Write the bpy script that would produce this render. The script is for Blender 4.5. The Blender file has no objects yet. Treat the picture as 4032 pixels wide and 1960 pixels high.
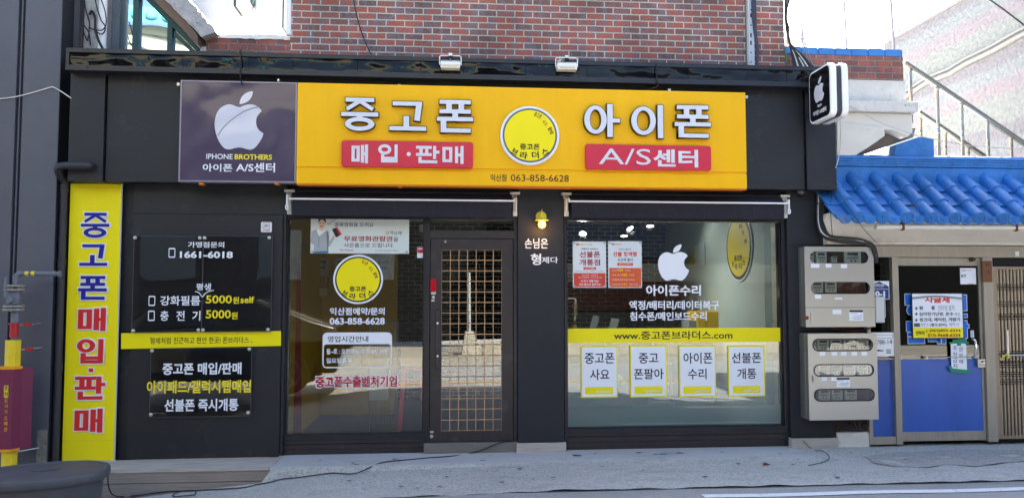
import bpy, bmesh, math, random
from mathutils import Vector, Matrix
from mathutils.geometry import tessellate_polygon
random.seed(7)
rad = math.radians
sc = bpy.context.scene
COL = sc.collection

# ------------------------------------------------------------------ camera
FPX, CX, CY = 3028.0, 2016.0, 980.0
CAM = Vector((0.0, -7.85, 1.62))
YAW, PITCH, ROLL = rad(4.858), rad(3.193), rad(0.0155)
_fw = Vector((math.sin(YAW) * math.cos(PITCH), math.cos(YAW) * math.cos(PITCH), math.sin(PITCH)))
_rt = Vector((math.cos(YAW), -math.sin(YAW), 0))
_dn = _fw.cross(_rt)
RT = _rt * math.cos(ROLL) + _dn * math.sin(ROLL)
DN = _dn * math.cos(ROLL) - _rt * math.sin(ROLL)
FW = _fw
cam = bpy.data.cameras.new('camera')
cam.sensor_width = 36.0
cam.lens = 36.0 * FPX / 4032.0
cam.clip_start, cam.clip_end = 0.05, 500
camo = bpy.data.objects.new('camera', cam)
COL.objects.link(camo)
m4 = Matrix((RT, -DN, -FW)).transposed().to_4x4()
m4.translation = CAM
camo.matrix_world = m4
sc.camera = camo

# ------------------------------------------------------------------ sky, sun, exposure
SUN_EL, SUN_AZ = rad(38), rad(24)          # azimuth clockwise from +Y (behind the shop)
world = bpy.data.worlds.new("World"); sc.world = world
world.use_nodes = True
wn = world.node_tree.nodes
sky = wn.new('ShaderNodeTexSky')
sky.sky_type = 'NISHITA'; sky.sun_disc = False
sky.sun_elevation, sky.sun_rotation = SUN_EL, SUN_AZ
sky.air_density, sky.dust_density, sky.ozone_density = .85, 4.0, .2
world.node_tree.links.new(sky.outputs[0], wn['Background'].inputs[0])
wn['Background'].inputs[1].default_value = 0.095
sl = bpy.data.lights.new('sun', 'SUN'); sl.energy = 5.0; sl.angle = rad(0.5); sl.color = (1, .95, .87)
so = bpy.data.objects.new('sun', sl); COL.objects.link(so)
SD = Vector((math.sin(SUN_AZ) * math.cos(SUN_EL), math.cos(SUN_AZ) * math.cos(SUN_EL), math.sin(SUN_EL)))
so.rotation_euler = SD.to_track_quat('Z', 'Y').to_euler(); so.location = SD * 60
sc.view_settings.view_transform = 'Standard'
sc.view_settings.look = 'None'
sc.view_settings.gamma = 1
sc.view_settings.exposure = 2.95
sc.cycles.max_bounces = 10
sc.cycles.transparent_max_bounces = 24
sc.cycles.caustics_reflective = False
sc.cycles.caustics_refractive = False
sc.cycles.sample_clamp_indirect = 6

# ------------------------------------------------------------------ photo geometry helpers
def ray(px, py):
    return (RT * ((px - CX) / FPX) + DN * ((py - CY) / FPX) + FW)
def at(px, py, Y=0.0):
    d = ray(px, py); t = (Y - CAM.y) / d.y
    return CAM + d * t
def atx(px, py, X):
    d = ray(px, py); t = (X - CAM.x) / d.x
    return CAM + d * t
def rc(x0, y0, x1, y1, Y=0.0):
    a, b, c, d = at(x0, y0, Y), at(x1, y0, Y), at(x0, y1, Y), at(x1, y1, Y)
    return ((a.x + c.x) / 2, (b.x + d.x) / 2, (c.z + d.z) / 2, (a.z + b.z) / 2)   # X0 X1 Z0 Z1
def clamp(x, a, b): return max(a, min(b, x))
def gh(X, Y):
    """height of the ground in front of the shops"""
    if X < -1.632: slab_front = -.001
    elif X > 3.9: slab_front = -0.30 - .5 * clamp(X - 3.9, 0, .5)
    else: slab_front = -.47
    if Y > slab_front - .001: z = 0.0
    else:
        t = clamp((slab_front - Y) / .03, 0, 1)
        z = -t * (.055 * clamp((1.2 - X) / 2.6, .1, 1) + .10 * clamp(-X - 1.05, 0, 2.6))
        z -= .03 * clamp((slab_front - Y) / 1.0, 0, 1.5)
    return z
def ong(px, py):
    z = -.05
    for _ in range(12):
        d = ray(px, py); t = (z - CAM.z) / d.z; p = CAM + d * t
        z = gh(p.x, p.y)
    p.z = z
    return p

# ------------------------------------------------------------------ materials
def S(r, g, b):
    f = lambda c: ((c / 255 + .055) / 1.055) ** 2.4 if c > 10 else c / 255 / 12.92
    return (f(r), f(g), f(b), 1)
_mats = {}
def M(name, col, rough=.6, var=0, vs=6, bump=0, bs=80, metal=0, spec=.5, coat=0, big=0, stretch=(1, 1, 1), emit=None, es=0, trans=0, ior=1.45, dirt=None, dirtamt=0, dirts=3):
    if name in _mats: return _mats[name]
    m = bpy.data.materials.new(name); m.use_nodes = True
    nt = m.node_tree; L = nt.links; b = nt.nodes['Principled BSDF']
    b.inputs['Base Color'].default_value = col
    b.inputs['Roughness'].default_value = rough
    b.inputs['Metallic'].default_value = metal
    b.inputs['Specular IOR Level'].default_value = spec
    b.inputs['Coat Weight'].default_value = coat
    b.inputs['IOR'].default_value = ior
    b.inputs['Transmission Weight'].default_value = trans
    if emit:
        b.inputs['Emission Color'].default_value = emit; b.inputs['Emission Strength'].default_value = es
    if var or bump or big or dirtamt:
        tc = nt.nodes.new('ShaderNodeTexCoord'); mp = nt.nodes.new('ShaderNodeMapping')
        mp.inputs['Scale'].default_value = stretch
        L.new(tc.outputs['Object'], mp.inputs['Vector'])
    cur = None
    if var or big:
        n = nt.nodes.new('ShaderNodeTexNoise'); n.inputs['Scale'].default_value = vs; n.inputs['Detail'].default_value = 6; n.inputs['Roughness'].default_value = .65
        L.new(mp.outputs[0], n.inputs['Vector'])
        r = nt.nodes.new('ShaderNodeMapRange'); r.inputs[1].default_value = .3; r.inputs[2].default_value = .7
        r.inputs[3].default_value = 1 - var; r.inputs[4].default_value = 1 + var
        L.new(n.outputs['Fac'], r.inputs[0])
        fac = r.outputs[0]
        if big:
            n2 = nt.nodes.new('ShaderNodeTexNoise'); n2.inputs['Scale'].default_value = 1.1; n2.inputs['Detail'].default_value = 4
            L.new(mp.outputs[0], n2.inputs['Vector'])
            r2 = nt.nodes.new('ShaderNodeMapRange'); r2.inputs[1].default_value = .3; r2.inputs[2].default_value = .7
            r2.inputs[3].default_value = 1 - big; r2.inputs[4].default_value = 1 + big
            L.new(n2.outputs['Fac'], r2.inputs[0])
            mu = nt.nodes.new('ShaderNodeMath'); mu.operation = 'MULTIPLY'
            L.new(fac, mu.inputs[0]); L.new(r2.outputs[0], mu.inputs[1]); fac = mu.outputs[0]
        mx = nt.nodes.new('ShaderNodeVectorMath'); mx.operation = 'SCALE'
        mx.inputs[0].default_value = col[:3]; L.new(fac, mx.inputs['Scale'])
        cur = mx.outputs[0]
        rr = nt.nodes.new('ShaderNodeMapRange'); rr.inputs[3].default_value = rough * .85; rr.inputs[4].default_value = min(1, rough * 1.15)
        L.new(n.outputs['Fac'], rr.inputs[0]); L.new(rr.outputs[0], b.inputs['Roughness'])
    if dirtamt:
        n3 = nt.nodes.new('ShaderNodeTexNoise'); n3.inputs['Scale'].default_value = dirts; n3.inputs['Detail'].default_value = 9; n3.inputs['Roughness'].default_value = .72
        L.new(mp.outputs[0], n3.inputs['Vector'])
        r3 = nt.nodes.new('ShaderNodeMapRange'); r3.inputs[1].default_value = .58; r3.inputs[2].default_value = .68; r3.inputs[3].default_value = 0; r3.inputs[4].default_value = dirtamt
        L.new(n3.outputs['Fac'], r3.inputs[0])
        mm = nt.nodes.new('ShaderNodeMix'); mm.data_type = 'RGBA'
        L.new(r3.outputs[0], mm.inputs[0])
        if cur: L.new(cur, mm.inputs[6])
        else: mm.inputs[6].default_value = col
        mm.inputs[7].default_value = dirt
        cur = mm.outputs[2]
    if cur: L.new(cur, b.inputs['Base Color'])
    if bump:
        n4 = nt.nodes.new('ShaderNodeTexNoise'); n4.inputs['Scale'].default_value = bs; n4.inputs['Detail'].default_value = 5
        L.new(mp.outputs[0], n4.inputs['Vector'])
        bp = nt.nodes.new('ShaderNodeBump'); bp.inputs['Strength'].default_value = bump; bp.inputs['Distance'].default_value = .02
        L.new(n4.outputs['Fac'], bp.inputs['Height']); L.new(bp.outputs[0], b.inputs['Normal'])
    _mats[name] = m
    return m

def brick_mat(name, tones, blotch, mortar, bw=.197, rh=.070, ms=.005, blot=.75, bumpd=.006, rough=.8, off=(0, 0), ramp=(0, .3, .5)):
    m = bpy.data.materials.new(name); m.use_nodes = True
    nt = m.node_tree; L = nt.links; N = nt.nodes; b = N['Principled BSDF']; b.inputs['Roughness'].default_value = rough
    tc = N.new('ShaderNodeTexCoord'); sp = N.new('ShaderNodeSeparateXYZ'); L.new(tc.outputs['Object'], sp.inputs[0])
    ad = N.new('ShaderNodeMath'); ad.operation = 'ADD'; L.new(sp.outputs[0], ad.inputs[0]); L.new(sp.outputs[1], ad.inputs[1])
    cb = N.new('ShaderNodeCombineXYZ'); L.new(ad.outputs[0], cb.inputs[0]); L.new(sp.outputs[2], cb.inputs[1])
    mp = N.new('ShaderNodeMapping'); mp.inputs['Location'].default_value = (off[0], off[1], 0); L.new(cb.outputs[0], mp.inputs[0])
    wob = N.new('ShaderNodeTexNoise'); wob.inputs['Scale'].default_value = 5; L.new(mp.outputs[0], wob.inputs['Vector'])
    ws = N.new('ShaderNodeVectorMath'); ws.operation = 'MULTIPLY_ADD'; ws.inputs[1].default_value = (.006, .006, 0); L.new(wob.outputs['Color'], ws.inputs[0]); L.new(mp.outputs[0], ws.inputs[2])
    br = N.new('ShaderNodeTexBrick'); L.new(ws.outputs[0], br.inputs['Vector'])
    br.inputs['Scale'].default_value = 1; br.inputs['Brick Width'].default_value = bw; br.inputs['Row Height'].default_value = rh
    br.inputs['Mortar Size'].default_value = ms; br.inputs['Mortar Smooth'].default_value = .25; br.inputs['Bias'].default_value = 0
    br.inputs['Color1'].default_value = (0, 0, 0, 1); br.inputs['Color2'].default_value = (1, 1, 1, 1); br.inputs['Mortar'].default_value = (.5, .5, .5, 1)
    rp = N.new('ShaderNodeValToRGB'); rp.color_ramp.interpolation = 'LINEAR'
    e = rp.color_ramp.elements
    e[0].position = ramp[0]; e[0].color = tones[0]; e[1].position = ramp[1]; e[1].color = tones[1]
    e2 = e.new(ramp[2]); e2.color = tones[2]; e3 = e.new(1); e3.color = tones[3]
    L.new(br.outputs['Color'], rp.inputs[0])
    nz = N.new('ShaderNodeTexNoise'); nz.inputs['Scale'].default_value = 17; nz.inputs['Detail'].default_value = 2
    st = N.new('ShaderNodeMapping'); st.inputs['Scale'].default_value = (1, .35, 1); L.new(mp.outputs[0], st.inputs[0]); L.new(st.outputs[0], nz.inputs['Vector'])
    th = N.new('ShaderNodeMapRange'); th.inputs[1].default_value = .50; th.inputs[2].default_value = .56; th.inputs[4].default_value = blot; L.new(nz.outputs['Fac'], th.inputs[0])
    mb = N.new('ShaderNodeMix'); mb.data_type = 'RGBA'; L.new(th.outputs[0], mb.inputs[0]); L.new(rp.outputs[0], mb.inputs[6]); mb.inputs[7].default_value = blotch
    fn = N.new('ShaderNodeTexNoise'); fn.inputs['Scale'].default_value = 60; fn.inputs['Detail'].default_value = 6; L.new(mp.outputs[0], fn.inputs['Vector'])
    fr = N.new('ShaderNodeMapRange'); fr.inputs[1].default_value = .3; fr.inputs[2].default_value = .7; fr.inputs[3].default_value = .72; fr.inputs[4].default_value = 1.25; L.new(fn.outputs['Fac'], fr.inputs[0])
    mo = N.new('ShaderNodeMix'); mo.data_type = 'RGBA'; L.new(br.outputs['Fac'], mo.inputs[0]); L.new(mb.outputs[2], mo.inputs[6]); mo.inputs[7].default_value = mortar
    # grime: old soot streaks with a shape of their own
    gn = N.new('ShaderNodeTexNoise'); gn.inputs['Scale'].default_value = 1.6; gn.inputs['Detail'].default_value = 8; L.new(mp.outputs[0], gn.inputs['Vector'])
    gr = N.new('ShaderNodeMapRange'); gr.inputs[1].default_value = .35; gr.inputs[2].default_value = .65; gr.inputs[3].default_value = .68; gr.inputs[4].default_value = 1.16; L.new(gn.outputs['Fac'], gr.inputs[0])
    pm = N.new('ShaderNodeMath'); pm.operation = 'MULTIPLY'; L.new(fr.outputs[0], pm.inputs[0]); L.new(gr.outputs[0], pm.inputs[1])
    sc_ = N.new('ShaderNodeVectorMath'); sc_.operation = 'SCALE'; L.new(mo.outputs[2], sc_.inputs[0]); L.new(pm.outputs[0], sc_.inputs['Scale'])
    L.new(sc_.outputs[0], b.inputs['Base Color'])
    iv = N.new('ShaderNodeMath'); iv.operation = 'SUBTRACT'; iv.inputs[0].default_value = 1; L.new(br.outputs['Fac'], iv.inputs[1])
    h2 = N.new('ShaderNodeMath'); h2.operation = 'MULTIPLY_ADD'; h2.inputs[1].default_value = .35; L.new(fn.outputs['Fac'], h2.inputs[0]); L.new(iv.outputs[0], h2.inputs[2])
    bp = N.new('ShaderNodeBump'); bp.inputs['Distance'].default_value = bumpd; bp.inputs['Strength'].default_value = 1; L.new(h2.outputs[0], bp.inputs['Height']); L.new(bp.outputs[0], b.inputs['Normal'])
    return m

def glass_mat(name, tint=(.86, .92, .90, 1), boost=1.0, wave=.0, ws=1.5):
    m = bpy.data.materials.new(name); m.use_nodes = True
    nt = m.node_tree; L = nt.links; N = nt.nodes; N.remove(N['Principled BSDF'])
    tr = N.new('ShaderNodeBsdfTransparent'); tr.inputs[0].default_value = tint
    gl = N.new('ShaderNodeBsdfGlossy'); gl.inputs['Roughness'].default_value = 0.0; gl.inputs[0].default_value = (1, 1, 1, 1)
    fr = N.new('ShaderNodeFresnel'); fr.inputs[0].default_value = 1.52
    mu = N.new('ShaderNodeMath'); mu.operation = 'MULTIPLY'; mu.use_clamp = True; mu.inputs[1].default_value = 1.9 * boost; L.new(fr.outputs[0], mu.inputs[0])
    mx = N.new('ShaderNodeMixShader'); L.new(mu.outputs[0], mx.inputs[0]); L.new(tr.outputs[0], mx.inputs[1]); L.new(gl.outputs[0], mx.inputs[2])
    if wave:
        tc = N.new('ShaderNodeTexCoord'); n = N.new('ShaderNodeTexNoise'); n.inputs['Scale'].default_value = ws; n.inputs['Detail'].default_value = 1
        L.new(tc.outputs['Object'], n.inputs['Vector']); bp = N.new('ShaderNodeBump'); bp.inputs['Strength'].default_value = wave; bp.inputs['Distance'].default_value = .02
        L.new(n.outputs['Fac'], bp.inputs['Height']); L.new(bp.outputs[0], gl.inputs['Normal'])
    L.new(mx.outputs[0], N['Material Output'].inputs[0])
    return m

def wavy(name, col, rough, ws, strength, dist, metal=0, spec=.5, stretch=(1, 1, 1)):
    m = bpy.data.materials.new(name); m.use_nodes = True
    nt = m.node_tree; L = nt.links; N = nt.nodes; b = N['Principled BSDF']
    b.inputs['Base Color'].default_value = col; b.inputs['Roughness'].default_value = rough; b.inputs['Metallic'].default_value = metal; b.inputs['Specular IOR Level'].default_value = spec
    tc = N.new('ShaderNodeTexCoord'); mp = N.new('ShaderNodeMapping'); mp.inputs['Scale'].default_value = stretch; L.new(tc.outputs['Object'], mp.inputs[0])
    n = N.new('ShaderNodeTexNoise'); n.inputs['Scale'].default_value = ws; n.inputs['Detail'].default_value = 1.5; L.new(mp.outputs[0], n.inputs['Vector'])
    bp = N.new('ShaderNodeBump'); bp.inputs['Strength'].default_value = strength; bp.inputs['Distance'].default_value = dist
    L.new(n.outputs['Fac'], bp.inputs['Height']); L.new(bp.outputs[0], b.inputs['Normal'])
    return m

DARK = M('dark_painted_board', S(29, 31, 37), .5, var=.1, vs=5, bump=.05, bs=120, big=.12, dirt=S(72, 72, 76), dirtamt=.34, dirts=5)
DARK2 = M('dark_painted_pillar', S(30, 32, 39), .6, var=.1, vs=7, bump=.06, bs=140, big=.1, dirt=S(66, 66, 70), dirtamt=.2, dirts=3)
FRAME = M('dark_brown_aluminium', S(46, 41, 44), .38, var=.12, vs=9, dirt=S(95, 92, 90), dirtamt=.3, dirts=6)
FRAME2 = M('black_aluminium', S(30, 30, 38), .35, var=.12, vs=9, dirt=S(80, 78, 78), dirtamt=.3, dirts=7)
TRIM = M('black_metal_trim', S(34, 35, 42), .35, var=.1, vs=6, dirt=S(80, 80, 80), dirtamt=.25, dirts=4)
GLOSS = wavy('glossy_black_canopy_sheet', S(14, 15, 19), .03, 3.2, .8, .06, spec=.25, stretch=(.8, 1, 1.6))
GREYB = M('grey_wall_panel', S(86, 87, 96), .5, var=.05, vs=4, big=.07, bump=.03, bs=40, dirt=S(70, 68, 66), dirtamt=.25, dirts=1.3)
GREYD = M('dark_grey_edge', S(40, 41, 45), .5, var=.08)
WHITE = M('white_paint', S(232, 234, 238), .5)
WPLAST = M('white_plastic', S(238, 238, 238), .35, var=.03)
CREAM = M('cream_metal', S(226, 219, 200), .45, var=.05, dirt=S(170, 150, 110), dirtamt=.4, dirts=30)
BLACKT = M('black_print', S(24, 24, 30), .6)
YSIGN = M('amber_sign_sheet', S(246, 186, 3), .42, var=.025, vs=3, big=.03, spec=.3, stretch=(3, 1, .5))
YSTICK = M('yellow_vinyl', S(246, 228, 8), .45, var=.02, vs=3, spec=.35)
YDEC = M('yellow_decal', S(245, 222, 30), .5)
BLUEL = M('blue_vinyl', S(18, 16, 140), .45)
REDL = M('red_vinyl', S(214, 34, 38), .45)
REDBOX = M('red_acrylic_box', S(205, 44, 66), .3, var=.04, vs=5)
SILVER = M('frosted_white_letter_face', S(214, 216, 224), .4, var=.05, vs=9)
LSIDE = M('dark_letter_return', S(48, 42, 40), .35, metal=.3)
GREYRING = M('grey_ring_print', S(92, 100, 112), .5)
STEEL = M('brushed_steel', S(190, 190, 184), .32, metal=.85, var=.1, vs=5, stretch=(1, 1, 12), dirt=S(110, 95, 75), dirtamt=.2, dirts=3)
STEELW = wavy('wavy_stainless_door', S(190, 190, 184), .33, 1.6, .25, .02, metal=.8)
ALU = M('aged_aluminium', S(168, 160, 146), .42, metal=.5, var=.08, vs=5, stretch=(4, 4, .6), dirt=S(110, 100, 86), dirtamt=.25, dirts=4)
WOOD = M('weathered_grey_wood', S(178, 170, 162), .75, var=.22, vs=9, stretch=(.5, 3, 12), bump=.15, bs=30, dirt=S(90, 78, 66), dirtamt=.4, dirts=2.5)
WOODB = M('brown_deck_wood', S(146, 134, 126), .75, var=.3, vs=8, stretch=(.35, 3, 14), bump=.2, bs=30, dirt=S(70, 58, 50), dirtamt=.5, dirts=3)
LATT = M('pale_wood_lattice', S(186, 146, 108), .55, var=.12, vs=12)
RUBBER = M('black_cable', S(22, 22, 24), .5)
RUBW = M('white_cable', S(215, 212, 205), .5)
PIPEG = M('grey_painted_pipe', S(108, 112, 124), .5, var=.12, vs=14, dirt=S(120, 100, 80), dirtamt=.3, dirts=12)
PIPEB = M('black_drain_pipe', S(47, 48, 54), .5, var=.1, vs=9, dirt=S(90, 90, 90), dirtamt=.2, dirts=8)
FLANGE = M('dusty_flange', S(140, 136, 126), .6, var=.15, vs=22)
PIPEY = M('yellow_painted_pipe', S(232, 204, 40), .5, var=.08, vs=14, dirt=S(120, 100, 40), dirtamt=.5, dirts=9)
PIPER = M('red_painted_pipe', S(180, 34, 40), .45, var=.1)
MAROON = M('maroon_guard', S(116, 38, 70), .5, var=.08, vs=5, dirt=S(90, 60, 70), dirtamt=.3, dirts=5)
ORANGE = M('orange_band', S(236, 160, 20), .5)
BINM = M('black_rubber_tub', S(76, 78, 84), .5, var=.12, vs=6, bump=.06, bs=60, dirt=S(110, 104, 92), dirtamt=.45, dirts=4)
BROOF = M('blue_painted_tile', S(46, 112, 180), .48, var=.22, vs=7, big=.16, bump=.25, bs=26, dirt=S(118, 128, 140), dirtamt=.6, dirts=3.0)
BPAINT = M('blue_painted_brick_cap', S(62, 130, 200), .55, var=.15, vs=9, dirt=S(120, 80, 76), dirtamt=.4, dirts=9)
BDOOR = M('blue_door_sheet', S(58, 96, 180), .22, var=.08, vs=2, big=.1, dirt=S(44, 58, 110), dirtamt=.6, dirts=5, stretch=(1.6, 1, .4))
WSTUC = M('old_white_stucco', S(216, 212, 204), .85, var=.09, vs=8, bump=.4, bs=25, dirt=S(92, 92, 88), dirtamt=.85, dirts=5.5)
WCORN = M('white_painted_cornice', S(222, 217, 205), .6, var=.06, vs=5, bump=.08, bs=30, dirt=S(168, 152, 126), dirtamt=.5, dirts=3.5, stretch=(.6, 1, 1))
WSUN = M('white_render_wall', S(224, 226, 226), .8, var=.04, vs=3)
ROUGHC = M('rough_grey_concrete', S(168, 166, 166), .9, var=.25, vs=9, bump=1, bs=18, dirt=S(110, 106, 102), dirtamt=.7, dirts=5)
SOFFIT = M('brown_soffit', S(112, 92, 78), .8, var=.12, vs=7)
TEALF = M('teal_window_frame', S(24, 74, 74), .4, var=.1)
PAPER = M('white_paper', S(236, 238, 244), .55)
DGLASS = glass_mat('house_glass', (.25, .3, .3, 1), 1.0)
GLASS = glass_mat('shop_glass', (.92, .96, .94, 1), .95, .05, 1.0)
GLASSL = glass_mat('clear_cover', (.9, .92, .92, 1), .8, .1, 6)
ACRYL = glass_mat('clear_acrylic', (.80, .81, .83, 1), .42, .12, 2.2)
MIRW = wavy('reflective_blue_window', S(176, 196, 204), .02, .9, .25, .03, metal=.85)
BRICK = brick_mat('red_clinker_brick', [S(108, 84, 84), S(128, 92, 84), S(160, 92, 78), S(174, 98, 82)], S(122, 108, 116), S(196, 188, 176), ms=.0075, blot=.8, off=(.04, .01))
BRICKL = brick_mat('red_brick_parapet', [S(118, 84, 80), S(150, 88, 78), S(166, 92, 80), S(176, 98, 84)], S(112, 94, 94), S(146, 136, 128), ms=.007, blot=.7, off=(.1, .03))
BRICKK = brick_mat('black_interior_brick', [S(26, 29, 31), S(32, 35, 37), S(38, 41, 43), S(44, 47, 48)], S(22, 25, 27), S(186, 188, 184), bw=.195, rh=.064, ms=.0065, blot=.3)

# ------------------------------------------------------------------ mesh builder
def root_of(o):
    while o.parent: o = o.parent
    return o
class MB:
    def __init__(s): s.v = []; s.f = []; s.mi = []
    def add(s, vs, fs, m=0):
        k = len(s.v); s.v += [tuple(v) for v in vs]
        for f in fs: s.f.append([k + i for i in f]); s.mi.append(m)
        return s
    def box(s, x0, x1, y0, y1, z0, z1, m=0):
        vs = [(x0, y0, z0), (x1, y0, z0), (x1, y1, z0), (x0, y1, z0), (x0, y0, z1), (x1, y0, z1), (x1, y1, z1), (x0, y1, z1)]
        return s.add(vs, [(0, 3, 2, 1), (4, 5, 6, 7), (0, 1, 5, 4), (1, 2, 6, 5), (2, 3, 7, 6), (3, 0, 4, 7)], m)
    def obox(s, c, ax, ay, az, m=0):
        c, ax, ay, az = Vector(c), Vector(ax), Vector(ay), Vector(az)
        vs = [c + ax * i + ay * j + az * k for k in (-1, 1) for (i, j) in ((-1, -1), (1, -1), (1, 1), (-1, 1))]
        return s.add(vs, [(0, 3, 2, 1), (4, 5, 6, 7), (0, 1, 5, 4), (1, 2, 6, 5), (2, 3, 7, 6), (3, 0, 4, 7)], m)
    def prism(s, pts, y0, y1, m=0):
        """pts: (x,z) loop; y0 front, y1 back"""
        a = sum(pts[i][0] * pts[(i + 1) % len(pts)][1] - pts[(i + 1) % len(pts)][0] * pts[i][1] for i in range(len(pts)))
        if a < 0: pts = pts[::-1]
        n = len(pts)
        vs = [(x, y0, z) for x, z in pts] + [(x, y1, z) for x, z in pts]
        fs = [tuple(range(n)), tuple(range(2 * n - 1, n - 1, -1))] + [(i, n + i, n + (i + 1) % n, (i + 1) % n) for i in range(n)]
        return s.add(vs, fs, m)
    def face(s, pts3, m=0): return s.add(pts3, [tuple(range(len(pts3)))], m)
    def plate(s, outer, holes, y0, y1, m=0):
        loops = [outer] + holes
        allp = [p for l in loops for p in l]
        tri = tessellate_polygon([[Vector((p[0], p[1], 0)) for p in l] for l in loops])
        k = len(allp)
        vs = [(p[0], y0, p[1]) for p in allp] + [(p[0], y1, p[1]) for p in allp]
        fs = []
        for t in tri:
            a, b, c = (Vector((allp[i][0], allp[i][1])) for i in t)
            if (b - a).cross(c - a) < 0: t = (t[0], t[2], t[1])
            fs.append(tuple(t)); fs.append(tuple(k + i for i in reversed(t)))
        o = 0
        for l in loops:
            n = len(l)
            for i in range(n):
                a, b = o + i, o + (i + 1) % n
                fs.append((a, k + a, k + b, b))
            o += n
        return s.add(vs, fs, m)
    def ring(s, cx, cz, rx, rz, hx, hz, y0, y1, n=40, m=0):
        vs = []
        for y in (y0, y1):
            for k in (1, -1):
                for i in range(n):
                    a = 2 * math.pi * i / n
                    vs.append((cx + (rx + k * hx) * math.cos(a), y, cz + (rz + k * hz) * math.sin(a)))
        fs = []
        for i in range(n):
            j = (i + 1) % n
            fs += [(i, j, n + j, n + i), (2 * n + j, 2 * n + i, 3 * n + i, 3 * n + j), (i, 2 * n + i, 2 * n + j, j), (n + j, 3 * n + j, 3 * n + i, n + i)]
        return s.add(vs, fs, m)
    def disc(s, cx, cz, rx, rz, y0, y1, n=40, m=0):
        return s.prism([(cx + rx * math.cos(2 * math.pi * i / n), cz + rz * math.sin(2 * math.pi * i / n)) for i in range(n)], y0, y1, m)
    def tube(s, pts, r, n=8, m=0, closed=False):
        pts = [Vector(p) for p in pts]; k = len(pts)
        rs = r if isinstance(r, (list, tuple)) else [r] * k
        vs = []; up = Vector((0, 0, 1))
        prev = None
        for i, p in enumerate(pts):
            d = (pts[min(i + 1, k - 1)] - pts[max(i - 1, 0)])
            d = d.normalized() if d.length > 1e-9 else Vector((1, 0, 0))
            if prev is None:
                u = d.cross(up)
                if u.length < .05: u = d.cross(Vector((1, 0, 0)))
            else: u = prev - d * prev.dot(d)
            u.normalize(); prev = u; w = d.cross(u)
            for j in range(n):
                a = 2 * math.pi * j / n
                vs.append(p + (u * math.cos(a) + w * math.sin(a)) * rs[i])
        fs = []
        for i in range(k - 1):
            for j in range(n):
                a, b = i * n + j, i * n + (j + 1) % n
                fs.append((a, b, b + n, a + n))
        fs.append(tuple(range(n - 1, -1, -1))); fs.append(tuple((k - 1) * n + j for j in range(n)))
        return s.add(vs, fs, m)
    def rings(s, secs, m=0, caps=True):
        """secs: list of equal-length 3D loops"""
        n = len(secs[0]); vs = [p for l in secs for p in l]; fs = []
        for i in range(len(secs) - 1):
            for j in range(n):
                a, b = i * n + j, i * n + (j + 1) % n
                fs.append((a, b, b + n, a + n))
        if caps: fs.append(tuple(range(n - 1, -1, -1))); fs.append(tuple((len(secs) - 1) * n + j for j in range(n)))
        return s.add(vs, fs, m)
    def lathe(s, c, prof, n=24, m=0, axis='Z'):
        secs = []
        for r, h in prof:
            l = []
            for j in range(n):
                a = 2 * math.pi * j / n
                if axis == 'Z': l.append((c[0] + r * math.cos(a), c[1] + r * math.sin(a), c[2] + h))
                else: l.append((c[0] + r * math.cos(a), c[1] + h, c[2] + r * math.sin(a)))
            secs.append(l)
        return s.rings(secs, m)
    def build(s, name, mats, parent=None, bevel=0, smooth=False):
        me = bpy.data.meshes.new(name)
        if parent is not None: off = root_of(parent).location.copy()
        else:
            xs = [v[0] for v in s.v]; ys = [v[1] for v in s.v]; zs = [v[2] for v in s.v]
            off = Vector(((min(xs) + max(xs)) / 2, (min(ys) + max(ys)) / 2, min(zs)))
        me.from_pydata([(v[0] - off.x, v[1] - off.y, v[2] - off.z) for v in s.v], [], s.f)
        for mt in (mats if isinstance(mats, (list, tuple)) else [mats]): me.materials.append(mt)
        me.polygons.foreach_set('material_index', s.mi)
        if smooth:
            me.polygons.foreach_set('use_smooth', [True] * len(me.polygons))
        me.update()
        bm = bmesh.new(); bm.from_mesh(me); bmesh.ops.recalc_face_normals(bm, faces=bm.faces) if not getattr(s, 'keepn', False) else None
        if smooth:
            for e in bm.edges:
                if len(e.link_faces) == 2 and e.calc_face_angle(0) > .6: e.smooth = False
        bm.to_mesh(me); bm.free()
        o = bpy.data.objects.new(name, me); COL.objects.link(o)
        if parent is not None: o.parent = parent
        else: o.location = off
        if bevel:
            b = o.modifiers.new('bevel', 'BEVEL'); b.width = bevel; b.segments = 2; b.limit_method = 'ANGLE'
        return o

def tag(o, label, cat, group=None, kind=None):
    o['label'] = label; o['category'] = cat
    if group: o['group'] = group
    if kind: o['kind'] = kind
    return o
def thing(name, label, cat, loc, group=None):
    o = bpy.data.objects.new(name, None); COL.objects.link(o); o.location = loc
    o.empty_display_size = .1
    return tag(o, label, cat, group)
def struct(o):
    o['kind'] = 'structure'; return o

def rrect(x0, x1, z0, z1, r, n=6):
    pts = []
    for cx, cz, a0 in ((x1 - r, z0 + r, -90), (x1 - r, z1 - r, 0), (x0 + r, z1 - r, 90), (x0 + r, z0 + r, 180)):
        for i in range(n + 1):
            a = rad(a0 + 90 * i / n); pts.append((cx + r * math.cos(a), cz + r * math.sin(a)))
    return pts

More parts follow.
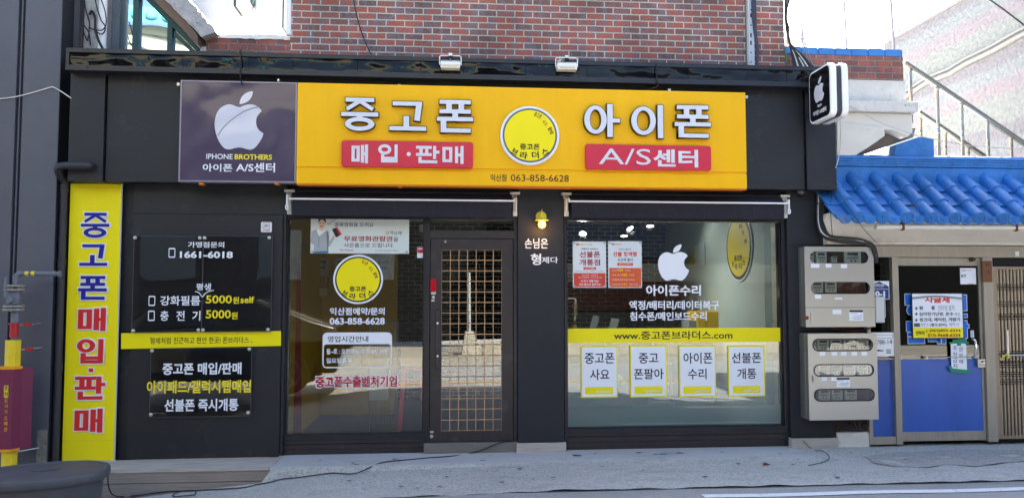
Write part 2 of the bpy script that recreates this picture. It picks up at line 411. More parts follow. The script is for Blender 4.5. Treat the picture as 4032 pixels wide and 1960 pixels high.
# text: fitted to a measured rectangle on a plane facing the street
_dg = None
def text(body, box, Y, mat, parent, off=0.0, ext=0.0, name='lettering', rot=0, place=None, res=3, px=True):
    cu = bpy.data.curves.new('text', 'FONT'); cu.body = body; cu.size = 1; cu.resolution_u = res
    cu.offset = off; cu.extrude = 0
    o = bpy.data.objects.new('text', cu)
    me = bpy.data.meshes.new_from_object(o)
    bpy.data.objects.remove(o); bpy.data.curves.remove(cu)
    X0, X1, Z0, Z1 = rc(*box, Y) if px else box
    xs = [v.co.x for v in me.vertices]; ys = [v.co.y for v in me.vertices]
    a0, a1, b0, b1 = min(xs), max(xs), min(ys), max(ys)
    offp = root_of(parent).location
    cx, cz = (X0 + X1) / 2, (Z0 + Z1) / 2; cr, sr = math.cos(rot), math.sin(rot)
    for v in me.vertices:
        x = (v.co.x - a0) / max(a1 - a0, 1e-6) * (X1 - X0) + X0 - cx; z = (v.co.y - b0) / max(b1 - b0, 1e-6) * (Z1 - Z0) + Z0 - cz
        x, z = x * cr - z * sr, x * sr + z * cr
        p = Vector((x + cx, Y, z + cz)) if place is None else place(x, z)
        v.co = p - offp
    if ext:
        bm = bmesh.new(); bm.from_mesh(me)
        bmesh.ops.remove_doubles(bm, verts=bm.verts, dist=1e-6)
        r = bmesh.ops.extrude_face_region(bm, geom=bm.faces[:])
        for v in r['geom']:
            if isinstance(v, bmesh.types.BMVert): v.co.y += ext
        bm.to_mesh(me); bm.free()
    me.materials.clear(); me.materials.append(mat)
    ob = bpy.data.objects.new(name, me); COL.objects.link(ob); ob.parent = parent
    return ob

# heavy sign lettering drawn from strokes (centre lines in a unit cell)
GL = {
 '중': ([[(.13, 1), (.87, 1)], [(.52, .97), (.06, .66)], [(.48, .97), (.94, .66)], [(0, .50), (1, .50)], [(.5, .46), (.5, .34)]], [(.5, .165, .38, .165)]),
 '고': ([[(.1, 1), (.86, 1)], [(.86, 1), (.80, .40)], [(.45, .42), (.45, 0)], [(0, 0), (1, 0)]], []),
 '폰': ([[(.08, 1), (.92, 1)], [(.3, 1), (.3, .67)], [(.7, 1), (.7, .67)], [(.08, .67), (.92, .67)], [(.5, .67), (.5, .40)], [(0, .40), (1, .40)], [(.12, .27), (.12, 0)], [(.12, 0), (.92, 0)]], []),
 '아': ([[(.76, 1), (.76, 0)], [(.76, .5), (1, .5)]], [(.28, .52, .28, .42)]),
 '이': ([[(1, 1), (1, 0)]], [(.36, .52, .36, .42)]),
 '매': ([[(0, .1), (0, .92)], [(.38, .1), (.38, .92)], [(0, .1), (.38, .1)], [(0, .92), (.38, .92)], [(.70, .04), (.70, .96)], [(1, 0), (1, 1)], [(.70, .5), (1, .5)]], []),
 '입': ([[(.95, .44), (.95, 1)], [(.17, 0), (.17, .34)], [(.95, 0), (.95, .34)], [(.17, 0), (.95, 0)], [(.17, .18), (.95, .18)]], [(.29, .76, .29, .24)]),
 '판': ([[(0, 1), (.62, 1)], [(0, .50), (.62, .50)], [(.17, 1), (.17, .5)], [(.45, 1), (.45, .5)], [(.84, .30), (.84, 1)], [(.84, .68), (1, .68)], [(.12, .24), (.12, 0)], [(.12, 0), (.9, 0)]], []),
}
def strokes(mb, key, box, w, yf, yb, grow=0, m=0, wz=None):
    X0, X1, Z0, Z1 = box; h = w / 2; hz = (wz or w) / 2
    ax, az = X0 + h, Z0 + hz; sx, sz = X1 - X0 - w, Z1 - Z0 - 2 * hz
    segs, rings = GL[key]; k = 0
    for a, b in segs:
        p = Vector((ax + a[0] * sx, az + a[1] * sz)); q = Vector((ax + b[0] * sx, az + b[1] * sz))
        d = (q - p).normalized(); n = Vector((-d.y, d.x))
        diag = abs(d.x) > .25 and abs(d.y) > .25
        hw = (hz if abs(d.x) > abs(d.y) else h) * (.95 if diag else 1) + grow
        cap = (0 if diag else (h if abs(d.x) > abs(d.y) else hz)) + grow
        p2, q2 = p - d * cap, q + d * cap
        mb.prism([tuple(p2 - n * hw), tuple(q2 - n * hw), tuple(q2 + n * hw), tuple(p2 + n * hw)], yf - k * .0005, yb, m); k += 1
    for cx, cz, rx, rz in rings:
        mb.ring(ax + cx * sx, az + cz * sz, rx * sx, rz * sz, h + grow, hz + grow, yf - k * .0005, yb, m=m); k += 1

def smooth_loop(pts, n=4):
    out = []; k = len(pts)
    for i in range(k):
        p0, p1, p2, p3 = (Vector(pts[(i + j - 1) % k]) for j in range(4))
        for t in [j / n for j in range(n)]:
            out.append(tuple(.5 * ((2 * p1) + (p2 - p0) * t + (2 * p0 - 5 * p1 + 4 * p2 - p3) * t * t + (3 * p1 - p0 - 3 * p2 + p3) * t ** 3)))
    return out
def cr2(pts, n=5):
    P = [Vector(p) for p in pts]; P = [P[0] * 2 - P[1]] + P + [P[-1] * 2 - P[-2]]; out = []
    for i in range(1, len(P) - 2):
        p0, p1, p2, p3 = P[i - 1:i + 3]
        for j in range(n):
            t = j / n; out.append(tuple(.5 * ((2 * p1) + (p2 - p0) * t + (2 * p0 - 5 * p1 + 4 * p2 - p3) * t * t + (3 * p1 - p0 - 3 * p2 + p3) * t ** 3)))
    return out
APPLE = cr2([(.955, .86), (.895, .79), (.855, .72), (.84, .62), (.86, .51), (.91, .43), (.995, .362)]) + cr2([(.995, .362), (.965, .26), (.90, .14), (.82, .04), (.74, 0), (.66, .01), (.58, .035), (.50, .045), (.42, .03), (.34, .005), (.27, 0), (.20, .03), (.12, .13), (.05, .28), (.01, .44), (0, .58), (.02, .73), (.07, .85), (.14, .93), (.24, .985), (.33, .99), (.42, .955), (.50, .935), (.60, .975), (.70, 1.0), (.81, .985), (.90, .93), (.955, .86)])
LEAF = [(0, 0), (.02, .25), (.15, .55), (.42, .82), (.75, .96), (1, 1), (1, .78), (.88, .48), (.62, .2), (.3, .04)]
def fit(pts, box):
    X0, X1, Z0, Z1 = box
    return [(X0 + x * (X1 - X0), Z0 + z * (Z1 - Z0)) for x, z in pts]
def curve3(pts, n=6):
    """open Catmull-Rom through 3D points"""
    P = [Vector(p) for p in pts]; P = [P[0] * 2 - P[1]] + P + [P[-1] * 2 - P[-2]]; out = []
    for i in range(1, len(P) - 2):
        p0, p1, p2, p3 = P[i - 1:i + 3]
        for j in range(n):
            t = j / n
            out.append(.5 * ((2 * p1) + (p2 - p0) * t + (2 * p0 - 5 * p1 + 4 * p2 - p3) * t * t + (3 * p1 - p0 - 3 * p2 + p3) * t ** 3))
    out.append(P[-2]); return out
def screws(pts, Y, parent, r=.011, name='screw', mat=None):
    for px, py in pts:
        c = at(px, py, Y); mb = MB(); mb.lathe((c.x, Y, c.z), [(r, 0), (r, -.006), (r * .7, -.009)], 14, axis='Y'); mb.build(name, mat or M('steel_screw', S(190, 188, 182), .3, metal=.7), parent, smooth=True)

# =================================================================== GROUND
def ground_mat(name, base, speck, stain, s1=70, amt=.35, bump=.35, big=.12, rough=.85):
    m = bpy.data.materials.new(name); m.use_nodes = True
    nt = m.node_tree; L = nt.links; N = nt.nodes; b = N['Principled BSDF']; b.inputs['Roughness'].default_value = rough
    tc = N.new('ShaderNodeTexCoord')
    def noise(sc_, det=6, ro=.6, stretch=(1, 1, 1)):
        mp = N.new('ShaderNodeMapping'); mp.inputs['Scale'].default_value = stretch; L.new(tc.outputs['Object'], mp.inputs[0])
        n = N.new('ShaderNodeTexNoise'); n.inputs['Scale'].default_value = sc_; n.inputs['Detail'].default_value = det; n.inputs['Roughness'].default_value = ro
        L.new(mp.outputs[0], n.inputs['Vector']); return n
    def rng(n, a, b_, c, d):
        r = N.new('ShaderNodeMapRange'); r.inputs[1].default_value = a; r.inputs[2].default_value = b_; r.inputs[3].default_value = c; r.inputs[4].default_value = d
        L.new(n.outputs['Fac'], r.inputs[0]); return r
    f = noise(s1, 5, .7); bgn = noise(1.3, 6, .6, (.5, 1.6, 1)); st = noise(2.6, 9, .75, (.5, 1.4, 1))
    mx = N.new('ShaderNodeMix'); mx.data_type = 'RGBA'; mx.inputs[6].default_value = base; mx.inputs[7].default_value = speck
    L.new(rng(f, .48, .62, 0, amt * 2).outputs[0], mx.inputs[0])
    m2 = N.new('ShaderNodeMix'); m2.data_type = 'RGBA'; L.new(rng(st, .54, .70, 0, .8).outputs[0], m2.inputs[0]); L.new(mx.outputs[2], m2.inputs[6]); m2.inputs[7].default_value = stain
    sv = N.new('ShaderNodeVectorMath'); sv.operation = 'SCALE'; L.new(m2.outputs[2], sv.inputs[0]); L.new(rng(bgn, .3, .7, 1 - big, 1 + big).outputs[0], sv.inputs['Scale'])
    L.new(sv.outputs[0], b.inputs['Base Color'])
    bp = N.new('ShaderNodeBump'); bp.inputs['Strength'].default_value = bump; bp.inputs['Distance'].default_value = .012
    L.new(f.outputs['Fac'], bp.inputs['Height']); L.new(bp.outputs[0], b.inputs['Normal'])
    return m
SLAB = ground_mat('smooth_concrete', S(182, 182, 181), S(158, 159, 161), S(134, 135, 138), 30, .2, .12)
APRON = ground_mat('rough_concrete', S(184, 183, 178), S(122, 121, 119), S(144, 143, 139), 46, .36, .7)
ASPH = ground_mat('grey_asphalt', S(158, 158, 158), S(118, 118, 120), S(138, 138, 138), 70, .35, .5)

def grid(xs, ys, fz):
    mb = MB(); nx = len(xs); mb.v = [(x, y, fz(x, y)) for y in ys for x in xs]
    for j in range(len(ys) - 1):
        for i in range(nx - 1):
            mb.f.append([j * nx + i, j * nx + i + 1, (j + 1) * nx + i + 1, (j + 1) * nx + i]); mb.mi.append(0)
    return mb
def frange(a, b, n): return [a + (b - a) * i / n for i in range(n + 1)]
def rough(x, y): return .006 * math.sin(7.3 * x + 2.1 * y) * math.sin(3.1 * x - 5.7 * y) + .004 * math.sin(17 * x + 11 * y)
ASPH_Y = -1.34
mb = grid(frange(-9, 12, 210), [ASPH_Y - .02] + frange(-1.3, -.56, 18) + [-.535, -.52, -.515, -.508, -.502, -.4995, -.49, -.47, -.46, -.4, -.3] + [-.2, 0, .5, 1.2], lambda x, y: gh(x, y) - .004 + (rough(x, y) if y < -.53 else 0) - (.02 if y > -.44 and x < 3.4 else 0))
struct(mb.build('ground', APRON, smooth=True))
mb = MB()
xs = frange(-1.62, 3.62, 80); ed = [-.455 + .014 * math.sin(5 * x) + .01 * math.sin(13 * x + 1) + (.02 if x > .3 else 0) for x in xs]
for i in range(80):
    a, b = xs[i], xs[i + 1]; e, g = ed[i], ed[i + 1]
    mb.add([(a, .16, .004), (b, .16, .004), (b, g, .003), (a, e, .003), (b, g - .012, -.10), (a, e - .012, -.10)], [(0, 3, 2, 1), (3, 5, 4, 2)])
struct(mb.build('pavement', SLAB))
mb = grid(frange(-60, 60, 240), frange(-10.2, -1.15, 30), lambda x, y: min(gh(x, ASPH_Y), -.04) - .012 - .0 * y + .003 * math.sin(4 * x))
struct(mb.build('road', ASPH, smooth=True))
PT_ = MB(); pv = [ong(x, y) for x, y in ((3405, 1796), (3500, 1782), (3640, 1776), (3800, 1768), (4060, 1772), (4080, 1812), (3940, 1822), (3840, 1836), (3740, 1828), (3640, 1840), (3520, 1836), (3440, 1822))]
PT_.face([(q.x, q.y, q.z + .004) for q in pv]); struct(PT_.build('pavement_patch', ground_mat('dark_patch', S(168, 165, 160), S(122, 119, 115), S(130, 127, 122), 40, .4, .7)))
rs = random.Random(5); mb = MB()
for k in range(46):
    x = rs.uniform(-1.4, 4.6); y = rs.uniform(-1.2, -.12) if k % 3 else rs.uniform(-.44, -.1); r = rs.uniform(.006, .022) * (1.6 if k % 9 == 0 else 1)
    if x > 3.55 and y > -.3: y -= .35
    zs_ = .0058 if y > -.43 and x < 3.6 else None
    if -.62 < y < -.42: y = -.66
    mb.face([(x + r * 1.5 * math.cos(a) * rs.uniform(.6, 1.2), y + r * math.sin(a) * rs.uniform(.6, 1.2), 0) for a in [2 * math.pi * j / 9 for j in range(9)]])
    n_ = 9
    for q in range(len(mb.v) - n_, len(mb.v)):
        vx, vy, _ = mb.v[q]; mb.v[q] = (vx, vy, (.006 if zs_ else gh(vx, vy) + .004 + .006))
struct(mb.build('pavement_stain', M('gum_spots', S(74, 78, 90), .8, var=.2, vs=30)))
LF = ong(3015, 1832)
LINEW = M('worn_white_road_paint', S(222, 224, 228), .7, var=.08, vs=14, dirt=S(118, 120, 126), dirtamt=.9, dirts=6)
LINEY = M('yellow_road_paint', S(214, 160, 50), .7, var=.1, vs=14, dirt=S(118, 116, 110), dirtamt=.8, dirts=6)
def road_line(x0, x1, ya, yb, mat):
    mb = grid(frange(x0, x1, int((x1 - x0) * 6)), [ya, yb], lambda x, y: min(gh(x, ASPH_Y), -.04) - .006 + .003 * math.sin(4 * x)); return struct(mb.build('road_marking', mat))
road_line(2.1, 14, -1.66, -1.56, LINEW)
road_line(-40, 40, -6.45, -6.33, LINEY)
struct(MB().box(-60, 60, -14, -10.2, -.4, .08).build('far_pavement', ground_mat('far_concrete', S(140, 136, 128), S(116, 112, 106), S(110, 106, 100), 40, .3, .3)))
struct(MB().box(-200, 200, -200, 200, -.8, -.6).build('far_ground', APRON))

# =================================================================== SHOP BUILDING (dark front)
B = thing('shop_building', 'black painted phone shop front with two large windows and a latticed glass door', 'shop', (0, .5, 0))
# left wall panel behind the acrylic boards, narrow edge by the banner
wl, wr = at(478, 1500, 0).x, at(1108, 1500, 0).x
zj_ = at(800, 843, 0).z
mb = MB().box(wl + .07, wr, 0, .12, 0, zj_ - .0015).box(wl + .07, wr, .0005, .12, zj_ + .0015, 2.72).box(wl + .071, wr, .004, .12, zj_ - .0015, zj_ + .0015).box(-3.72, wl + .07, .045, .14, -.15, 2.72)
mb.box(wr - .012, wr + .022, .0, .10, 0, 2.72)
mb.build('wall', DARK, B, .003)
# fascia: three boards, end pieces slightly proud
x0 = at(272, 500, -.2).x; x1 = at(409, 500, -.2).x; x2 = at(3174, 500, -.2).x; x3 = at(3290, 500, -.2).x
zb = 2.683
mb = MB().box(x1 + .012, x2 - .012, -.17, .28, zb, 3.76).box(x0, x1, -.2, .28, zb - .004, 3.76).box(x2, x3, -.2, .28, zb - .004, 3.76)
mb.build('fascia', DARK, B, .003)
# canopy band with glossy sheets between trims
cx0 = at(258, 230, -.33).x; cx1 = at(3228, 300, -.33).x + .1; zt, zl = 3.935, 3.722
mb = MB().box(cx0, cx1, -.33, .285, zl, zl + .05).box(cx0, cx1, -.33, .285, zt - .04, zt)
mb.box(cx0, cx0 + .03, -.325, .28, zl + .05, zt - .04).box(cx1 - .03, cx1, -.325, .28, zl + .05, zt - .04)
for i in range(18):
    x = cx0 + .2 + i * .42
    for z in (zl + .03, zt - .018): mb.lathe((x, -.331, z), [(.007, 0), (.007, -.004)], 8, m=1, axis='Y')
cp = mb.build('canopy', [TRIM, M('dark_rivet', S(16, 16, 18), .4)], B)
mb = MB(); sx = cx0 + .035; k = 0
while sx < cx1 - .04:
    w = min(.62 if k % 3 else .42, cx1 - .035 - sx); k += 1
    mb.box(sx, sx + w - .004, -.312 + .0015 * (k % 2), .1, zl + .05, zt - .04); sx += w
mb.build('glossy_sheet', GLOSS, cp)
# pillar between door and right window; right end pillar
pl, pr = at(2039, 1300, 0).x, at(2221, 1300, 0).x
MB().box(pl, pr, 0, .16, .08, zb).build('pillar', DARK2, B, .004)
rl, rr_ = at(3107, 1300, 0).x, at(3300, 1300, 0).x
MB().box(rl, 4.06, 0, .3, .08, zb).build('pillar', DARK2, B, .004)
# timber skirting boards around the pillar feet
for a, b, z0, z1 in ((pl - .016, pr + .012, .0, .098), (rl - .01, at(3300, 1750, -.02).x, .0, .098)):
    MB().box(a, b, -.035, -.012, z0 - .02, z1).box(a, a + .022, -.012, .11, z0 - .02, z1).box(b - .022, b, -.012, .06, z0 - .02, z1).build('skirting_board', WOOD, B, .003)
# head boards over windows (dark, behind the blinds)
mb = MB().box(wr + .022, pl - .0015, .06, .14, 2.42, zb - .002).box(pr + .0015, rl - .0015, .06, .14, 2.42, zb - .002)
mb.build('head_board', FRAME2, B)
# shop interior shell
mb = MB().box(-1.75, 4.0, .16, 4.0, 2.66, 2.70); mb.build('ceiling', M('interior_ceiling', S(196, 200, 196), .8), B)
mb = MB().box(-1.75, 4.0, .17, 4.0, -.1, -.0); mb.build('interior_floor', M('interior_floor_tile', S(48, 46, 44), .35, var=.1, vs=5), B)
xk = .29 * 11.75
MB().box(-1.75, xk, 3.9, 4.0, 0, 2.66).build('brick_lined_wall', BRICKK, B)
IW = M('interior_white_wall', S(172, 182, 175), .7, var=.02, big=.03)
MB().box(xk, xk + .08, .17, 4.0, 0, 2.66).build('white_side_wall', IW, B)
bx = at(2621, 1000, 3.895)
MB().box(bx.x, xk - .001, 3.86, 3.898, 0, 2.658).build('white_back_wall', IW, B)

yw = at(1565, 1100, 2.6)
YW = M('interior_yellow_wall', S(206, 160, 0), .6, var=.03, big=.05)
MB().box(-1.75, -1.66, .17, 4.0, 0, 2.66).build('yellow_side_wall', YW, B)
mb = MB().box(-1.66, yw.x, 2.6, 2.68, 0, 2.66); mb.build('yellow_partition', YW, B)
mb = MB().box(-1.66, yw.x - .05, 2.56, 2.598, 2.25, 2.66).build('white_bulkhead', IW, B)

# --- windows
def shop_window(px0, px1, gx0, gx1, gyb, kick, sillbot, mull=None):
    Yf, Yg = .045, .10
    xa, xb = at(px0, 1400, Yf).x, at(px1, 1400, Yf).x
    ga, gb = at(gx0, 1400, Yg).x, at(gx1, 1400, Yg).x
    zg = at((gx0 + gx1) / 2, gyb, Yg).z
    mb = MB().box(xa, ga, Yf, .16, 0.01, 2.43).box(gb, xb, Yf, .16, .01, 2.43)
    mb.box(ga, gb, Yf + .004, .16, zg - .055, zg).box(ga, gb, Yf + .004, .16, 2.36, 2.43)
    mb.box(ga, ga + .012, Yf + .03, Yg - .003, zg, 2.36).box(gb - .012, gb, Yf + .03, Yg - .003, zg, 2.36).box(ga + .012, gb - .012, Yf + .03, Yg - .003, zg, zg + .012)
    w = mb.build('window', FRAME2, B, .002)
    MB().box(ga, gb, Yg, Yg + .008, zg, 2.37).build('pane', GLASS, w)
    mb = MB(); zs = [at((gx0 + gx1) / 2, y, Yf).z for y in kick]
    for i in range(len(zs) - 1):
        mb.box(xa + .003, xb - .003, Yf + (.006 if i < 2 else .014), .15, zs[i + 1] + .004, zs[i] - .006)
        mb.box(xa + .003, xb - .003, Yf - .003 + (.004 if i < 2 else .018), .15, zs[i] - .010, zs[i] - .004)
    mb.box(xa + .006, xb - .006, Yf + .02, .15, .004, zs[0])
    mb.build('kick_plate', FRAME, w, .0015)
    return w, ga, gb, zg
W1, g1a, g1b, g1z = shop_window(1119, 1690, 1130, 1668, 1707, (1722, 1745, 1767, 1788), 0)
W2, g2a, g2b, g2z = shop_window(2223, 3106, 2230, 3077, 1678, (1693, 1712, 1734, 1759), 0)
# --- door set in its own frame
D0, D1 = at(1694, 1300, .05).x, at(2020, 1300, .05).x
zh0, zh1, zd0 = at(1850, 940, .05).z, at(1850, 908, .05).z, at(1850, 1737, .05).z
px_ = pl
mb = MB().box(at(1690, 1300, .045).x + .001, D0 - .006, .045, .16, .1, 2.43).box(D1 + .006, px_ - .002, .045, .16, .1, 2.43)
mb.box(D0 - .006, D1 + .006, .045, .16, zh0 + .004, zh1).box(D0 - .006, D1 + .006, .05, .16, 2.36, 2.43)
df = mb.build('door_frame', FRAME, B, .002)
MB().box(D0 - .006, D1 + .006, .10, .106, zh1, 2.36).build('transom_pane', GLASS, df)
MB().box(at(1668, 1760, -.0).x, at(2036, 1760, 0).x, 0.0, .16, .004, at(1850, 1743, 0).z).build('threshold', M('worn_sill_metal', S(120, 116, 112), .5, metal=.3, var=.12, vs=8, dirt=S(80, 76, 70), dirtamt=.4, dirts=5, stretch=(1, 1, 4)), df, .003)
la, lb = at(1738, 1300, .06).x, at(1976, 1300, .06).x
lz0, lz1 = at(1856, 1694, .06).z, at(1856, 983, .06).z
mb = MB().box(D0, la, .055, .105, zd0, zh0).box(lb, D1, .055, .105, zd0, zh0).box(la, lb, .056, .104, zd0, lz0).box(la, lb, .056, .104, lz1, zh0)
mb.box(lb - .001, D1 - .0005, .0535, .056, zd0, zd0 + .085)
door = mb.build('door', FRAME, B, .002)
MB().box(la, lb, .085, .091, lz0, lz1).build('pane', GLASS, door)
mb = MB(); nx, nz = 7, 17
for i in range(nx + 1):
    x = la + (lb - la) * i / nx; mb.box(x - .0038, x + .0038, .066, .082, lz0, lz1)
for j in range(nz + 1):
    z = lz0 + (lz1 - lz0) * j / nz; mb.box(la, lb, .064, .080, z - .0038, z + .0038)
mb.build('lattice', LATT, door)
X0, X1, Z0, Z1 = rc(1714, 1221, 1733, 1452, .04)
hd = MB().box(X0, X1, .02, .035, Z0, Z1).box(X0 + .008, X1 - .008, .035, .056, Z0 + .05, Z0 + .07).box(X0 + .008, X1 - .008, .035, .056, Z1 - .07, Z1 - .05).build('handle', FRAME, door, .004)
mb = MB()
for py in (1272, 1401): c = at(1723, py, .02); mb.lathe((c.x, .02, c.z), [(.011, 0), (.011, -.004), (.006, -.007)], 16, axis='Y')
mb.build('handle_cap', WPLAST, door, smooth=True)
X0, X1, Z0, Z1 = rc(1694.5, 1098, 1718, 1145, .03)
lk = MB().prism(rrect(X0, X1, Z0 - .01, Z1, .014), .02, .055).build('door_lock', M('red_lock_cover', S(196, 14, 36), .15, coat=.8), door, .004)
X0, X1, Z0, Z1 = rc(1696, 1146, 1717, 1160, .03)
MB().prism(rrect(X0, X1, Z0, Z1, .012), .03, .055).build('lock_base', M('silver_plastic', S(190, 186, 186), .35, metal=.4), lk, .003)
c1, c2 = at(1706, 1170, .04), at(1704.5, 1182.5, .04)
mb = MB().lathe((c1.x, .054, c1.z), [(.017, 0), (.017, -.008), (.011, -.011)], 18, axis='Y').box(c2.x - .017, c2.x + .017, .044, .055, c2.z - .010, c2.z + .010)
mb.build('lock_cylinder', STEEL, door, .001, smooth=True)
c1, c2 = at(1699, 1718, .04), at(1700, 1700, .04)
mb = MB().lathe((c1.x, .055, c1.z), [(.018, 0), (.018, -.006), (.008, -.009)], 18, axis='Y').box(c2.x - .018, c2.x + .018, .05, .056, c2.z - .010, c2.z + .010)
c3 = at(1754, 951, .05); mb.lathe((c3.x, .055, c3.z), [(.012, 0), (.012, -.005)], 16, axis='Y')
mb.build('floor_lock', STEEL, door, smooth=True)
# white vinyl lettering on the glass and walls
Yv = .0965
WV = M('white_vinyl', S(236, 238, 244), .5)
text('익산점예약/문의', (1299, 1210.5, 1515, 1240), Yv, WV, W1, .028)
text('063-858-6628', (1298, 1250, 1515, 1277), Yv, WV, W1, .03)
text('중고폰수출벤처기업', (1238, 1475, 1567, 1528), Yv + .001, WV, W1, .06)
text('중고폰수출벤처기업', (1242, 1479, 1563, 1524), Yv - .001, M('crimson_vinyl', S(186, 20, 56), .5), W1, .028)
X0, X1, Z0, Z1 = rc(2591, 992, 2713.6, 1104, Yv)
ap = MB().plate(fit(APPLE, (X0, X1, Z0, Z1)), [], Yv, Yv + .001).build('logo', WV, W2)
X0, X1, Z0, Z1 = rc(2650.6, 962, 2683, 994.6, Yv)
MB().prism(smooth_loop(fit(LEAF, (X0, X1, Z0, Z1))), Yv, Yv + .001).build('logo_leaf', WV, W2)
text('아이폰수리', (2544, 1121.6, 2760, 1164), Yv, WV, W2, .03)
text('액정/배터리/데이터복구', (2478, 1183, 2832, 1219), Yv, WV, W2, .026)
text('침수폰/메인보드수리', (2480, 1227, 2783, 1261.5), Yv, WV, W2, .026)
text('손님은', (2066, 938, 2157.6, 978), -.002, WV, B, .012)
text('형', (2090, 998, 2131, 1043), -.002, WV, B, .022)
text('제다', (2133, 1011, 2197.5, 1036), -.002, WV, B, .014)
# graduated privacy film on the lower part of the right pane
fm = bpy.data.materials.new('frosted_film'); fm.use_nodes = True
_n = fm.node_tree.nodes; _l = fm.node_tree.links; _n.remove(_n['Principled BSDF'])
_d = _n.new('ShaderNodeBsdfDiffuse'); _d.inputs[0].default_value = S(150, 180, 190); _t2 = _n.new('ShaderNodeBsdfTranslucent'); _t2.inputs[0].default_value = S(150, 180, 190); _t = _n.new('ShaderNodeBsdfTransparent')
_a = _n.new('ShaderNodeMixShader'); _a.inputs[0].default_value = .35; _l.new(_d.outputs[0], _a.inputs[1]); _l.new(_t2.outputs[0], _a.inputs[2])
_tc = _n.new('ShaderNodeTexCoord'); _sp = _n.new('ShaderNodeSeparateXYZ'); _l.new(_tc.outputs['Generated'], _sp.inputs[0])
_r = _n.new('ShaderNodeMapRange'); _r.inputs[3].default_value = .55; _r.inputs[4].default_value = .10; _l.new(_sp.outputs[2], _r.inputs[0])
_m = _n.new('ShaderNodeMixShader'); _l.new(_r.outputs[0], _m.inputs[0]); _l.new(_t.outputs[0], _m.inputs[1]); _l.new(_a.outputs[0], _m.inputs[2]); _l.new(_m.outputs[0], _n['Material Output'].inputs[0])
zs = at(2600, 1345, .11).z
MB().box(g2a + .001, g2b - .001, .112, .113, g2z, zs).build('frosted_film', fm, W2)
MB().box(g1a + .002, g1a + .028, .112, .113, g1z, 2.36).build('edge_film', fm, W1)

# =================================================================== BRICK BUILDING ABOVE
bz0 = 3.9
bl, br_ = at(1143, 100, .3).x, at(3088, 100, .3).x
BB = thing('brick_building', 'red brick upper storey with dark clinker bricks rising above the shop canopy', 'building', ((bl + br_) / 2, 1.5, bz0))
MB().box(bl, br_, .3, 3.2, 3.0, 5.15).build('wall', BRICK, BB, .003)
pl0 = at(813, 150, .3).x
zc = at(980, 142, .3).z
MB().box(pl0, bl - .001, .302, .5, 3.0, zc - .03).build('low_wall', BRICKL, BB)
mb = MB(); n = 14
for i in range(n):
    a = pl0 + (bl - pl0) * i / n; b = pl0 + (bl - pl0) * (i + 1) / n
    d = random.uniform(-.006, .006)
    mb.box(a, b, .288, .51, zc - .03 - random.uniform(0, .008), zc + .012 + d)
mb.build('white_coping', M('white_cement_cap', S(236, 236, 232), .8, var=.05, bump=.3, bs=30), BB)
pr0 = at(3556, 250, .3).x; zp1 = at(3450, 193, .3).z; zp2 = at(3450, 222, .3).z; zp3 = at(3450, 316, .3).z
MB().box(br_ + .001, pr0, .302, .52, zp3, zp2).build('low_wall', BRICKL, BB)
mb = MB(); a = br_ + .001; k = 0
while a < pr0 - .01:
    w = min(.19, pr0 - a); mb.box(a, a + w - .008, .296 + random.uniform(-.003, .003), .53, zp2 + .003, zp1 + random.uniform(-.004, .004)); a += .195; k += 1
mb.box(br_ + .001, pr0 - .003, .305, .52, zp2, zp1 - .01)
mb.build('blue_coping', BPAINT, BB, .004)
zst = at(3450, 400, .3).z
MB().box(br_ + .001, pr0 + .02, .306, .5, zst - .02, zp3).build('stucco_base', WSTUC, BB)
MB().box(3.70, 4.4, .32, 1.2, 2.4, zst - .02).build('stucco_base', WCORN, BB)

# vertical steel channel and cable runs on the brick wall
c0, c1 = at(2956, 0, .3), at(2956, 262, .3)
ch = MB(); xa, xb = at(2941, 150, .27).x, at(2969, 150, .27).x
ch.box(xa, xb, .262, .268, 3.93, 5.1).box(xa, xa + .006, .268, .3, 3.93, 5.1).box(xb - .006, xb, .268, .3, 3.93, 5.1)
CH = ch.build('steel_channel', M('galvanised_steel', S(176, 180, 182), .4, metal=.5, var=.08), None, .001)
tag(CH, 'perforated galvanised steel channel fixed upright on the brick wall', 'channel')
mb = MB()
for py in (40, 62, 100, 140, 170, 208, 246):
    c = at(2957, py, .262); mb.prism(rrect(c.x - .008, c.x + .008, c.z - (.024 if py in (62, 140, 170) else .008), c.z + (.024 if py in (62, 140, 170) else .008), .0078), .2605, .262)
mb.build('slot', M('slot_shadow', S(10, 10, 10), .9), CH)
mb = MB()
for k, (a, b) in enumerate(((2962, 2980), (2968, 2986), (2974, 2982))):
    mb.tube(curve3([at(a, -10, .25), at(a + 2, 60, .25), at((a + b) / 2, 130, .255), at(b, 190, .26), at(b - 2, 265, .262)]), .009, 8)
cb = mb.build('cable_run', M('slate_cable', S(60, 64, 82), .5), None, smooth=True)
tag(cb, 'thick slate coloured cables running down beside the steel channel', 'cable')
cb = MB().tube(curve3([at(2945, -10, .25), at(2949, 100, .255), at(2951, 200, .258), at(2952, 265, .258)]), .005, 6).build('cable', RUBW, None, smooth=True)
tag(cb, 'thin white cable along the left edge of the steel channel', 'cable')
cb = MB().tube(curve3([at(1392, -5, .2), at(1400, 40, .22), at(1418, 110, .25), at(1440, 170, .26), at(1468, 232, .05)]), .006, 6).build('cable', RUBBER, None, smooth=True)
tag(cb, 'single black cable hanging across the brick wall above the amber sign', 'cable')
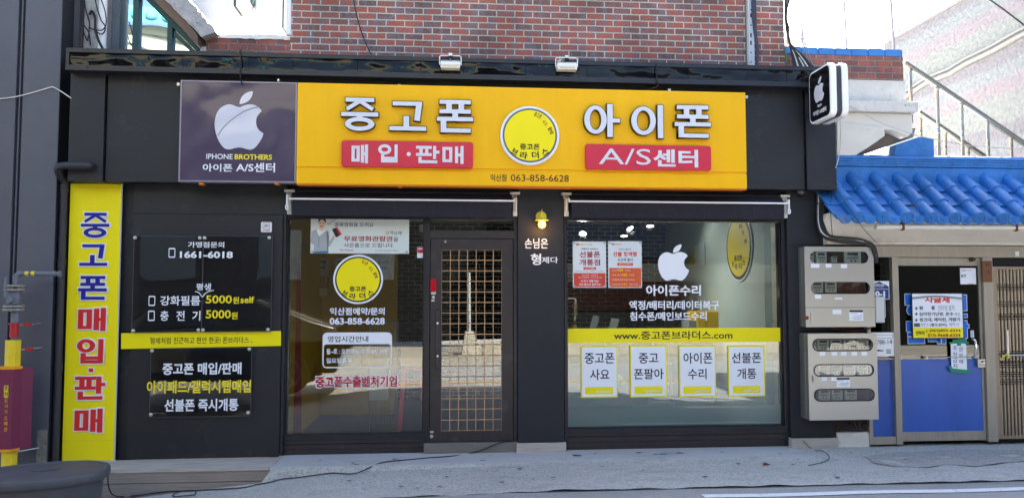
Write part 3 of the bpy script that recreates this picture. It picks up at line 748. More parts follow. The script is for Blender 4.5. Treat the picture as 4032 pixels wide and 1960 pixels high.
# bundle at the right corner of the brick wall
mb = MB()
for k in range(11):
    j = lambda s=3: random.uniform(-s, s)
    mb.tube(curve3([at(3092 + k * 2.2, -12, .2), at(3094 + j(4), 60 + j(), .2), at(3096 + k * .7 + j(), 110, .18), at(3106 + j(5), 170, .17), at(3118 + k * 4 + j(2), 215, .15), at(3128 + k * 7.5, 264, .1)]), .008 if k % 3 else .011, 6, m=1 if k in (2, 5, 7) else 0)
cb = mb.build('cable_bundle', [RUBBER, RUBW], None, smooth=True)
tag(cb, 'tangled black and white cables dropping at the corner of the brick wall', 'cables')
mb = MB()
for k in range(2): mb.tube(curve3([at(3150 + k * 9, 130, .2), at(3168 + k * 9, 190, .2), at(3185 + k * 9, 240, .15), at(3196 + k * 12, 264, .1)]), .004, 6)
cb = mb.build('cable', M('grey_cable', S(130, 130, 136), .5), None, smooth=True)
tag(cb, 'pair of thin grey wires slanting in front of the blue coping', 'cable')
gp = MB().tube([at(3093, 190, .27), at(3096, 255, .27)], .008, 8).build('pipe', M('green_pipe', S(60, 130, 70), .5), None, smooth=True)
tag(gp, 'short green pipe beside the cable tangle on the brick corner', 'pipe')

# =================================================================== LEFT SIDE: grey building, white house with green windows
GB = thing('grey_building', 'dark grey panel clad building standing close to the yellow banner', 'building', (-5, 0, -.4))
GF = -.13
ge = at(216, 900, GF).x; gs = at(58, 900, GF).x
mb = MB().box(-9, gs - .035, GF, 4, -.5, 7).box(gs + .03, ge, GF, 4, -.5, 7).box(gs - .035, gs + .03, GF + .04, 4, -.5, 7)
mb.box(gs - .008, gs + .004, GF + .005, GF + .05, -.5, 7)
mb.build('wall', GREYB, GB, .003)
mb = MB().box(ge + .0005, ge + .004, GF + .002, 3.9, -.5, 6.9)
mb.build('dark_return', GREYD, GB)
ww = at(300, 100, .05).x
mb = MB().box(ge + .005, ww + .02, .10, .13, -.5, 6.8).build('recessed_panel', GREYB, GB)
MB().box(ww + .021, at(326, 100, .07).x, .07, .095, 3.9, 6.8).build('corner_post', TRIM, GB)
pb = MB().box(ge - .09, ge - .003, GF - .02, GF - .001, -.4, at(170, 1690, GF).z).build('skirting', M('grimy_plinth', S(120, 116, 110), .8, var=.3, vs=16, bump=.4, bs=20, dirt=S(210, 206, 198), dirtamt=.7, dirts=9), GB)
# white house at the back left with green framed windows under a sloping stair soffit
WH = thing('stair_house', 'white house with green framed windows below a sloping rough concrete stair edge', 'house', (-3, .6, 3.5))
YW0 = .40
def PZ(px, py, Y=YW0): p = at(px, py, Y); return (p.x, p.z)
mb = MB()
sl = [PZ(590, -40), PZ(640, -5), PZ(790, 170), PZ(815, 200), PZ(815, 215), PZ(400, 215), PZ(400, -40)]
# back wall in panes: frames
A = PZ(560, -40); Bq = PZ(793, 204)
def slope_z(x):  # underside of the soffit along X
    t = (x - A[0]) / (Bq[0] - A[0]); return A[1] + (Bq[1] - A[1]) * t
zb0 = 3.9
fr = MB()
xm = [PZ(424, 100)[0], PZ(526, 100)[0], PZ(550, 100)[0], PZ(663, 100)[0], PZ(684, 100)[0], PZ(792, 100)[0]]
fr.prism([(xm[1], zb0), (xm[2], zb0), (xm[2], min(slope_z(xm[2]), 5.4)), (xm[1], min(slope_z(xm[1]), 5.4))], YW0 - .03, YW0 + .05)
fr.prism([(xm[3], zb0), (xm[4], zb0), (xm[4], slope_z(xm[4])), (xm[3], slope_z(xm[3]))], YW0 - .03, YW0 + .05)
fr.prism([(xm[1], slope_z(xm[1]) + .02), (Bq[0] + .02, Bq[1]), (Bq[0] - .05, Bq[1]), (xm[1], slope_z(xm[1]) - .07)], YW0 - .034, YW0 + .052)
fr.prism([(xm[4] + .01, slope_z(xm[4]) - .09), (Bq[0] - .03, Bq[1] - .02), (Bq[0] - .09, Bq[1] - .02), (xm[4] + .01, slope_z(xm[4]) - .15)], YW0 - .02, YW0 + .04)
fr.box(xm[0], xm[5], YW0 - .02, YW0 + .05, 3.86, 3.92)
wf = fr.build('window', TEALF, WH, .003)
for a, b in ((0, 1), (2, 3), (4, 5)):
    ztop = lambda x: min(slope_z(x) - .02, 5.4)
    q = .035 if a == 0 else (.03 if a == 2 else .02)
    mb = MB(); P1 = [(xm[a], zb0), (xm[b], zb0), (xm[b], ztop(xm[b])), (xm[a], ztop(xm[a]))]
    mb.prism([p for p in P1], YW0 + .02, YW0 + .03)
    mb.build('pane', MIRW, wf)
sf = MB(); u = .07
ps = [(A[0] - .02, A[1] + .03), (Bq[0] + .03, Bq[1] + .0), (Bq[0] + .03, Bq[1] + .10), (A[0] - .02, A[1] + .32)]
sf.prism(ps, .18, YW0 + .3)
sf.build('stair_soffit', SOFFIT, WH, .004)
rb = MB(); n = 26; up = []; dn = []
for i in range(n + 1):
    t = i / n; x = A[0] + (Bq[0] + .05 - A[0]) * t; z = A[1] + (Bq[1] - A[1]) * t
    up.append((x + .16 + random.uniform(-.012, .012), z + .30 - .16 * t + random.uniform(-.015, .015))); dn.append((x + .02, z + .115 - .03 * t + random.uniform(-.006, .006)))
rb.prism(dn + up[::-1], .165, YW0 + .34); rb.build('stair_edge', ROUGHC, WH)
MB().box(at(326, 100, .1).x, at(383, 100, .1).x, .1, .6, 3.9, 6).build('rough_pillar', ROUGHC, WH, .01)
xa = at(401, 100, .16).x
MB().tube([(xa, .16, 3.9), (xa, .16, 6)], .046, 18).build('white_pipe', WPLAST, WH, smooth=True)
MB().box(pl0 - .06, pl0 - .002, .30, .5, 3.9, at(815, 185, .3).z).build('end_post', WSTUC, WH)
# loose cables over that pillar
mb = MB()
for pts in ([(330, -10), (338, 40), (352, 90), (350, 130), (345, 160)], [(372, -10), (385, 40), (398, 80), (414, 105), (410, 128), (396, 135), (372, 120), (350, 108)], [(352, 60), (362, 45), (374, 70), (376, 120), (388, 160), (404, 192)],
            [(395, -10), (412, 40), (418, 90), (405, 118), (380, 120)], [(322, 0), (322, 90), (330, 130), (344, 162)], [(330, 100), (345, 120), (352, 140), (356, 180)]):
    mb.tube(curve3([at(x, y, .08 - .02 * random.random()) for x, y in pts]), .006 if pts[0][0] != 352 else .012, 6)
cb = mb.build('cable_tangle', RUBBER, None, smooth=True)
tag(cb, 'loops of black cable in front of the rough pillar above the canopy end', 'cables')
# white building further back, its sunny side wall and windows
WB = thing('white_building', 'tall sunlit white rendered building with narrow teal windows behind the low brick wall', 'building', (-3.1, 4, 0))
xw = -2.62
MB().box(-9, xw, .95, 12, 0, 9).build('wall', WSUN, WB)
mb = MB().box(-9, -1.9, 8, 8.5, 0, 9).build('wall', WSUN, WB)
for px, b in (((920, 952), 60), ((985, 1013), 45), ((1110, 1128), 132)):
    p0, p1 = atx(px[0], b, xw), atx(px[1], b, xw)
    fr = MB().box(xw - .05, xw + .03, p0.y, p1.y, p1.z - .02, p1.z + 1.3).build('window', TEALF, WB)
    MB().box(xw + .031, xw + .034, p0.y + .05, p1.y - .22 * (p1.y - p0.y), p1.z + .04, p1.z + 1.25).build('pane', M('teal_glass', S(120, 180, 180), .08), fr)
x = atx(1012, 100, xw + .05); MB().tube([(xw + .06, x.y, 2), (xw + .06, x.y, 9)], .05, 12).build('downpipe', WPLAST, WB, smooth=True)
dp = MB().tube([at(1137, -20, .22), at(1136, 140, .22)], .026, 14).build('downpipe', WPLAST, None, smooth=True)
tag(dp, 'white downpipe at the left edge of the red brick wall', 'pipe')

# =================================================================== SIGNS
# amber main sign
SY = -.30
X0, X1, Z0, Z1 = rc(1172, 325, 2934.5, 365, SY)[0], rc(1172, 325, 2934.5, 365, SY)[1], at(2050, 732, SY).z, at(2050, 345, SY).z
SG = thing('shop_sign', 'wide amber sign board with raised grey letters, two red boxes and a round yellow badge', 'sign', ((X0 + X1) / 2, SY, Z0))
zg0, zg1 = at(2050, 675, SY).z, at(2050, 667, SY).z
mb = MB().box(X0, X1, SY, -.172, zg1, Z1).box(X0, X1, SY, -.172, Z0, zg0).box(X0, X1, SY + .012, -.172, zg0, zg1)
mb.build('board', YSIGN, SG, .003)
mb = MB().box(X0 + .004, X1 - .004, SY + .006, -.18, Z0 - .014, Z0 - .001).build('bottom_lip', M('orange_sign_edge', S(214, 118, 10), .5), SG)
def raised(chars, sg, mside, mface, w, yb, dep, parent, name, wz=None):
    for ch, box in chars:
        bx = rc(*box, yb - dep)
        mb = MB(); strokes(mb, ch, bx, w, yb - dep + .003, yb, 0, 0, wz); strokes(mb, ch, bx, w, yb - dep - .001, yb - dep + .0035, -.0065, 1, wz)
        mb.build(name, [mside, mface], parent)
raised([('중', (1341, 383, 1492, 518)), ('고', (1531, 398, 1681, 517)), ('폰', (1718, 392, 1866, 525)), ('아', (2298, 407, 2444, 542)), ('이', (2483, 411, 2614, 546)), ('폰', (2654, 413, 2802, 545))],
       SG, LSIDE, SILVER, .069, SY, .055, SG, 'raised_letter', .053)
for (a, b, c, d), txt in (((1344, 556, 1863, 659), 0), ((2306, 571, 2801, 669), 1)):
    bx = rc(a, b, c, d, SY - .05)
    rbx = MB().prism(rrect(*bx, .028), SY - .05, SY).build('red_box', REDBOX, SG, .006)
    if not txt:
        for ch, q in (('매', (1384, 569, 1449, 643)), ('입', (1489, 569, 1569, 640)), ('판', (1638, 575, 1730, 643)), ('매', (1742, 575, 1825, 645))):
            mb = MB(); strokes(mb, ch, rc(*q, SY - .054), .030, SY - .0535, SY - .0505, 0, 0, .028); mb.build('lettering', SILVER, rbx)
        p = at(1609.5, 607, SY - .053); MB().disc(p.x, p.z, .02, .02, SY - .053, SY - .0505).build('lettering', SILVER, rbx)
    else:
        text('A/S', (2358, 586, 2563, 648), SY - .0525, SILVER, rbx, .0)
        text('센터', (2572, 589, 2749, 658), SY - .0525, SILVER, rbx, .03)
def badge(parent, cx, cz, r, y, dep, name, wh=WHITE, face=YSTICK, rg=GREYRING, k=1.0, rw=(.92, .86)):
    """round badge with ring and the handwritten shop name"""
    b = MB().disc(cx, cz, r * k, r, y - dep, y, 56).build(name, wh, parent, .004 if dep > .01 else 0)
    MB().disc(cx, cz, r * rw[0] * k, r * rw[0], y - dep - .0015, y - dep - .0003, 56).build('badge_ring', rg, b)
    MB().disc(cx, cz, r * rw[1] * k, r * rw[1], y - dep - .003, y - dep - .0017, 56).build('badge_face', face, b)
    yy = y - dep - .0042
    T = lambda s, x0, x1, z0, z1, off=.03, rot=0, mat=BLACKT: text(s, (cx + x0 * r * k, cx + x1 * r * k, cz + z0 * r, cz + z1 * r), yy, mat, b, off, rot=rot, px=False)
    T('중고폰', -.34, .33, -.49, -.29)
    T('브', -.62, -.40, -.66, -.46, .03, -.55); T('라', -.34, -.08, -.80, -.56, .03, -.12); T('더', .06, .30, -.78, -.54, .03, .1); T('스', .38, .62, -.66, -.44, .03, .6)
    RT_ = M('dark_red_print', S(120, 40, 40), .6)
    T('중고폰', .14, .40, .60, .76, .02, -.5, RT_); T('사고,', .40, .62, .36, .5, .02, -.85, RT_); T('팔때', .58, .82, .10, .25, .02, -1.2, RT_)
    return b
p = at(2086.6, 533.7, SY - .05)
bd = badge(SG, p.x, p.z, 117 / 3028 * 7.62, SY, .05, 'badge')
text('익산점', (1931, 686, 1994, 714), SY - .0015, M('dark_brown_print', S(66, 30, 10), .6), SG, .02)
text('063-858-6628', (2011, 688, 2240, 715), SY - .0015, M('dark_brown_print', S(66, 30, 10), .6), SG, .008)
mb = MB()
for px, py in ((1572, 338), (2636, 356), (2940, 382)): c = at(px, py, -.27); mb.box(c.x - .014, c.x + .014, -.27, -.18, c.z - .014, c.z + .014)
mb.build('fixing_clip', STEEL, SG)
mb = MB()
for px, py in ((1574, 733), (2530, 742)): c = at(px, py, -.27); mb.box(c.x - .02, c.x + .02, -.285, -.2, c.z - .012, c.z + .006)
mb.build('fixing_clip', M('orange_sign_edge', S(214, 118, 10), .5), SG)

# purple grey logo panel
LY = -.285
X0, X1 = at(707, 520, LY).x, at(1168, 520, LY).x; Z0, Z1 = at(940, 718, LY).z, at(940, 321, LY).z
LP = thing('logo_sign', 'square purple grey glossy sign with a big white apple emblem left of the amber sign', 'sign', ((X0 + X1) / 2, LY, Z0))
LPM = wavy('glossy_purple_sheet', S(82, 72, 90), .1, 1.7, .6, .05, spec=.35)
MB().box(X0 + .012, X1 - .012, LY, -.172, Z0 + .012, Z1 - .012).build('board', LPM, LP)
PF = M('lilac_grey_frame', S(142, 136, 150), .4, metal=.3)
MB().plate([(X0, Z0), (X1, Z0), (X1, Z1), (X0, Z1)], [[(X0 + .014, Z0 + .014), (X0 + .014, Z1 - .014), (X1 - .014, Z1 - .014), (X1 - .014, Z0 + .014)]], LY - .006, -.172).build('frame', PF, LP)
AW = wavy('pearl_white_emblem', S(206, 208, 220), .14, 2.4, .35, .04, spec=.6)
ab = rc(845, 411, 1038.6, 589, LY - .003)
em = MB().plate(fit(APPLE, ab), [], LY - .004, LY - .0005).build('emblem', AW, LP)
MB().prism(smooth_loop(fit(LEAF, rc(945, 360, 994, 410, LY - .003))), LY - .004, LY - .0005).build('emblem_leaf', AW, LP)
cs = [at(x, y, LY - .005) for x, y in ((858, 535), (880, 502), (915, 470), (960, 440), (1000, 425), (1034, 420))]
MB().tube(curve3(cs), .0035, 6).build('emblem_line', M('emblem_groove', S(120, 122, 130), .4), LP, smooth=True)
text('IPHONE', (812.5, 606, 916, 627), LY - .0015, WHITE, LP, .012)
text('BROTHERS', (924, 608, 1071, 629), LY - .0015, YDEC, LP, .022)
text('아이폰', (798, 645, 915, 676), LY - .0015, WHITE, LP, .022)
text('A/S센터', (929, 641, 1083, 678), LY - .0015, WHITE, LP, .022)
mb = MB(); c = at(703, 333, -.26); mb.box(c.x - .012, c.x + .012, -.27, -.18, c.z - .014, c.z + .014); c = at(1096, 322, -.26); mb.box(c.x - .008, c.x + .01, -.27, -.18, c.z, c.z + .025)
mb.build('fixing_clip', STEEL, LP)
mb = MB()
for px in (793, 1090): c = at(px, 723, -.27); mb.box(c.x - .02, c.x + .02, -.285, -.2, c.z - .012, c.z + .006)
mb.build('fixing_clip', M('orange_sign_edge', S(214, 118, 10), .5), LP)

# tall yellow banner
VY = -.03
X0, X1 = at(260, 1266, VY).x, at(462, 1266, VY).x; Z0, Z1 = at(345, 1812, VY).z, at(380, 724, VY).z
VB = thing('banner_sign', 'tall narrow yellow sign with blue and red lettering outlined in white', 'sign', ((X0 + X1) / 2, VY, Z0))
MB().box(X0, X1, VY, .0, Z0, Z1).build('board', YSTICK, VB, .003)
MB().box(X0 - .001, X1 + .004, VY + .004, .004, Z0 - .028, Z0 - .001).box(X1 + .0005, X1 + .004, VY + .005, .0, Z0, Z1 + .004).build('white_edge', WHITE, VB)
def colx(px, py): return at(px, py, VY)
for ch, q, mt in (('중', (321, 838, 432, 936), BLUEL), ('고', (316, 962, 424, 1046), BLUEL), ('폰', (311, 1086, 422, 1179), BLUEL), ('매', (309, 1211, 418, 1302), REDL), ('입', (305, 1334, 412, 1429), REDL), ('판', (297, 1481, 416, 1571), REDL), ('매', (295, 1607, 405, 1701), REDL)):
    bx = rc(*q, VY)
    w = .041 if mt is BLUEL else .047; wz = .029 if mt is BLUEL else .03
    mb = MB(); strokes(mb, ch, bx, w, VY - .0055, VY - .0005, .0125, 0, wz); mb.build('letter_outline', WHITE, VB)
    mb = MB(); strokes(mb, ch, bx, w, VY - .0115, VY - .0065, 0, 0, wz); mb.build('lettering', mt, VB)
for g, y, mt, nm in ((.009, .0035, WHITE, 'letter_outline'), (0, .0055, REDL, 'lettering')):
    b = rc(350, 1449, 368, 1463, VY); MB().box(b[0] - g, b[1] + g, VY - y, VY - y + .002, b[2] - g, b[3] + g).build(nm, mt, VB)
MB().box(X0, X1, VY - .001, VY + .001, at(350, 1733, VY).z - .001, at(350, 1733, VY).z + .0007).build('sheet_seam', M('yellow_seam', S(205, 190, 20), .5), VB)

# acrylic boards
AY = -.035
def acrylic(x0, y0, x1, y1, label, sc_pts, grp):
    b = rc(x0, y0, x1, y1, AY)
    t = thing('acrylic_board', label, 'sign board', ((b[0] + b[1]) / 2, AY, b[2]), grp)
    MB().box(b[0], b[1], AY, AY + .005, b[2], b[3]).build('clear_sheet', ACRYL, t)
    e = .0025
    MB().plate([(b[0] - e, b[2] - e), (b[1] + e, b[2] - e), (b[1] + e, b[3] + e), (b[0] - e, b[3] + e)], [[(b[0], b[2]), (b[0], b[3]), (b[1], b[3]), (b[1], b[2])]], AY - .0005, AY + .0055).build('sheet_edge', M('acrylic_edge', S(96, 98, 104), .25), t)
    screws(sc_pts, AY, t, .017)
    for px, py in sc_pts:
        c = at(px, py, AY); MB().lathe((c.x, AY + .0052, c.z), [(.008, 0), (.008, .03)], 10, axis='Y').build('standoff', STEEL, t)
    return t
A1 = acrylic(524, 929, 796, 1306, 'clear acrylic board, left one of the upper pair, carrying the enquiry phone number', ((532, 936), (787, 937), (524.5, 1302), (781, 1299)), 'acrylic boards on the left wall')
A2 = acrylic(798.5, 929, 1069, 1306, 'clear acrylic board below the camera notice with yellow 5000 prices', ((806, 937), (1060, 936), (799.5, 1299), (1055, 1297)), 'acrylic boards on the left wall')
A3 = acrylic(592, 1371, 989, 1639, 'clear acrylic board below the yellow strip with three lines of lettering', ((599, 1380), (982, 1374), (594, 1631.5), (977, 1623.5)), 'acrylic boards on the left wall')
TY = AY - .002
def tx(s, b, mat, par, off=.025, **k): return text(s, b, TY, mat, par, off, **k)
tx('가맹점문의', (740, 951.6, 883, 975), WV, A1, .02)
tx('1661-6018', (708, 989, 917, 1016), WV, A1, .035)
def phone(x0, y0, x1, y1, par):
    b = rc(x0, y0, x1, y1, TY); w = b[1] - b[0]; h = b[3] - b[2]; t = w * .12
    MB().plate(rrect(*b, w * .18, 4), [rrect(b[0] + t, b[1] - t, b[2] + h * .13, b[3] - h * .13, .002, 2)[::-1]], TY - .0005, TY + .0005).build('phone_symbol', WV, par)
phone(663.7, 976, 690, 1014.5, A1); phone(585, 1164, 611, 1204, A1); phone(583, 1222, 609, 1263, A1)
tx('강화필름', (630.6, 1164, 788, 1202), WV, A1, .018)
tx('충', (631, 1223, 664, 1262), WV, A1, .018); tx('전', (694, 1223, 727, 1262), WV, A1, .018); tx('기', (757, 1223, 789, 1262), WV, A1, .018)
tx('평생', (772.6, 1115, 830.6, 1142), WV, A2, .02)
MB().tube(curve3([at(x, y, TY) for x, y in ((820, 1147), (835, 1152), (848, 1168), (858, 1156), (874, 1147), (893, 1142))]), .005, 6).build('tick_mark', WV, A2, smooth=True)
for o_ in list(A2.children):
    if o_.name.startswith('tick'): o_.location.x -= 48 / 385
tx('5000', (810.5, 1162, 913, 1194), YDEC, A2, .02); tx('원', (917, 1168, 941, 1195), YDEC, A2, .022); tx('self', (947, 1167, 1001, 1193), YDEC, A2, .02)
tx('5000', (810.5, 1220, 909, 1253), YDEC, A2, .02); tx('원', (911, 1228, 935.5, 1256), YDEC, A2, .022)
tx('중고폰 매입/판매', (640, 1427, 951, 1474), WV, A3, .03)
tx('아이패드/갤럭시탭매입', (578, 1496, 988, 1547), YDEC, A3, .025)
tx('선불폰 즉시개통', (647, 1569, 938, 1618), WV, A3, .028)
# yellow strip on the left wall
NY = -.012
p = [at(477, 1311, NY), at(1106, 1302.4, NY), at(1106, 1361, NY), at(477, 1373, NY)]
LS = thing('strip_sign', 'yellow strip with a handwritten greeting between the acrylic boards', 'sign', ((p[0].x + p[1].x) / 2, NY, p[2].z))
MB().prism([(q.x, q.z) for q in (p[3], p[2], p[1], p[0])], NY, -.001).build('board', YSTICK, LS)
text('형제처럼 친근하고 편안 한곳! 폰브라더스 ..', (591, 1326, 996, 1352), NY - .0015, BLACKT, LS, .008, rot=.004)
# camera notice
CY_ = -.01
b = rc(1027.5, 874, 1069.7, 914, CY_)
CT = thing('camera_notice', 'small white rounded sticker with a blue video camera symbol and red lettering', 'sticker', ((b[0] + b[1]) / 2, CY_, b[2]))
MB().prism(rrect(*b, .012), CY_, -.001).build('board', WPLAST, CT)
NAVY = M('navy_print', S(40, 44, 90), .6)
w = b[1] - b[0]; h = b[3] - b[2]
q = (b[0] + .17 * w, b[0] + .83 * w, b[2] + .36 * h, b[2] + .92 * h)
mb = MB().plate(rrect(*q, .008), [rrect(q[0] + .003, q[1] - .003, q[2] + .003, q[3] - .003, .006)[::-1]], CY_ - .001, CY_ - .0003)
mb.plate(rrect(q[0] + .016, q[1] - .030, q[2] + .018, q[3] - .018, .004), [rrect(q[0] + .021, q[1] - .035, q[2] + .023, q[3] - .023, .002)[::-1]], CY_ - .001, CY_ - .0003)
mb.prism([(q[1] - .029, q[2] + .026), (q[1] - .014, q[2] + .02), (q[1] - .014, q[3] - .02), (q[1] - .029, q[3] - .026)], CY_ - .001, CY_ - .0003)
mb.build('camera_symbol', NAVY, CT)
text('CCTV녹화중', (b[0] + .17 * w, b[1] - .17 * w, b[2] + .1 * h, b[2] + .28 * h), CY_ - .001, M('red_print', S(190, 30, 60), .6), CT, .03, px=False)

# stickers and posters on the windows
p = at(1410, 1099.5, .094)
RS = thing('round_sticker', 'round yellow window sticker with the handwritten shop name in a white rim', 'sticker', (p.x, .094, p.z - .25))
badge(RS, p.x, p.z, 97 / 3028 * 7.82, .0985, .002, 'sticker_sheet', WV, YSTICK, BLACKT, 1.0, (.925, .865))
b = rc(1270, 1308, 1543, 1447.5, .097)
HS = thing('hours_sticker', 'white rounded window sticker listing the opening hours below the phone number', 'sticker', ((b[0] + b[1]) / 2, .097, b[2]))
zz = at(1406, 1354, .097).z
e = .012
MB().plate(rrect(*b, .045), [rrect(b[0] + e, b[1] - e, b[2] + e, zz, .028)[::-1]], .0955, .0975).build('sticker_frame', WV, HS)
text('영업시간안내', (1290, 1322, 1450, 1346), .0945, BLACKT, HS, .012)
text('월~토 : 오전10시~오후 8시 30분', (1285, 1371, 1528, 1393), .0965, WV, HS, .02)
text('일요일휴무', (1285, 1408, 1386, 1429), .0965, WV, HS, .02)
# film advert panel
AYp = .082
b = rc(1223, 838, 1611, 998, AYp)
AD = thing('advert_poster', 'wide pale advert panel with a smiling woman in a grey hoodie behind the left blind', 'advert', ((b[0] + b[1]) / 2, AYp, b[2]))
MB().box(b[0], b[1], AYp, AYp + .006, b[2], b[3]).build('sheet', M('pale_green_print', S(212, 220, 216), .4, var=.02), AD)
def pol(pts, y, mat, name, par): MB().prism([(q.x, q.z) for q in (at(x, yy, y) for x, yy in pts)], y, y + .0004).build(name, mat, par)
def z5(x, y): return (1180 + x / 5.6, 830 + y / 5.6)
SKIN = M('printed_skin', S(226, 190, 168), .6); HAIR = M('printed_hair', S(36, 30, 32), .6); HOOD = M('printed_hoodie', S(168, 172, 174), .6); HOODD = M('printed_fold', S(112, 114, 118), .6); JEAN = M('printed_jeans', S(70, 110, 150), .6)
yy = AYp - .0006
pol([z5(*q) for q in ((300, 935), (300, 900), (450, 880), (600, 870), (612, 935))], yy, JEAN, 'printed_jeans', AD)
pol([z5(*q) for q in ((240, 700), (262, 450), (330, 420), (400, 395), (560, 400), (640, 450), (660, 560), (650, 700), (630, 790), (610, 880), (450, 890), (310, 900), (320, 760), (300, 740))], yy - .0005, HOOD, 'printed_hoodie', AD)
pol([z5(*q) for q in ((640, 700), (700, 610), (740, 540), (775, 555), (745, 650), (660, 780), (635, 790))], yy - .0005, HOOD, 'printed_sleeve', AD)
pol([z5(*q) for q in ((370, 420), (410, 395), (545, 395), (580, 430), (500, 500), (430, 560), (400, 500))], yy - .001, M('printed_white', S(232, 234, 234), .6), 'printed_shirt', AD)
pol([z5(*q) for q in ((420, 570), (432, 570), (428, 810), (418, 810))], yy - .0015, HOODD, 'printed_zip', AD)
pol([z5(*q) for q in ((590, 470), (625, 450), (640, 600), (630, 930), (610, 930), (600, 650))], yy - .0015, HOODD, 'printed_strap', AD)
pol([z5(*q) for q in ((435, 380), (535, 380), (545, 410), (490, 450), (425, 415))], yy - .0015, SKIN, 'printed_neck', AD)
def ell(cx, cy, rx, ry, n=24): return [z5(cx + rx * math.cos(2 * math.pi * i / n), cy + ry * math.sin(2 * math.pi * i / n)) for i in range(n)]
pol(ell(494, 225, 84, 100), yy - .002, HAIR, 'printed_hair', AD); pol(ell(508, 140, 50, 48), yy - .002, HAIR, 'printed_bun', AD)
pol(ell(491, 290, 72, 98), yy - .0025, SKIN, 'printed_face', AD)
pol(ell(484, 345, 32, 14), yy - .003, M('printed_lips', S(170, 70, 70), .6), 'printed_mouth', AD)
for ex in (455, 520): pol(ell(ex, 268, 14, 6), yy - .003, HAIR, 'printed_eye', AD)
pol([z5(*q) for q in ((735, 520), (790, 500), (790, 560), (745, 580))], yy - .002, SKIN, 'printed_hand', AD)
pol([z5(*q) for q in ((712, 405), (825, 357), (930, 520), (800, 587))], yy - .0025, M('printed_dark_card', S(30, 34, 48), .6), 'printed_card', AD)
pol([z5(*q) for q in ((795, 372), (825, 357), (930, 520), (880, 545))], yy - .003, M('printed_red', S(200, 40, 44), .6), 'printed_card_stripe', AD)
text('Big News!!', (1287, 868, 1329, 877), yy - .001, M('grey_print', S(90, 90, 90), .6), AD, .0, rot=.58)
text('공짜영화표 드려요', (1317, 876, 1471, 893), yy - .001, M('ink_blue_print', S(48, 68, 110), .6), AD, .012)
text('고객님께', (1517, 910, 1581, 924), yy - .001, BLACKT, AD, .004)
text('무료영화관람권', (1354, 929, 1545, 951), yy - .001, M('brick_red_print', S(164, 40, 52), .6), AD, .022)
text('을', (1549, 933, 1568, 951), yy - .001, BLACKT, AD, .004)
text('사은품으로 드립니다.', (1354, 957, 1551, 974), yy - .001, BLACKT, AD, .006)
text('CGV', (1337, 981, 1353, 987), yy - .001, M('red_print', S(190, 30, 60), .6), AD, .03); text('Primus', (1358, 981, 1389, 988), yy - .001, M('brick_red_print', S(164, 40, 52), .6), AD, .01)
text('전국 350여개 제휴극장에서 사용합니다', (1477, 984, 1571, 989), yy - .001, BLACKT, AD, .0)
screws(((1232, 853), (1602, 857), (1231, 991), (1601, 991)), AYp, AD, .012)
# security sticker
b = rc(1642.5, 971.7, 1671.5, 1015.6, .096)
NS = thing('security_sticker', 'small red and white security sticker on the glass beside the door', 'sticker', ((b[0] + b[1]) / 2, .096, b[2]))
MB().box(b[0], b[1], .096, .099, b[2], b[3]).build('sheet', PAPER, NS)
h = b[3] - b[2]; w = b[1] - b[0]
MB().box(b[0] + .002, b[1] - .002, .0955, .0959, b[2] + h * .55, b[3] - .002).prism([(b[0] + .002, b[2] + h * .5), ((b[0] + b[1]) / 2, b[2] + h * .42), (b[1] - .002, b[2] + h * .5), (b[1] - .002, b[2] + h * .549), (b[0] + .002, b[2] + h * .549)], .0955, .0959).build('red_panel', M('red_print', S(190, 30, 60), .6), NS)
MB().prism([(b[0] + .002, b[2] + h * .3), ((b[0] + b[1]) / 2, b[2] + h * .33), (b[0] + .002, b[2] + h * .40)], .0955, .0959).build('orange_panel', ORANGE, NS)
text('NSOK', (b[0] + w * .15, b[1] - w * .15, b[2] + h * .76, b[2] + h * .88), .0945, WHITE, NS, .05, px=False)
# web address strip
b = rc(2227, 1291, 3078, 1347, .09)
WS = thing('strip_sign', 'yellow strip across the right window printed with a web address', 'sign', ((b[0] + b[1]) / 2, .09, b[2]))
MB().box(b[0], b[1], .09, .096, b[2], b[3]).build('board', YSTICK, WS)
text('www.중고폰브라더스.com', (2417, 1302.5, 2884, 1335.6), .088, BLACKT, WS, .016)
# four phone posters
POS = [((2287.5, 1361.5, 2432, 1564.6), '중고폰', (2302, 1389, 2419, 1431), '사요', (2323, 1452, 2400, 1495), 'white poster with yellow border saying used phones bought, nearest the wall lamp pillar', (2304, 1523, 2414, 1551)),
       ((2480.8, 1360, 2626, 1562.3), '중고', (2515, 1389, 2592, 1430), '폰팔아', (2496, 1450, 2613, 1492), 'yellow bordered poster, second from the pillar, whose two lines end in 폰팔아', (2499, 1520, 2608, 1549)),
       ((2673.7, 1359.6, 2819, 1560.8), '아이폰', (2691, 1387, 2805, 1431), '수리', (2709, 1450, 2782, 1492), 'yellow bordered poster advertising phone repair with lines 아이폰 and 수리', (2692, 1520, 2801, 1548)),
       ((2866.7, 1359.6, 3012, 1559.7), '선불폰', (2881, 1387, 2997, 1428), '개통', (2903, 1449, 2978, 1491), 'yellow bordered poster with lines 선불폰 and 개통, nearest the meter cabinets', (2886, 1519, 2994, 1546))]
INK = M('ink_black_brush', S(20, 26, 40), .6)
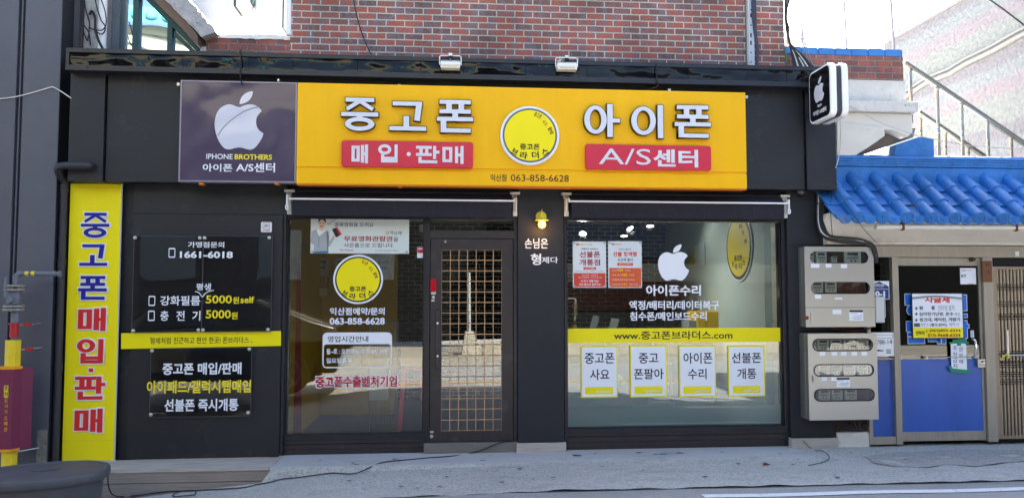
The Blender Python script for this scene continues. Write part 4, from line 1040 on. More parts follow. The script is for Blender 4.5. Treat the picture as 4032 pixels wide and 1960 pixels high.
for bx, l1, b1, l2, b2, lab, bar in POS:
    b = rc(*bx, .088)
    t = thing('poster', lab, 'poster', ((b[0] + b[1]) / 2, .088, b[2]), 'yellow bordered posters on the right window')
    MB().box(b[0], b[1], .088, .096, b[2], b[3]).build('border', YSTICK, t, .001)
    MB().box(b[0] + .013, b[1] - .013, .0868, .0876, b[2] + .013, b[3] - .013).build('sheet', PAPER, t)
    text(l1, b1, .0855, INK, t, .012); text(l2, b2, .0855, INK, t, .012)
    c = rc(*bar, .086); MB().box(c[0], c[1], .0858, .0865, c[2], c[3]).build('yellow_bar', YSTICK, t)
    text('중고폰브라더스', (bar[2] - 66, bar[3] - 14, bar[2] - 7, bar[3] - 5), .0845, WHITE, t, .03)
# two mobile adverts
ORG = M('orange_print', S(214, 92, 40), .5); RDP = M('vermilion_print', S(206, 66, 46), .5); MOB = M('maroon_print', S(150, 40, 50), .5)
for bx, kind in (((2255.5, 950.5, 2386.5, 1132), 0), ((2395, 949.5, 2527, 1133), 1)):
    b = rc(*bx, .084)
    t = thing('advert_sheet', ['pale advert sheet with a red lower panel beside the wall lamp pillar', 'pale advert sheet with an orange lower panel beside the white apple emblem'][kind], 'advert', ((b[0] + b[1]) / 2, .084, b[2]), 'phone plan adverts on the right window')
    MB().box(b[0], b[1], .084, .088, b[2], b[3]).build('sheet', M('bluish_paper', S(216, 224, 228), .4), t)
    x0, y0, x1, y1 = bx; W = x1 - x0; H = y1 - y0
    F = lambda u0, v0, u1, v1: (x0 + u0 * W, y0 + v0 * H, x0 + u1 * W, y0 + v1 * H)
    sp = .685 if not kind else .572
    c = rc(*F(.03, sp, .985, .985), .0832); MB().box(c[0], c[1], .0832, .0837, c[2], c[3]).build('colour_panel', RDP if not kind else ORG, t)
    text('m', F(.10, .045, .19, .085), .0825, MOB, t, .04); text('obing', F(.20, .04, .40, .095), .0825, ORANGE, t, .02)
    if not kind:
        text('공식대리점', F(.42, .055, .58, .085), .0825, BLACKT, t, .0)
        text('알뜰하고 실속있는!', F(.26, .14, .76, .18), .0825, BLACKT, t, .015)
        text('선불폰', F(.20, .215, .82, .35), .0825, MOB, t, .025); text('개통점', F(.20, .385, .82, .52), .0825, MOB, t, .025)
        c = rc(*F(.32, .555, .70, .61), .083); MB().box(c[0], c[1], .083, .0836, c[2], c[3]).build('ribbon', RDP, t)
        text('SKT / KT 알뜰폰', F(.37, .567, .65, .598), .0822, WHITE, t, .0)
        text('Pre-Paid Service / eVISA / Foreigner', F(.08, .633, .95, .66), .0825, M('grey_print', S(90, 90, 90), .6), t)
        text('통신연체 / 신용불량', F(.28, .715, .75, .745), .0822, WHITE, t); text('청소년 알뜰폰 / 부모님 효도폰', F(.17, .765, .87, .795), .0822, WHITE, t)
        text('누구나 개통가능!', F(.24, .83, .78, .885), .0822, WHITE, t, .015); text('모든 통신사 충전가능!', F(.19, .905, .85, .96), .0822, WHITE, t, .015)
    else:
        text('데이터 자율시대', F(.32, .155, .67, .195), .0825, BLACKT, t, .01)
        text('선불 정액형', F(.14, .225, .85, .33), .0825, RDP, t, .03); text('요금제 출시', F(.28, .36, .73, .43), .0825, BLACKT, t, .012)
        c = rc(*F(.27, .465, .74, .525), .083); MB().box(c[0], c[1], .083, .0836, c[2], c[3]).build('ribbon', ORG, t)
        text('KT망 / LG U+망 선택가능', F(.33, .48, .68, .51), .0822, WHITE, t)
        for i, (a, bb, c_) in enumerate((('*데이터', '마음껏', '쓰세요!'), ('*음성, 문자', '마음껏', '쓰세요!'), ('*국제전화 매일 20분씩', '', '쓰세요!'), ('*내/외국인', '누구나', '가입해서 쓰세요!'))):
            v = .61 + i * .10
            text(a, F(.11, v, .27 if i < 1 else (.37 if bb else .6), v + .032), .0822, WHITE, t)
            if bb: text(bb, F(.40 - (.12 if i < 1 else 0) + .0, v - .012, .56 - (.12 if i < 1 else 0), v + .035), .0822, YDEC, t, .02)
            text(c_, F(.62 - (.12 if i < 1 else 0), v, .78 - (.12 if i < 1 else 0) if i < 3 else .88, v + .032), .0822, WHITE, t)
    screws(((x0 + 6, y0 + 6), (x1 - 7, y0 + 6), (x0 + 7, y1 - 7), (x1 - 7, y1 - 7)), .084, t, .010)

# =================================================================== BLINDS (retracted awnings)
CANV = M('black_awning_cloth', S(34, 32, 42), .85, var=.08, vs=4, bump=.08, bs=200)
WBAR = M('white_enamel_bar', S(236, 236, 240), .35)
BRKT = M('aged_white_bracket', S(206, 204, 196), .45, var=.08, vs=20, dirt=S(130, 126, 116), dirtamt=.5, dirts=14)
def awning(x0, x1, yb, ybot, label, crank_left):
    Y = -.13
    a, b_ = at(x0, 790, Y).x, at(x1, 790, Y).x; zb_ = at((x0 + x1) / 2, yb, Y).z; zt_ = at((x0 + x1) / 2, ybot, Y).z
    t = thing('awning', label, 'awning', ((a + b_) / 2, Y, zt_), 'retracted black awnings')
    n = 40; mb = MB(); fr_ = []; bk = []
    for i in range(n + 1):
        x = a + .012 + (b_ - a - .024) * i / n; w = .004 * math.sin(i * 1.1) + .003 * math.sin(i * 2.7)
        fr_.append([(x, Y + .012 + w * .3, zb_), (x, Y + .014 + w, zt_ + .002 * math.sin(i * .9)), (x, Y + .018 + w, zt_ + .002 * math.sin(i * .9)), (x, Y + .018 + w * .3, zb_)])
    mb.rings(fr_)
    # cloth running up and back to the roller
    mb.rings([[(x, Y + .01, zb_ + .012), (x, -.02, 2.63), (x, -.016, 2.636), (x, Y + .016, zb_ + .02)] for x in (a + .012, b_ - .012)])
    mb.build('cloth', CANV, t)
    MB().box(a - .02, b_ + .02, Y - .012, Y + .012, zb_ - .008, zb_ + .009).build('front_bar', WBAR, t, .002)
    MB().tube([(a, -.005, 2.62), (b_, -.005, 2.62)], .035, 14).build('roller', CANV, t, smooth=True)
    for s, x in ((-1, a - .03), (1, b_ + .03)):
        mb = MB()
        mb.box(x - .018, x + .018, -.045, .04, zt_ + .03, 2.60).box(x - .05, x + .05, -.06, .04, 2.615, 2.64).box(x - .03, x + .02, -.05, .0, 2.58, 2.61)
        mb.tube([(x - s * .012, -.07, 2.59), (x - s * .012, Y - .005, zb_ + .02), (x - s * .02, Y + .0, zb_ - .01)], .012, 8)
        mb.tube([(x + s * .008, -.05, 2.60), (x + s * .008, -.11, zb_ + .03), (x + s * .006, -.09, zt_ + .06)], .010, 8)
        mb.box(x - .022, x + .022, -.055, -.03, zt_ + .02, zt_ + .075)
        br = mb.build('bracket', BRKT, t, .003, smooth=True)
        if (s < 0) == crank_left:
            m2 = MB(); m2.tube([(x - .004, -.15, zb_ + .04), (x - .004, -.15, zb_ - .06)], .008, 8)
            m2.ring(x - .004, zb_ - .085, .010, .024, .0055, .0055, -.156, -.146, 20); m2.build('crank_eye', WBAR, br, smooth=True)
    return t
awning(1145, 2019, 787, 852, 'retracted black awning with a white bar above the left window and door', True)
awning(2247, 3094, 797, 860, 'retracted black awning with a white bar above the right window', False)

# =================================================================== LAMPS
# yellow wall lamp with a lit bulb
p = at(2131, 853, -.01)
WL = thing('wall_lamp', 'small yellow wall lamp with a glowing bulb on the dark pillar', 'lamp', (p.x, 0, p.z - .1))
LY_ = M('lamp_yellow_enamel', S(226, 206, 60), .35)
MB().lathe((p.x, 0, p.z), [(.056, 0), (.056, -.008), (.05, -.014), (.02, -.018)], 32, axis='Y').build('back_plate', LY_, WL, smooth=True)
q = at(2134, 866, -.09)
mb = MB().lathe((q.x, -.09, q.z), [(.072, -.006), (.070, .002), (.04, .012), (.028, .03), (.020, .055), (.018, .075), (.010, .08)], 32)
mb.tube([(q.x, -.09, q.z + .07), (q.x, -.05, q.z + .09), (q.x, -.01, q.z + .04)], .008, 10)
mb.tube([(q.x, -.09, q.z + .078), (q.x, -.09, q.z + .11)], .005, 8)
mb.build('lamp_shade', LY_, WL, smooth=True)
EMB = M('lit_bulb_glass', S(255, 190, 90), .1, emit=(1, .42, .06, 1), es=.75)
MB().lathe((q.x, -.09, q.z - .045), [(.001, -.042), (.022, -.036), (.036, -.02), (.041, 0), (.036, .02), (.024, .036)], 24).build('bulb', EMB, WL, smooth=True)
MB().lathe((q.x, -.132, q.z - .034), [(.001, -.014), (.012, -.008), (.014, 0), (.012, .01), (.001, .014)], 16).build('filament', M('lit_filament', S(255, 240, 200), .2, emit=(1, .75, .4, 1), es=3), WL, smooth=True)
pl_ = bpy.data.lights.new('bulb_light', 'POINT'); pl_.energy = .35; pl_.color = (1, .55, .2); pl_.shadow_soft_size = .03
po = bpy.data.objects.new('bulb_light', pl_); COL.objects.link(po); po.location = (q.x, -.16, q.z - .09)
# flood lights on the canopy edge
def flood(px0, px1, py_t, py_m, py_b, label, arm):
    Y = -.42
    a, b_ = at(px0, py_m, Y).x, at(px1, py_m, Y).x; zt_, zm, zb_ = at((px0 + px1) / 2, py_t, Y).z, at((px0 + px1) / 2, py_m, Y).z, at((px0 + px1) / 2, py_b, Y).z
    t = thing('flood_light', label, 'flood light', ((a + b_) / 2, -.35, zb_), 'flood lights on the canopy edge')
    MB().box(a + .008, b_ - .008, Y, Y + .12, zm - .028, zm).build('housing', WPLAST, t, .004)
    mb = MB()
    n = 16
    for i in range(n): x = a + .02 + (b_ - a - .04) * i / (n - 1); mb.box(x - .0022, x + .0022, Y + .01, Y + .10, zm, zm + .016)
    mb.build('cooling_fin', WPLAST, t)
    fr_ = [(a + .010, Y + .004, zm - .029), (b_ - .010, Y + .004, zm - .029), (b_ - .010, Y + .11, zm - .029), (a + .010, Y + .11, zm - .029)]
    lo = [(a + .012, Y - .002, zb_), (b_ - .012, Y - .002, zb_), (b_ - .012, Y + .09, zb_ - .0), (a + .012, Y + .09, zb_)]
    MB().rings([fr_, lo]).build('lens_frame', CREAM, t, .003)
    MB().box(a + .035, b_ - .035, Y - .0035, Y + .002, zb_ + .010, zb_ + .024).build('lens', M('lens_cream', S(210, 200, 176), .2), t)
    mb = MB().tube([(a, Y + .05, zm - .02), (a, Y + .05, zt_ - .012), (a + .012, Y + .05, zt_), (b_ - .012, Y + .05, zt_), (b_, Y + .05, zt_ - .012), (b_, Y + .05, zm - .02)], .005, 8)
    mb.build('bracket', WPLAST, t, smooth=True)
    xc = (a + b_) / 2
    mb = MB().box(xc - .018, xc + .018, Y + .03, Y + .07, zt_ - .004, zt_ + .022)
    mb.tube([(xc - .005, Y + .06, zt_ - .01), (xc + arm, -.3, zt - .02)], .011, 8)
    mb.build('mounting_arm', CREAM if arm else WPLAST, t)
    MB().box(xc - .02, xc + .022, Y + .035, Y + .065, zt_ - .026, zt_ - .006).tube(curve3([(xc - .02, Y + .04, zt_ - .015), (xc - .05, Y + .03, zt_ - .03), (xc - .065, Y + .03, zm + .012)]), .005, 6).build('lead', RUBBER, t, smooth=True)
flood(1731, 1816, 214, 243, 268, 'white flood light on the canopy edge, the one over the red box with 매입', 0)
flood(2191, 2277, 223, 250, 274, 'white flood light with a slanting cream arm, right of the round badge', -.13)
# cables with ties that climb the canopy band
for (x, lab) in ((946, 'short black cable tied over the canopy band above the emblem panel'), (2586, 'short black cable tied over the canopy band right of the flood lights')):
    top = 200 if x < 2000 else 252; bot = 330 if x < 2000 else 348
    mb = MB().tube(curve3([at(x, top + 6, -.34), at(x + 1, top + 30, -.345), at(x - 1, top + 70, -.345), at(x, bot - 32, -.345), at(x + 4, bot - 10, -.31), at(x + (8 if x < 2000 else -34), bot + 6, -.29)]), .006, 7)
    mb.tube([at(x - 3, top + 6, -.335), at(x + 3, top - 1, -.335)], .009, 6)
    cb = mb.build('cable', RUBBER, None, smooth=True); tag(cb, lab, 'cable')
# round security camera under the fascia
p = at(3153, 762, -.05)
DC = thing('dome_camera', 'small dome camera under the right end of the fascia', 'camera', (p.x, -.05, p.z - .03))
MB().lathe((p.x, -.05, zb - .03), [(.036, 0), (.036, .028)], 20).build('camera_base', M('grey_plastic', S(120, 120, 124), .4), DC, smooth=True)
MB().lathe((p.x, -.05, zb - .031), [(.001, -.034), (.018, -.028), (.03, -.012), (.034, 0)], 20).build('camera_dome', M('dark_glossy_dome', S(24, 24, 28), .06), DC, smooth=True)

# =================================================================== PROJECTING SIGN
XF = 3.70
ya, yb_ = -.26, -.70
za, zb_ = 3.20, 3.735
p1, p2 = atx(3186, 400, XF), atx(3271, 350, XF); ya, yb_ = p1.y, p2.y
za, zb_ = (atx(3190, 495, XF).z + atx(3265, 459, XF).z) / 2, (atx(3190, 290, XF).z + atx(3265, 243, XF).z) / 2
PS = thing('projecting_sign', 'double white rimmed black projecting sign with a white apple emblem on the corner', 'sign', (XF + .09, (ya + yb_) / 2, za))
def yprism(mb, pts, x0, x1, m=0):
    n = len(pts); mb.add([(x0, y, z) for y, z in pts] + [(x1, y, z) for y, z in pts], [tuple(range(n)), tuple(range(2 * n - 1, n - 1, -1))] + [(i, n + i, n + (i + 1) % n, (i + 1) % n) for i in range(n)], m)
R = rrect(yb_, ya, za, zb_, .07, 8)
RI = lambda e: rrect(yb_ + e, ya - e, za + e, zb_ - e, .07 - e * .6, 8)
for x in (XF, XF + .117):
    mb = MB(); yprism(mb, R, x, x + .063); mb.build('white_rim', M('white_lightbox_plastic', S(246, 246, 246), .3), PS, .008)
mb = MB(); yprism(mb, RI(.012), XF + .063, XF + .117); mb.build('dark_body', M('charcoal_body', S(62, 62, 66), .5), PS)
mb = MB(); yprism(mb, RI(.022), XF - .003, XF - .0005); mb.build('black_face', M('black_face_sheet', S(20, 20, 24), .15), PS)
mb = MB(); yprism(mb, RI(.022), XF + .1805, XF + .183); mb.build('black_face', M('black_face_sheet', S(20, 20, 24), .15), PS)
mb = MB().box(XF + .06, XF + .12, ya - .002, -.19, za + .12, za + .16).box(XF + .06, XF + .12, ya - .002, -.19, zb_ - .16, zb_ - .12).build('wall_arm', TRIM, PS)
H = zb_ - za; W = ya - yb_
# face coordinates: u to the viewer's right = towards the street (-Y)
def fz(u, v): return (ya - u * W, za + v * H)
pts = [fz(.27 + .45 * x, .36 + .33 * y) for x, y in APPLE]; mb = MB()
tri = tessellate_polygon([[Vector((y, z, 0)) for y, z in pts]]); n_ = len(pts)
mb.add([(XF - .006, y, z) for y, z in pts] + [(XF - .0035, y, z) for y, z in pts], [tuple(t) for t in tri] + [(i, n_ + i, n_ + (i + 1) % n_, (i + 1) % n_) for i in range(n_)])
mb; mb.build('emblem', SILVER, PS)
pts = smooth_loop([fz(.47 + .14 * x, .70 + .12 * y) for x, y in LEAF]); mb = MB(); yprism(mb, pts, XF - .006, XF - .0035); mb.build('emblem_leaf', SILVER, PS)
def face_text(s, u0, v0, u1, v1, off):
    cu, cv = (u0 + u1) / 2, (v0 + v1) / 2
    text(s, (0, (u1 - u0) * W, 0, (v1 - v0) * H), 0, WHITE, PS, off, px=False, place=lambda x, z: Vector((XF - .0045, ya - cu * W - x, za + cv * H + z)))
face_text('Apple', .40, .255, .60, .325, .03)
face_text('아이폰 A/S센터', .20, .13, .80, .22, .035)

# =================================================================== LEFT PIPES
# black drain pipe with elbow out of the fascia
dy = -.13
def pp(px, py, Y): return at(px, py, Y)
DPY = -.12
e0, e1, e2, e3 = at(352, 652, -.26), at(262, 652, -.26), at(236, 668, -.2), at(252, 716, -.1)
mb = MB().tube(curve3([at(352, 650, -.16), at(354, 652, -.235), at(340, 652, -.27), at(290, 652, -.27), at(245, 653, -.265), at(229, 664, -.24), at(236, 690, -.17), at(252, 716, -.075), at(254, 760, -.07)]), .036, 14)
DPX = at(252, 730, -.07).x
mb.tube([(DPX, -.07, 2.7), (DPX, -.07, -.2)], .034, 14)
for z in (2.62, 1.9, .9): mb.tube([(DPX, -.07, z - .04), (DPX, -.07, z + .04)], .039, 14)
o = mb.build('drain_pipe', PIPEB, None, smooth=True)
tag(o, 'black drain pipe bending out of the fascia and running down beside the yellow banner', 'pipe')
# gas riser
GY = -.36
gx = lambda px, py: at(px, py, GY)
t0 = gx(50, 1560)
GP = thing('gas_pipe', 'gas riser with grey flanged valve, yellow sleeves and a maroon guard beside the grey wall', 'gas pipe', (t0.x, GY, gh(t0.x, GY)))
xg = gx(52, 1400).x
zz = lambda y: gx(50, y).z
xh = gx(62, 1120).x
mb = MB().tube(curve3([(xh, GY, zz(1150)), (xh, GY, zz(1110)), (xh, GY, zz(1088)), (xh + .03, GY, zz(1077)), (xh + .06, GY, zz(1076))], 5) , .024, 14)
mb.tube([(xh + .05, GY, zz(1076)), at(200, 1077, GY), at(232, 1078, GY)], .021, 14)
mb.tube([at(205, 1077, GY), at(222, 1078, GY)], .026, 12)
mb.tube([(xh, GY, zz(1085)), (xh, GY, zz(1098))], .028, 14).tube([(xh + .02, GY, zz(1077)), (xh + .05, GY, zz(1076))], .027, 14)
mb.tube([(xg + .005, GY, zz(1270)), (xg + .005, GY, zz(1210))], .036, 14).tube([(xg, GY, zz(1500)), (xg, GY, zz(1260))], .024, 12)
mb.tube([at(232, 1078, GY), at(237, 1078, GY)], .032, 10)
mb.build('pipe', PIPEG, GP, smooth=True)
xv = gx(55, 1180).x
for y in (1125, 1140, 1205, 1218):
    MB().lathe((xv, GY, zz(y)), [(.086, -.010), (.088, 0), (.086, .010)], 24).build('flange', FLANGE, GP, smooth=True)
mb = MB()
for y0, y1 in ((1120, 1147), (1199, 1225)):
    for k in range(8):
        a = k * math.pi / 4 + .2; x, y = xv + .07 * math.cos(a), GY + .07 * math.sin(a); mb.tube([(x, y, zz(y1)), (x, y, zz(y0))], .008, 6)
mb.build('bolt', FLANGE, GP)
mb = MB().lathe((xv, GY, zz(1172)), [(.035, -.075), (.055, -.05), (.062, 0), (.055, .05), (.035, .075)], 20).lathe((xv, GY - .05, zz(1178)), [(.03, -.03), (.035, -.01), (.035, .03)], 14, axis='Y')
mb.lathe((xv, GY, zz(1152)), [(.06, -.008), (.06, .008)], 18).lathe((xv, GY, zz(1192)), [(.06, -.008), (.06, .008)], 18)
vb = mb.build('valve', PIPEG, GP, smooth=True)
c = gx(42, 1130); MB().obox((c.x, GY - .085, c.z), (.012, 0, 0), (0, .004, 0), (0, 0, .095)).build('valve_handle', PIPEG, vb, .003)
for px in (108, 132): a = gx(px - 6, 1077); MB().tube([gx(px - 7, 1076), gx(px + 7, 1077)], .0225, 14).build('yellow_band', PIPEY, GP, smooth=True)
MB().tube([(xg, GY, zz(1327)), (xg, GY, zz(1275))], .036, 16).lathe((xg, GY, zz(1274)), [(.048, -.008), (.048, .008)], 18).build('red_section', PIPER, GP, smooth=True)
MB().tube([(xg - .003, GY, zz(1440)), (xg - .003, GY, zz(1338))], .066, 8).build('yellow_sleeve', PIPEY, GP)
xs_ = gx(37, 1805).x
MB().tube([(xs_, GY, gh(xs_, GY) - .02), (xs_, GY, zz(1768))], .066, 8).build('yellow_sleeve', PIPEY, GP)
xc = gx(40, 1600).x
mb = MB(); zA, zB = zz(1766), zz(1446)
prof = [(-.11, .0), (-.075, -.085), (.06, -.085), (.10, -.01), (.16, .05), (.165, .056), (.10, .04), (-.11, .06)]
mb.rings([[(xc + x, GY + y, z) for x, y in prof] for z in (zA, zB)]); gd = mb.build('guard', MAROON, GP, .004)
for za_ in (zz(1766), zz(1445)):
    mb = MB(); mb.rings([[(xc + x * 1.03, GY + y * 1.03, z) for x, y in prof[:4] + [(-.0, .05)]] for z in (za_ - .012, za_ + .012)]); mb.build('guard_band', ORANGE, gd)
for i, ch in enumerate('주의'):
    y = 1519 + i * 23
    b = rc(17, y, 31, y + 18, GY - .087); MB().box(b[0] - .003, b[1] + .003, GY - .0872, GY - .0855, b[2] - .008, b[3] + .006).build('yellow_label', PIPEY, gd)
    text(ch, (18, y, 30, y + 17), GY - .0885, BLACKT, gd, .02)
for i, ch in enumerate('도시가스배관'):
    y = 1566 + i * 23; text(ch, (18 - i * .5, y, 31 - i * .5, y + 17), GY - .087, ORANGE, gd, .02)
for y, x1 in ((1277, 112), (1375, 116), (1780, 108)):
    c = gx(x1, y); MB().tube([(xg, GY + .03, zz(y + 4)), (c.x, -.135, c.z)], .006, 6).build('pipe_clamp', STEEL, GP, smooth=True)
mb = MB()
for y, x1 in ((1277, 100), (1375, 106)):
    c = gx(x1, y); mb.box(c.x - .03, c.x + .03, GY + .02, GY + .05, c.z - .014, c.z + .014)
mb.build('clamp_block', PIPER, GP, .002)
wv = MB().tube(curve3([at(-20, 391, -.145), at(60, 382, -.145), at(140, 362, -.14), at(200, 344, -.14), at(212, 345, -.145), at(235, 357, -.17), at(280, 387, -.205)]), .0055, 6).build('cable', RUBW, None, smooth=True)
tag(wv, 'thin white cable crossing the grey panel wall to the fascia', 'cable')

# =================================================================== TIMBER STEP, TUB, CORD
xl, xr = -3.42, -1.635
YS = -.40
ST = thing('timber_step', 'weathered timber plank step under the acrylic boards', 'step', ((xl + xr) / 2, YS / 2, -.4))
mb = MB()
for i, (a, b) in enumerate(((-.04, -.135), (-.14, -.262), (-.267, -.36), (-.365, -.46))):
    zt_, zb_2 = a, b
    if i == 2: mb.box(xl, -2.60, YS, YS + .025, zb_2, zt_).box(-2.597, xr, YS + .002, YS + .027, zb_2, zt_)
    else: mb.box(xl, xr, YS + .001 * i, YS + .025, zb_2, zt_)
mb.build('front_plank', WOODB, ST, .003)
mb = MB()
for i in range(3):
    y0 = YS - .008 + i * .137; mb.box(xl, xr - .001, y0, y0 + .133, -.038, -.003)
mb.build('top_plank', WOOD, ST, .003)
MB().box(xr + .0005, xr + .03, YS - .006, -.002, -.16, .012).box(xr + .03, xr + .036, YS - .006, YS + .10, -.15, -.002).build('end_board', WOOD, ST, .003)

bc = at(158, 1858, -1.33); zl_ = .2
BN = thing('rubber_tub', 'big black oval rubber tub with a domed lid at the foot of the yellow banner', 'tub', (bc.x, -1.33, gh(bc.x, -1.33)))
ang = rad(17)
def oval(s, z, n=56, sx=.50, sy=.36):
    l = []
    for i in range(n):
        a = 2 * math.pi * i / n; c_, s_ = math.cos(a), math.sin(a)
        e = .82
        x = sx * s * math.copysign(abs(c_) ** e, c_); y = sy * s * math.copysign(abs(s_) ** e, s_)
        l.append((bc.x + x * math.cos(ang) - y * math.sin(ang), -1.33 + x * math.sin(ang) + y * math.cos(ang), z))
    return l
zgr = gh(bc.x, -1.33) - .05
MB().rings([oval(.80, zgr), oval(.82, zgr + .02), oval(.90, zl_ - .10), oval(.905, zl_ - .05), oval(.90, zl_ - .03)]).build('tub_body', BINM, BN, smooth=True)
MB().rings([oval(.93, zl_ - .075), oval(.985, zl_ - .07), oval(1.0, zl_ - .055), oval(1.0, zl_ - .02), oval(.985, zl_ - .006), oval(.95, zl_), oval(.915, zl_ - .010), oval(.88, zl_ - .006), oval(.5, zl_ + .004), oval(.1, zl_ + .006)]).build('lid', BINM, BN, smooth=True)
mb = MB()
l = [(bc.x + (x - bc.x) * 1 + .03, y + .02, z) for x, y, z in oval(.20, zl_ + .006)]
mb.rings([l, [(x, y, z + .006) for x, y, z in l], [(bc.x + .03 + (x - bc.x - .03) * .9, -1.31 + (y + 1.31) * .9, z + .008) for x, y, z in l]]).build('lid_grip', BINM, BN, smooth=True)

def gpt(px, py, lift=.008): q = ong(px, py); q.z += lift; return q
pts = [at(417, 1846, -1.15), at(424, 1866, -1.0), at(425, 1895, -.9), at(431, 1925, -.8), at(446, 1947, -.72)]
pts += [gpt(x, y) for x, y in ((480, 1957), (560, 1950), (650, 1938), (760, 1933), (860, 1928), (960, 1921), (1010, 1910), (1063, 1900), (1110, 1888), (1160, 1883), (1230, 1874), (1310, 1864), (1400, 1845), (1500, 1824), (1600, 1812), (1690, 1804), (1780, 1797))]
pts += [at(1830, 1788, -.03), at(1870, 1779, -.02), at(1910, 1766, -.015), at(1950, 1748, -.012), at(1990, 1738, .0), at(2018, 1737, .03)]
o = MB().tube(curve3(pts, 5), .0055, 6).build('power_cord', RUBBER, None, smooth=True)
tag(o, 'long black power cord lying on the ground from the tub to the door', 'cord')
lp = [gpt(x, y) for x, y in ((680, 1951), (700, 1938), (750, 1932), (771, 1936), (762, 1950), (720, 1954), (690, 1957), (678, 1953))]
o = MB().tube(curve3(lp, 5), .005, 6).build('cord_loop', RUBBER, None, smooth=True)
tag(o, 'small loop of black cord lying on the ground in front of the timber step', 'cord')
pts = [at(3162, 1734, -.036), at(3166, 1738, -.04), at(3180, 1752, -.05), at(3200, 1768, -.06)] + [gpt(x, y, .006) for x, y in ((3216, 1775), (3240, 1777), (3258, 1788), (3265, 1800), (3258, 1813), (3230, 1823), (3183, 1833))]
o = MB().tube(curve3(pts, 5), .0035, 6).build('wire', RUBBER, None, smooth=True)
tag(o, 'thin black wire curling from the right pillar skirting onto the ground', 'wire')

# =================================================================== METER CABINETS
def cabinet(front, y0, y1, slots, name_label, rim, meters, extra):
    x0, x1, z0, z1 = front
    t = thing('meter_cabinet', name_label, 'meter cabinet', ((x0 + x1) / 2, (y0 + y1) / 2, z0), 'electricity meter cabinets')
    body = MB().box(x0 + .002, x1 - .002, y0 + .075, y1, z0 + .001, z1 - .001).box(x0 + .002, x0 + .014, y0 + .0065, y0 + .075, z0 + .001, z1 - .001).box(x1 - .014, x1 - .002, y0 + .0065, y0 + .075, z0 + .001, z1 - .001).box(x0 + .014, x1 - .014, y0 + .0065, y0 + .075, z1 - .014, z1 - .001).box(x0 + .014, x1 - .014, y0 + .0065, y0 + .075, z0 + .001, z0 + .014)
    body.build('cabinet_body', STEEL, t, .003)
    holes = []
    for s in slots:
        r = (s[3] - s[2]) * .47
        holes.append(rrect(*s, r, 8)[::-1])
    MB().plate([(x0, z0), (x1, z0), (x1, z1), (x0, z1)], holes, y0, y0 + .006).build('door_plate', STEELW, t)
    for s, ms in zip(slots, meters):
        r = (s[3] - s[2]) * .47; g = .010 if rim else .004
        o = rrect(s[0] - g, s[1] + g, s[2] - g, s[3] + g, r + g, 8)
        i = rrect(s[0], s[1], s[2], s[3], r, 8)[::-1]
        MB().plate(o, [i], y0 - (.006 if rim else .002), y0 - .0004).build('window_seal', M('black_seal', S(22, 22, 30), .5) if rim else M('pale_seal', S(190, 188, 180), .5), t)
        MB().box(s[0] - .005, s[1] + .005, y0 + .07, y0 + .0745, s[2] - .005, s[3] + .005).build('backing', M('brown_backing', S(70, 46, 40), .7, var=.3, vs=9), t)
        MB().prism(rrect(s[0] + .001, s[1] - .001, s[2] + .001, s[3] - .001, r, 8), y0 + .003, y0 + .005).build('cover', GLASSL, t)
        H = s[3] - s[2]
        for (u0, u1, v0, v1) in ms:
            a, b = s[0] + (s[1] - s[0]) * u0, s[0] + (s[1] - s[0]) * u1; c, d = s[2] + H * v0, s[2] + H * v1
            m_ = MB().box(a, b, y0 + .03, y0 + .068, c, d).build('meter', M('meter_case', S(196, 204, 194), .4, var=.06, vs=20), t, .003)
            MB().box(a + (b - a) * .18, b - (b - a) * .18, y0 + .027, y0 + .0298, c + (d - c) * .70, c + (d - c) * .9).box(a + (b - a) * .35, a + (b - a) * .45, y0 + .027, y0 + .0298, c + (d - c) * .16, c + (d - c) * .28).box(a + (b - a) * .6, a + (b - a) * .7, y0 + .027, y0 + .0298, c + (d - c) * .16, c + (d - c) * .28).build('meter_display', M('meter_dark', S(60, 66, 62), .3), m_)
            MB().box(a + (b - a) * .15, b - (b - a) * .15, y0 + .028, y0 + .0298, c + (d - c) * .36, c + (d - c) * .60).build('meter_label', M('meter_grey', S(150, 156, 148), .5), m_)
    for (q, kind) in extra:
        b = rc(*q, y0)
        if kind == 'p': MB().box(b[0], b[1], y0 - .0012, y0 - .0003, b[2], b[3]).build('paper_label', PAPER, t)
        else:
            n = MB().box(b[0], b[1], y0 - .0012, y0 - .0003, b[2], b[3]).build('notice', PAPER, t); h = b[3] - b[2]
            mb = MB().box(b[0] + .002, b[1] - .002, y0 - .0018, y0 - .0013, b[3] - h * .2, b[3] - .001)
            for k, (u, v) in enumerate(((.1, .55), (.75, .9), (.3, .92), (.15, .95), (.3, .85))):
                zc_ = b[3] - h * (.33 + .13 * k); mb.box(b[0] + (b[1] - b[0]) * u, b[0] + (b[1] - b[0]) * v, y0 - .0018, y0 - .0013, zc_ - .0015, zc_ + .0015)
            mb.build('notice_print', BLACKT, n)
    return t
MY = -.15
f1 = rc(3170, 971, 3443, 1286.5, MY)
sl1 = [rc(3188.5, 990, 3419.5, 1036.5, MY), rc(3193, 1109, 3426, 1157, MY)]
t1 = cabinet(f1, MY, -.001, sl1, 'upper stainless meter cabinet with two pale rimmed slots on the dark pillar', False,
    [[(.0, .09, .0, .95), (.13, .31, .0, .98), (.39, .49, .1, .6), (.61, .9, .0, 1.0)], [(.03, .23, .1, 1.0), (.26, .46, .1, 1.0)]],
    [((3193, 1038, 3226, 1054), 'p'), ((3251, 1038, 3274, 1053), 'p'), ((3311, 1040, 3335, 1055), 'p'), ((3209, 1160, 3233, 1175), 'p'), ((3287, 1171, 3317, 1178), 'p'), ((3278, 1218, 3313, 1236), 'p'), ((3344, 1220, 3399, 1262), 'n')])
zj = at(3300, 1210, MY).z
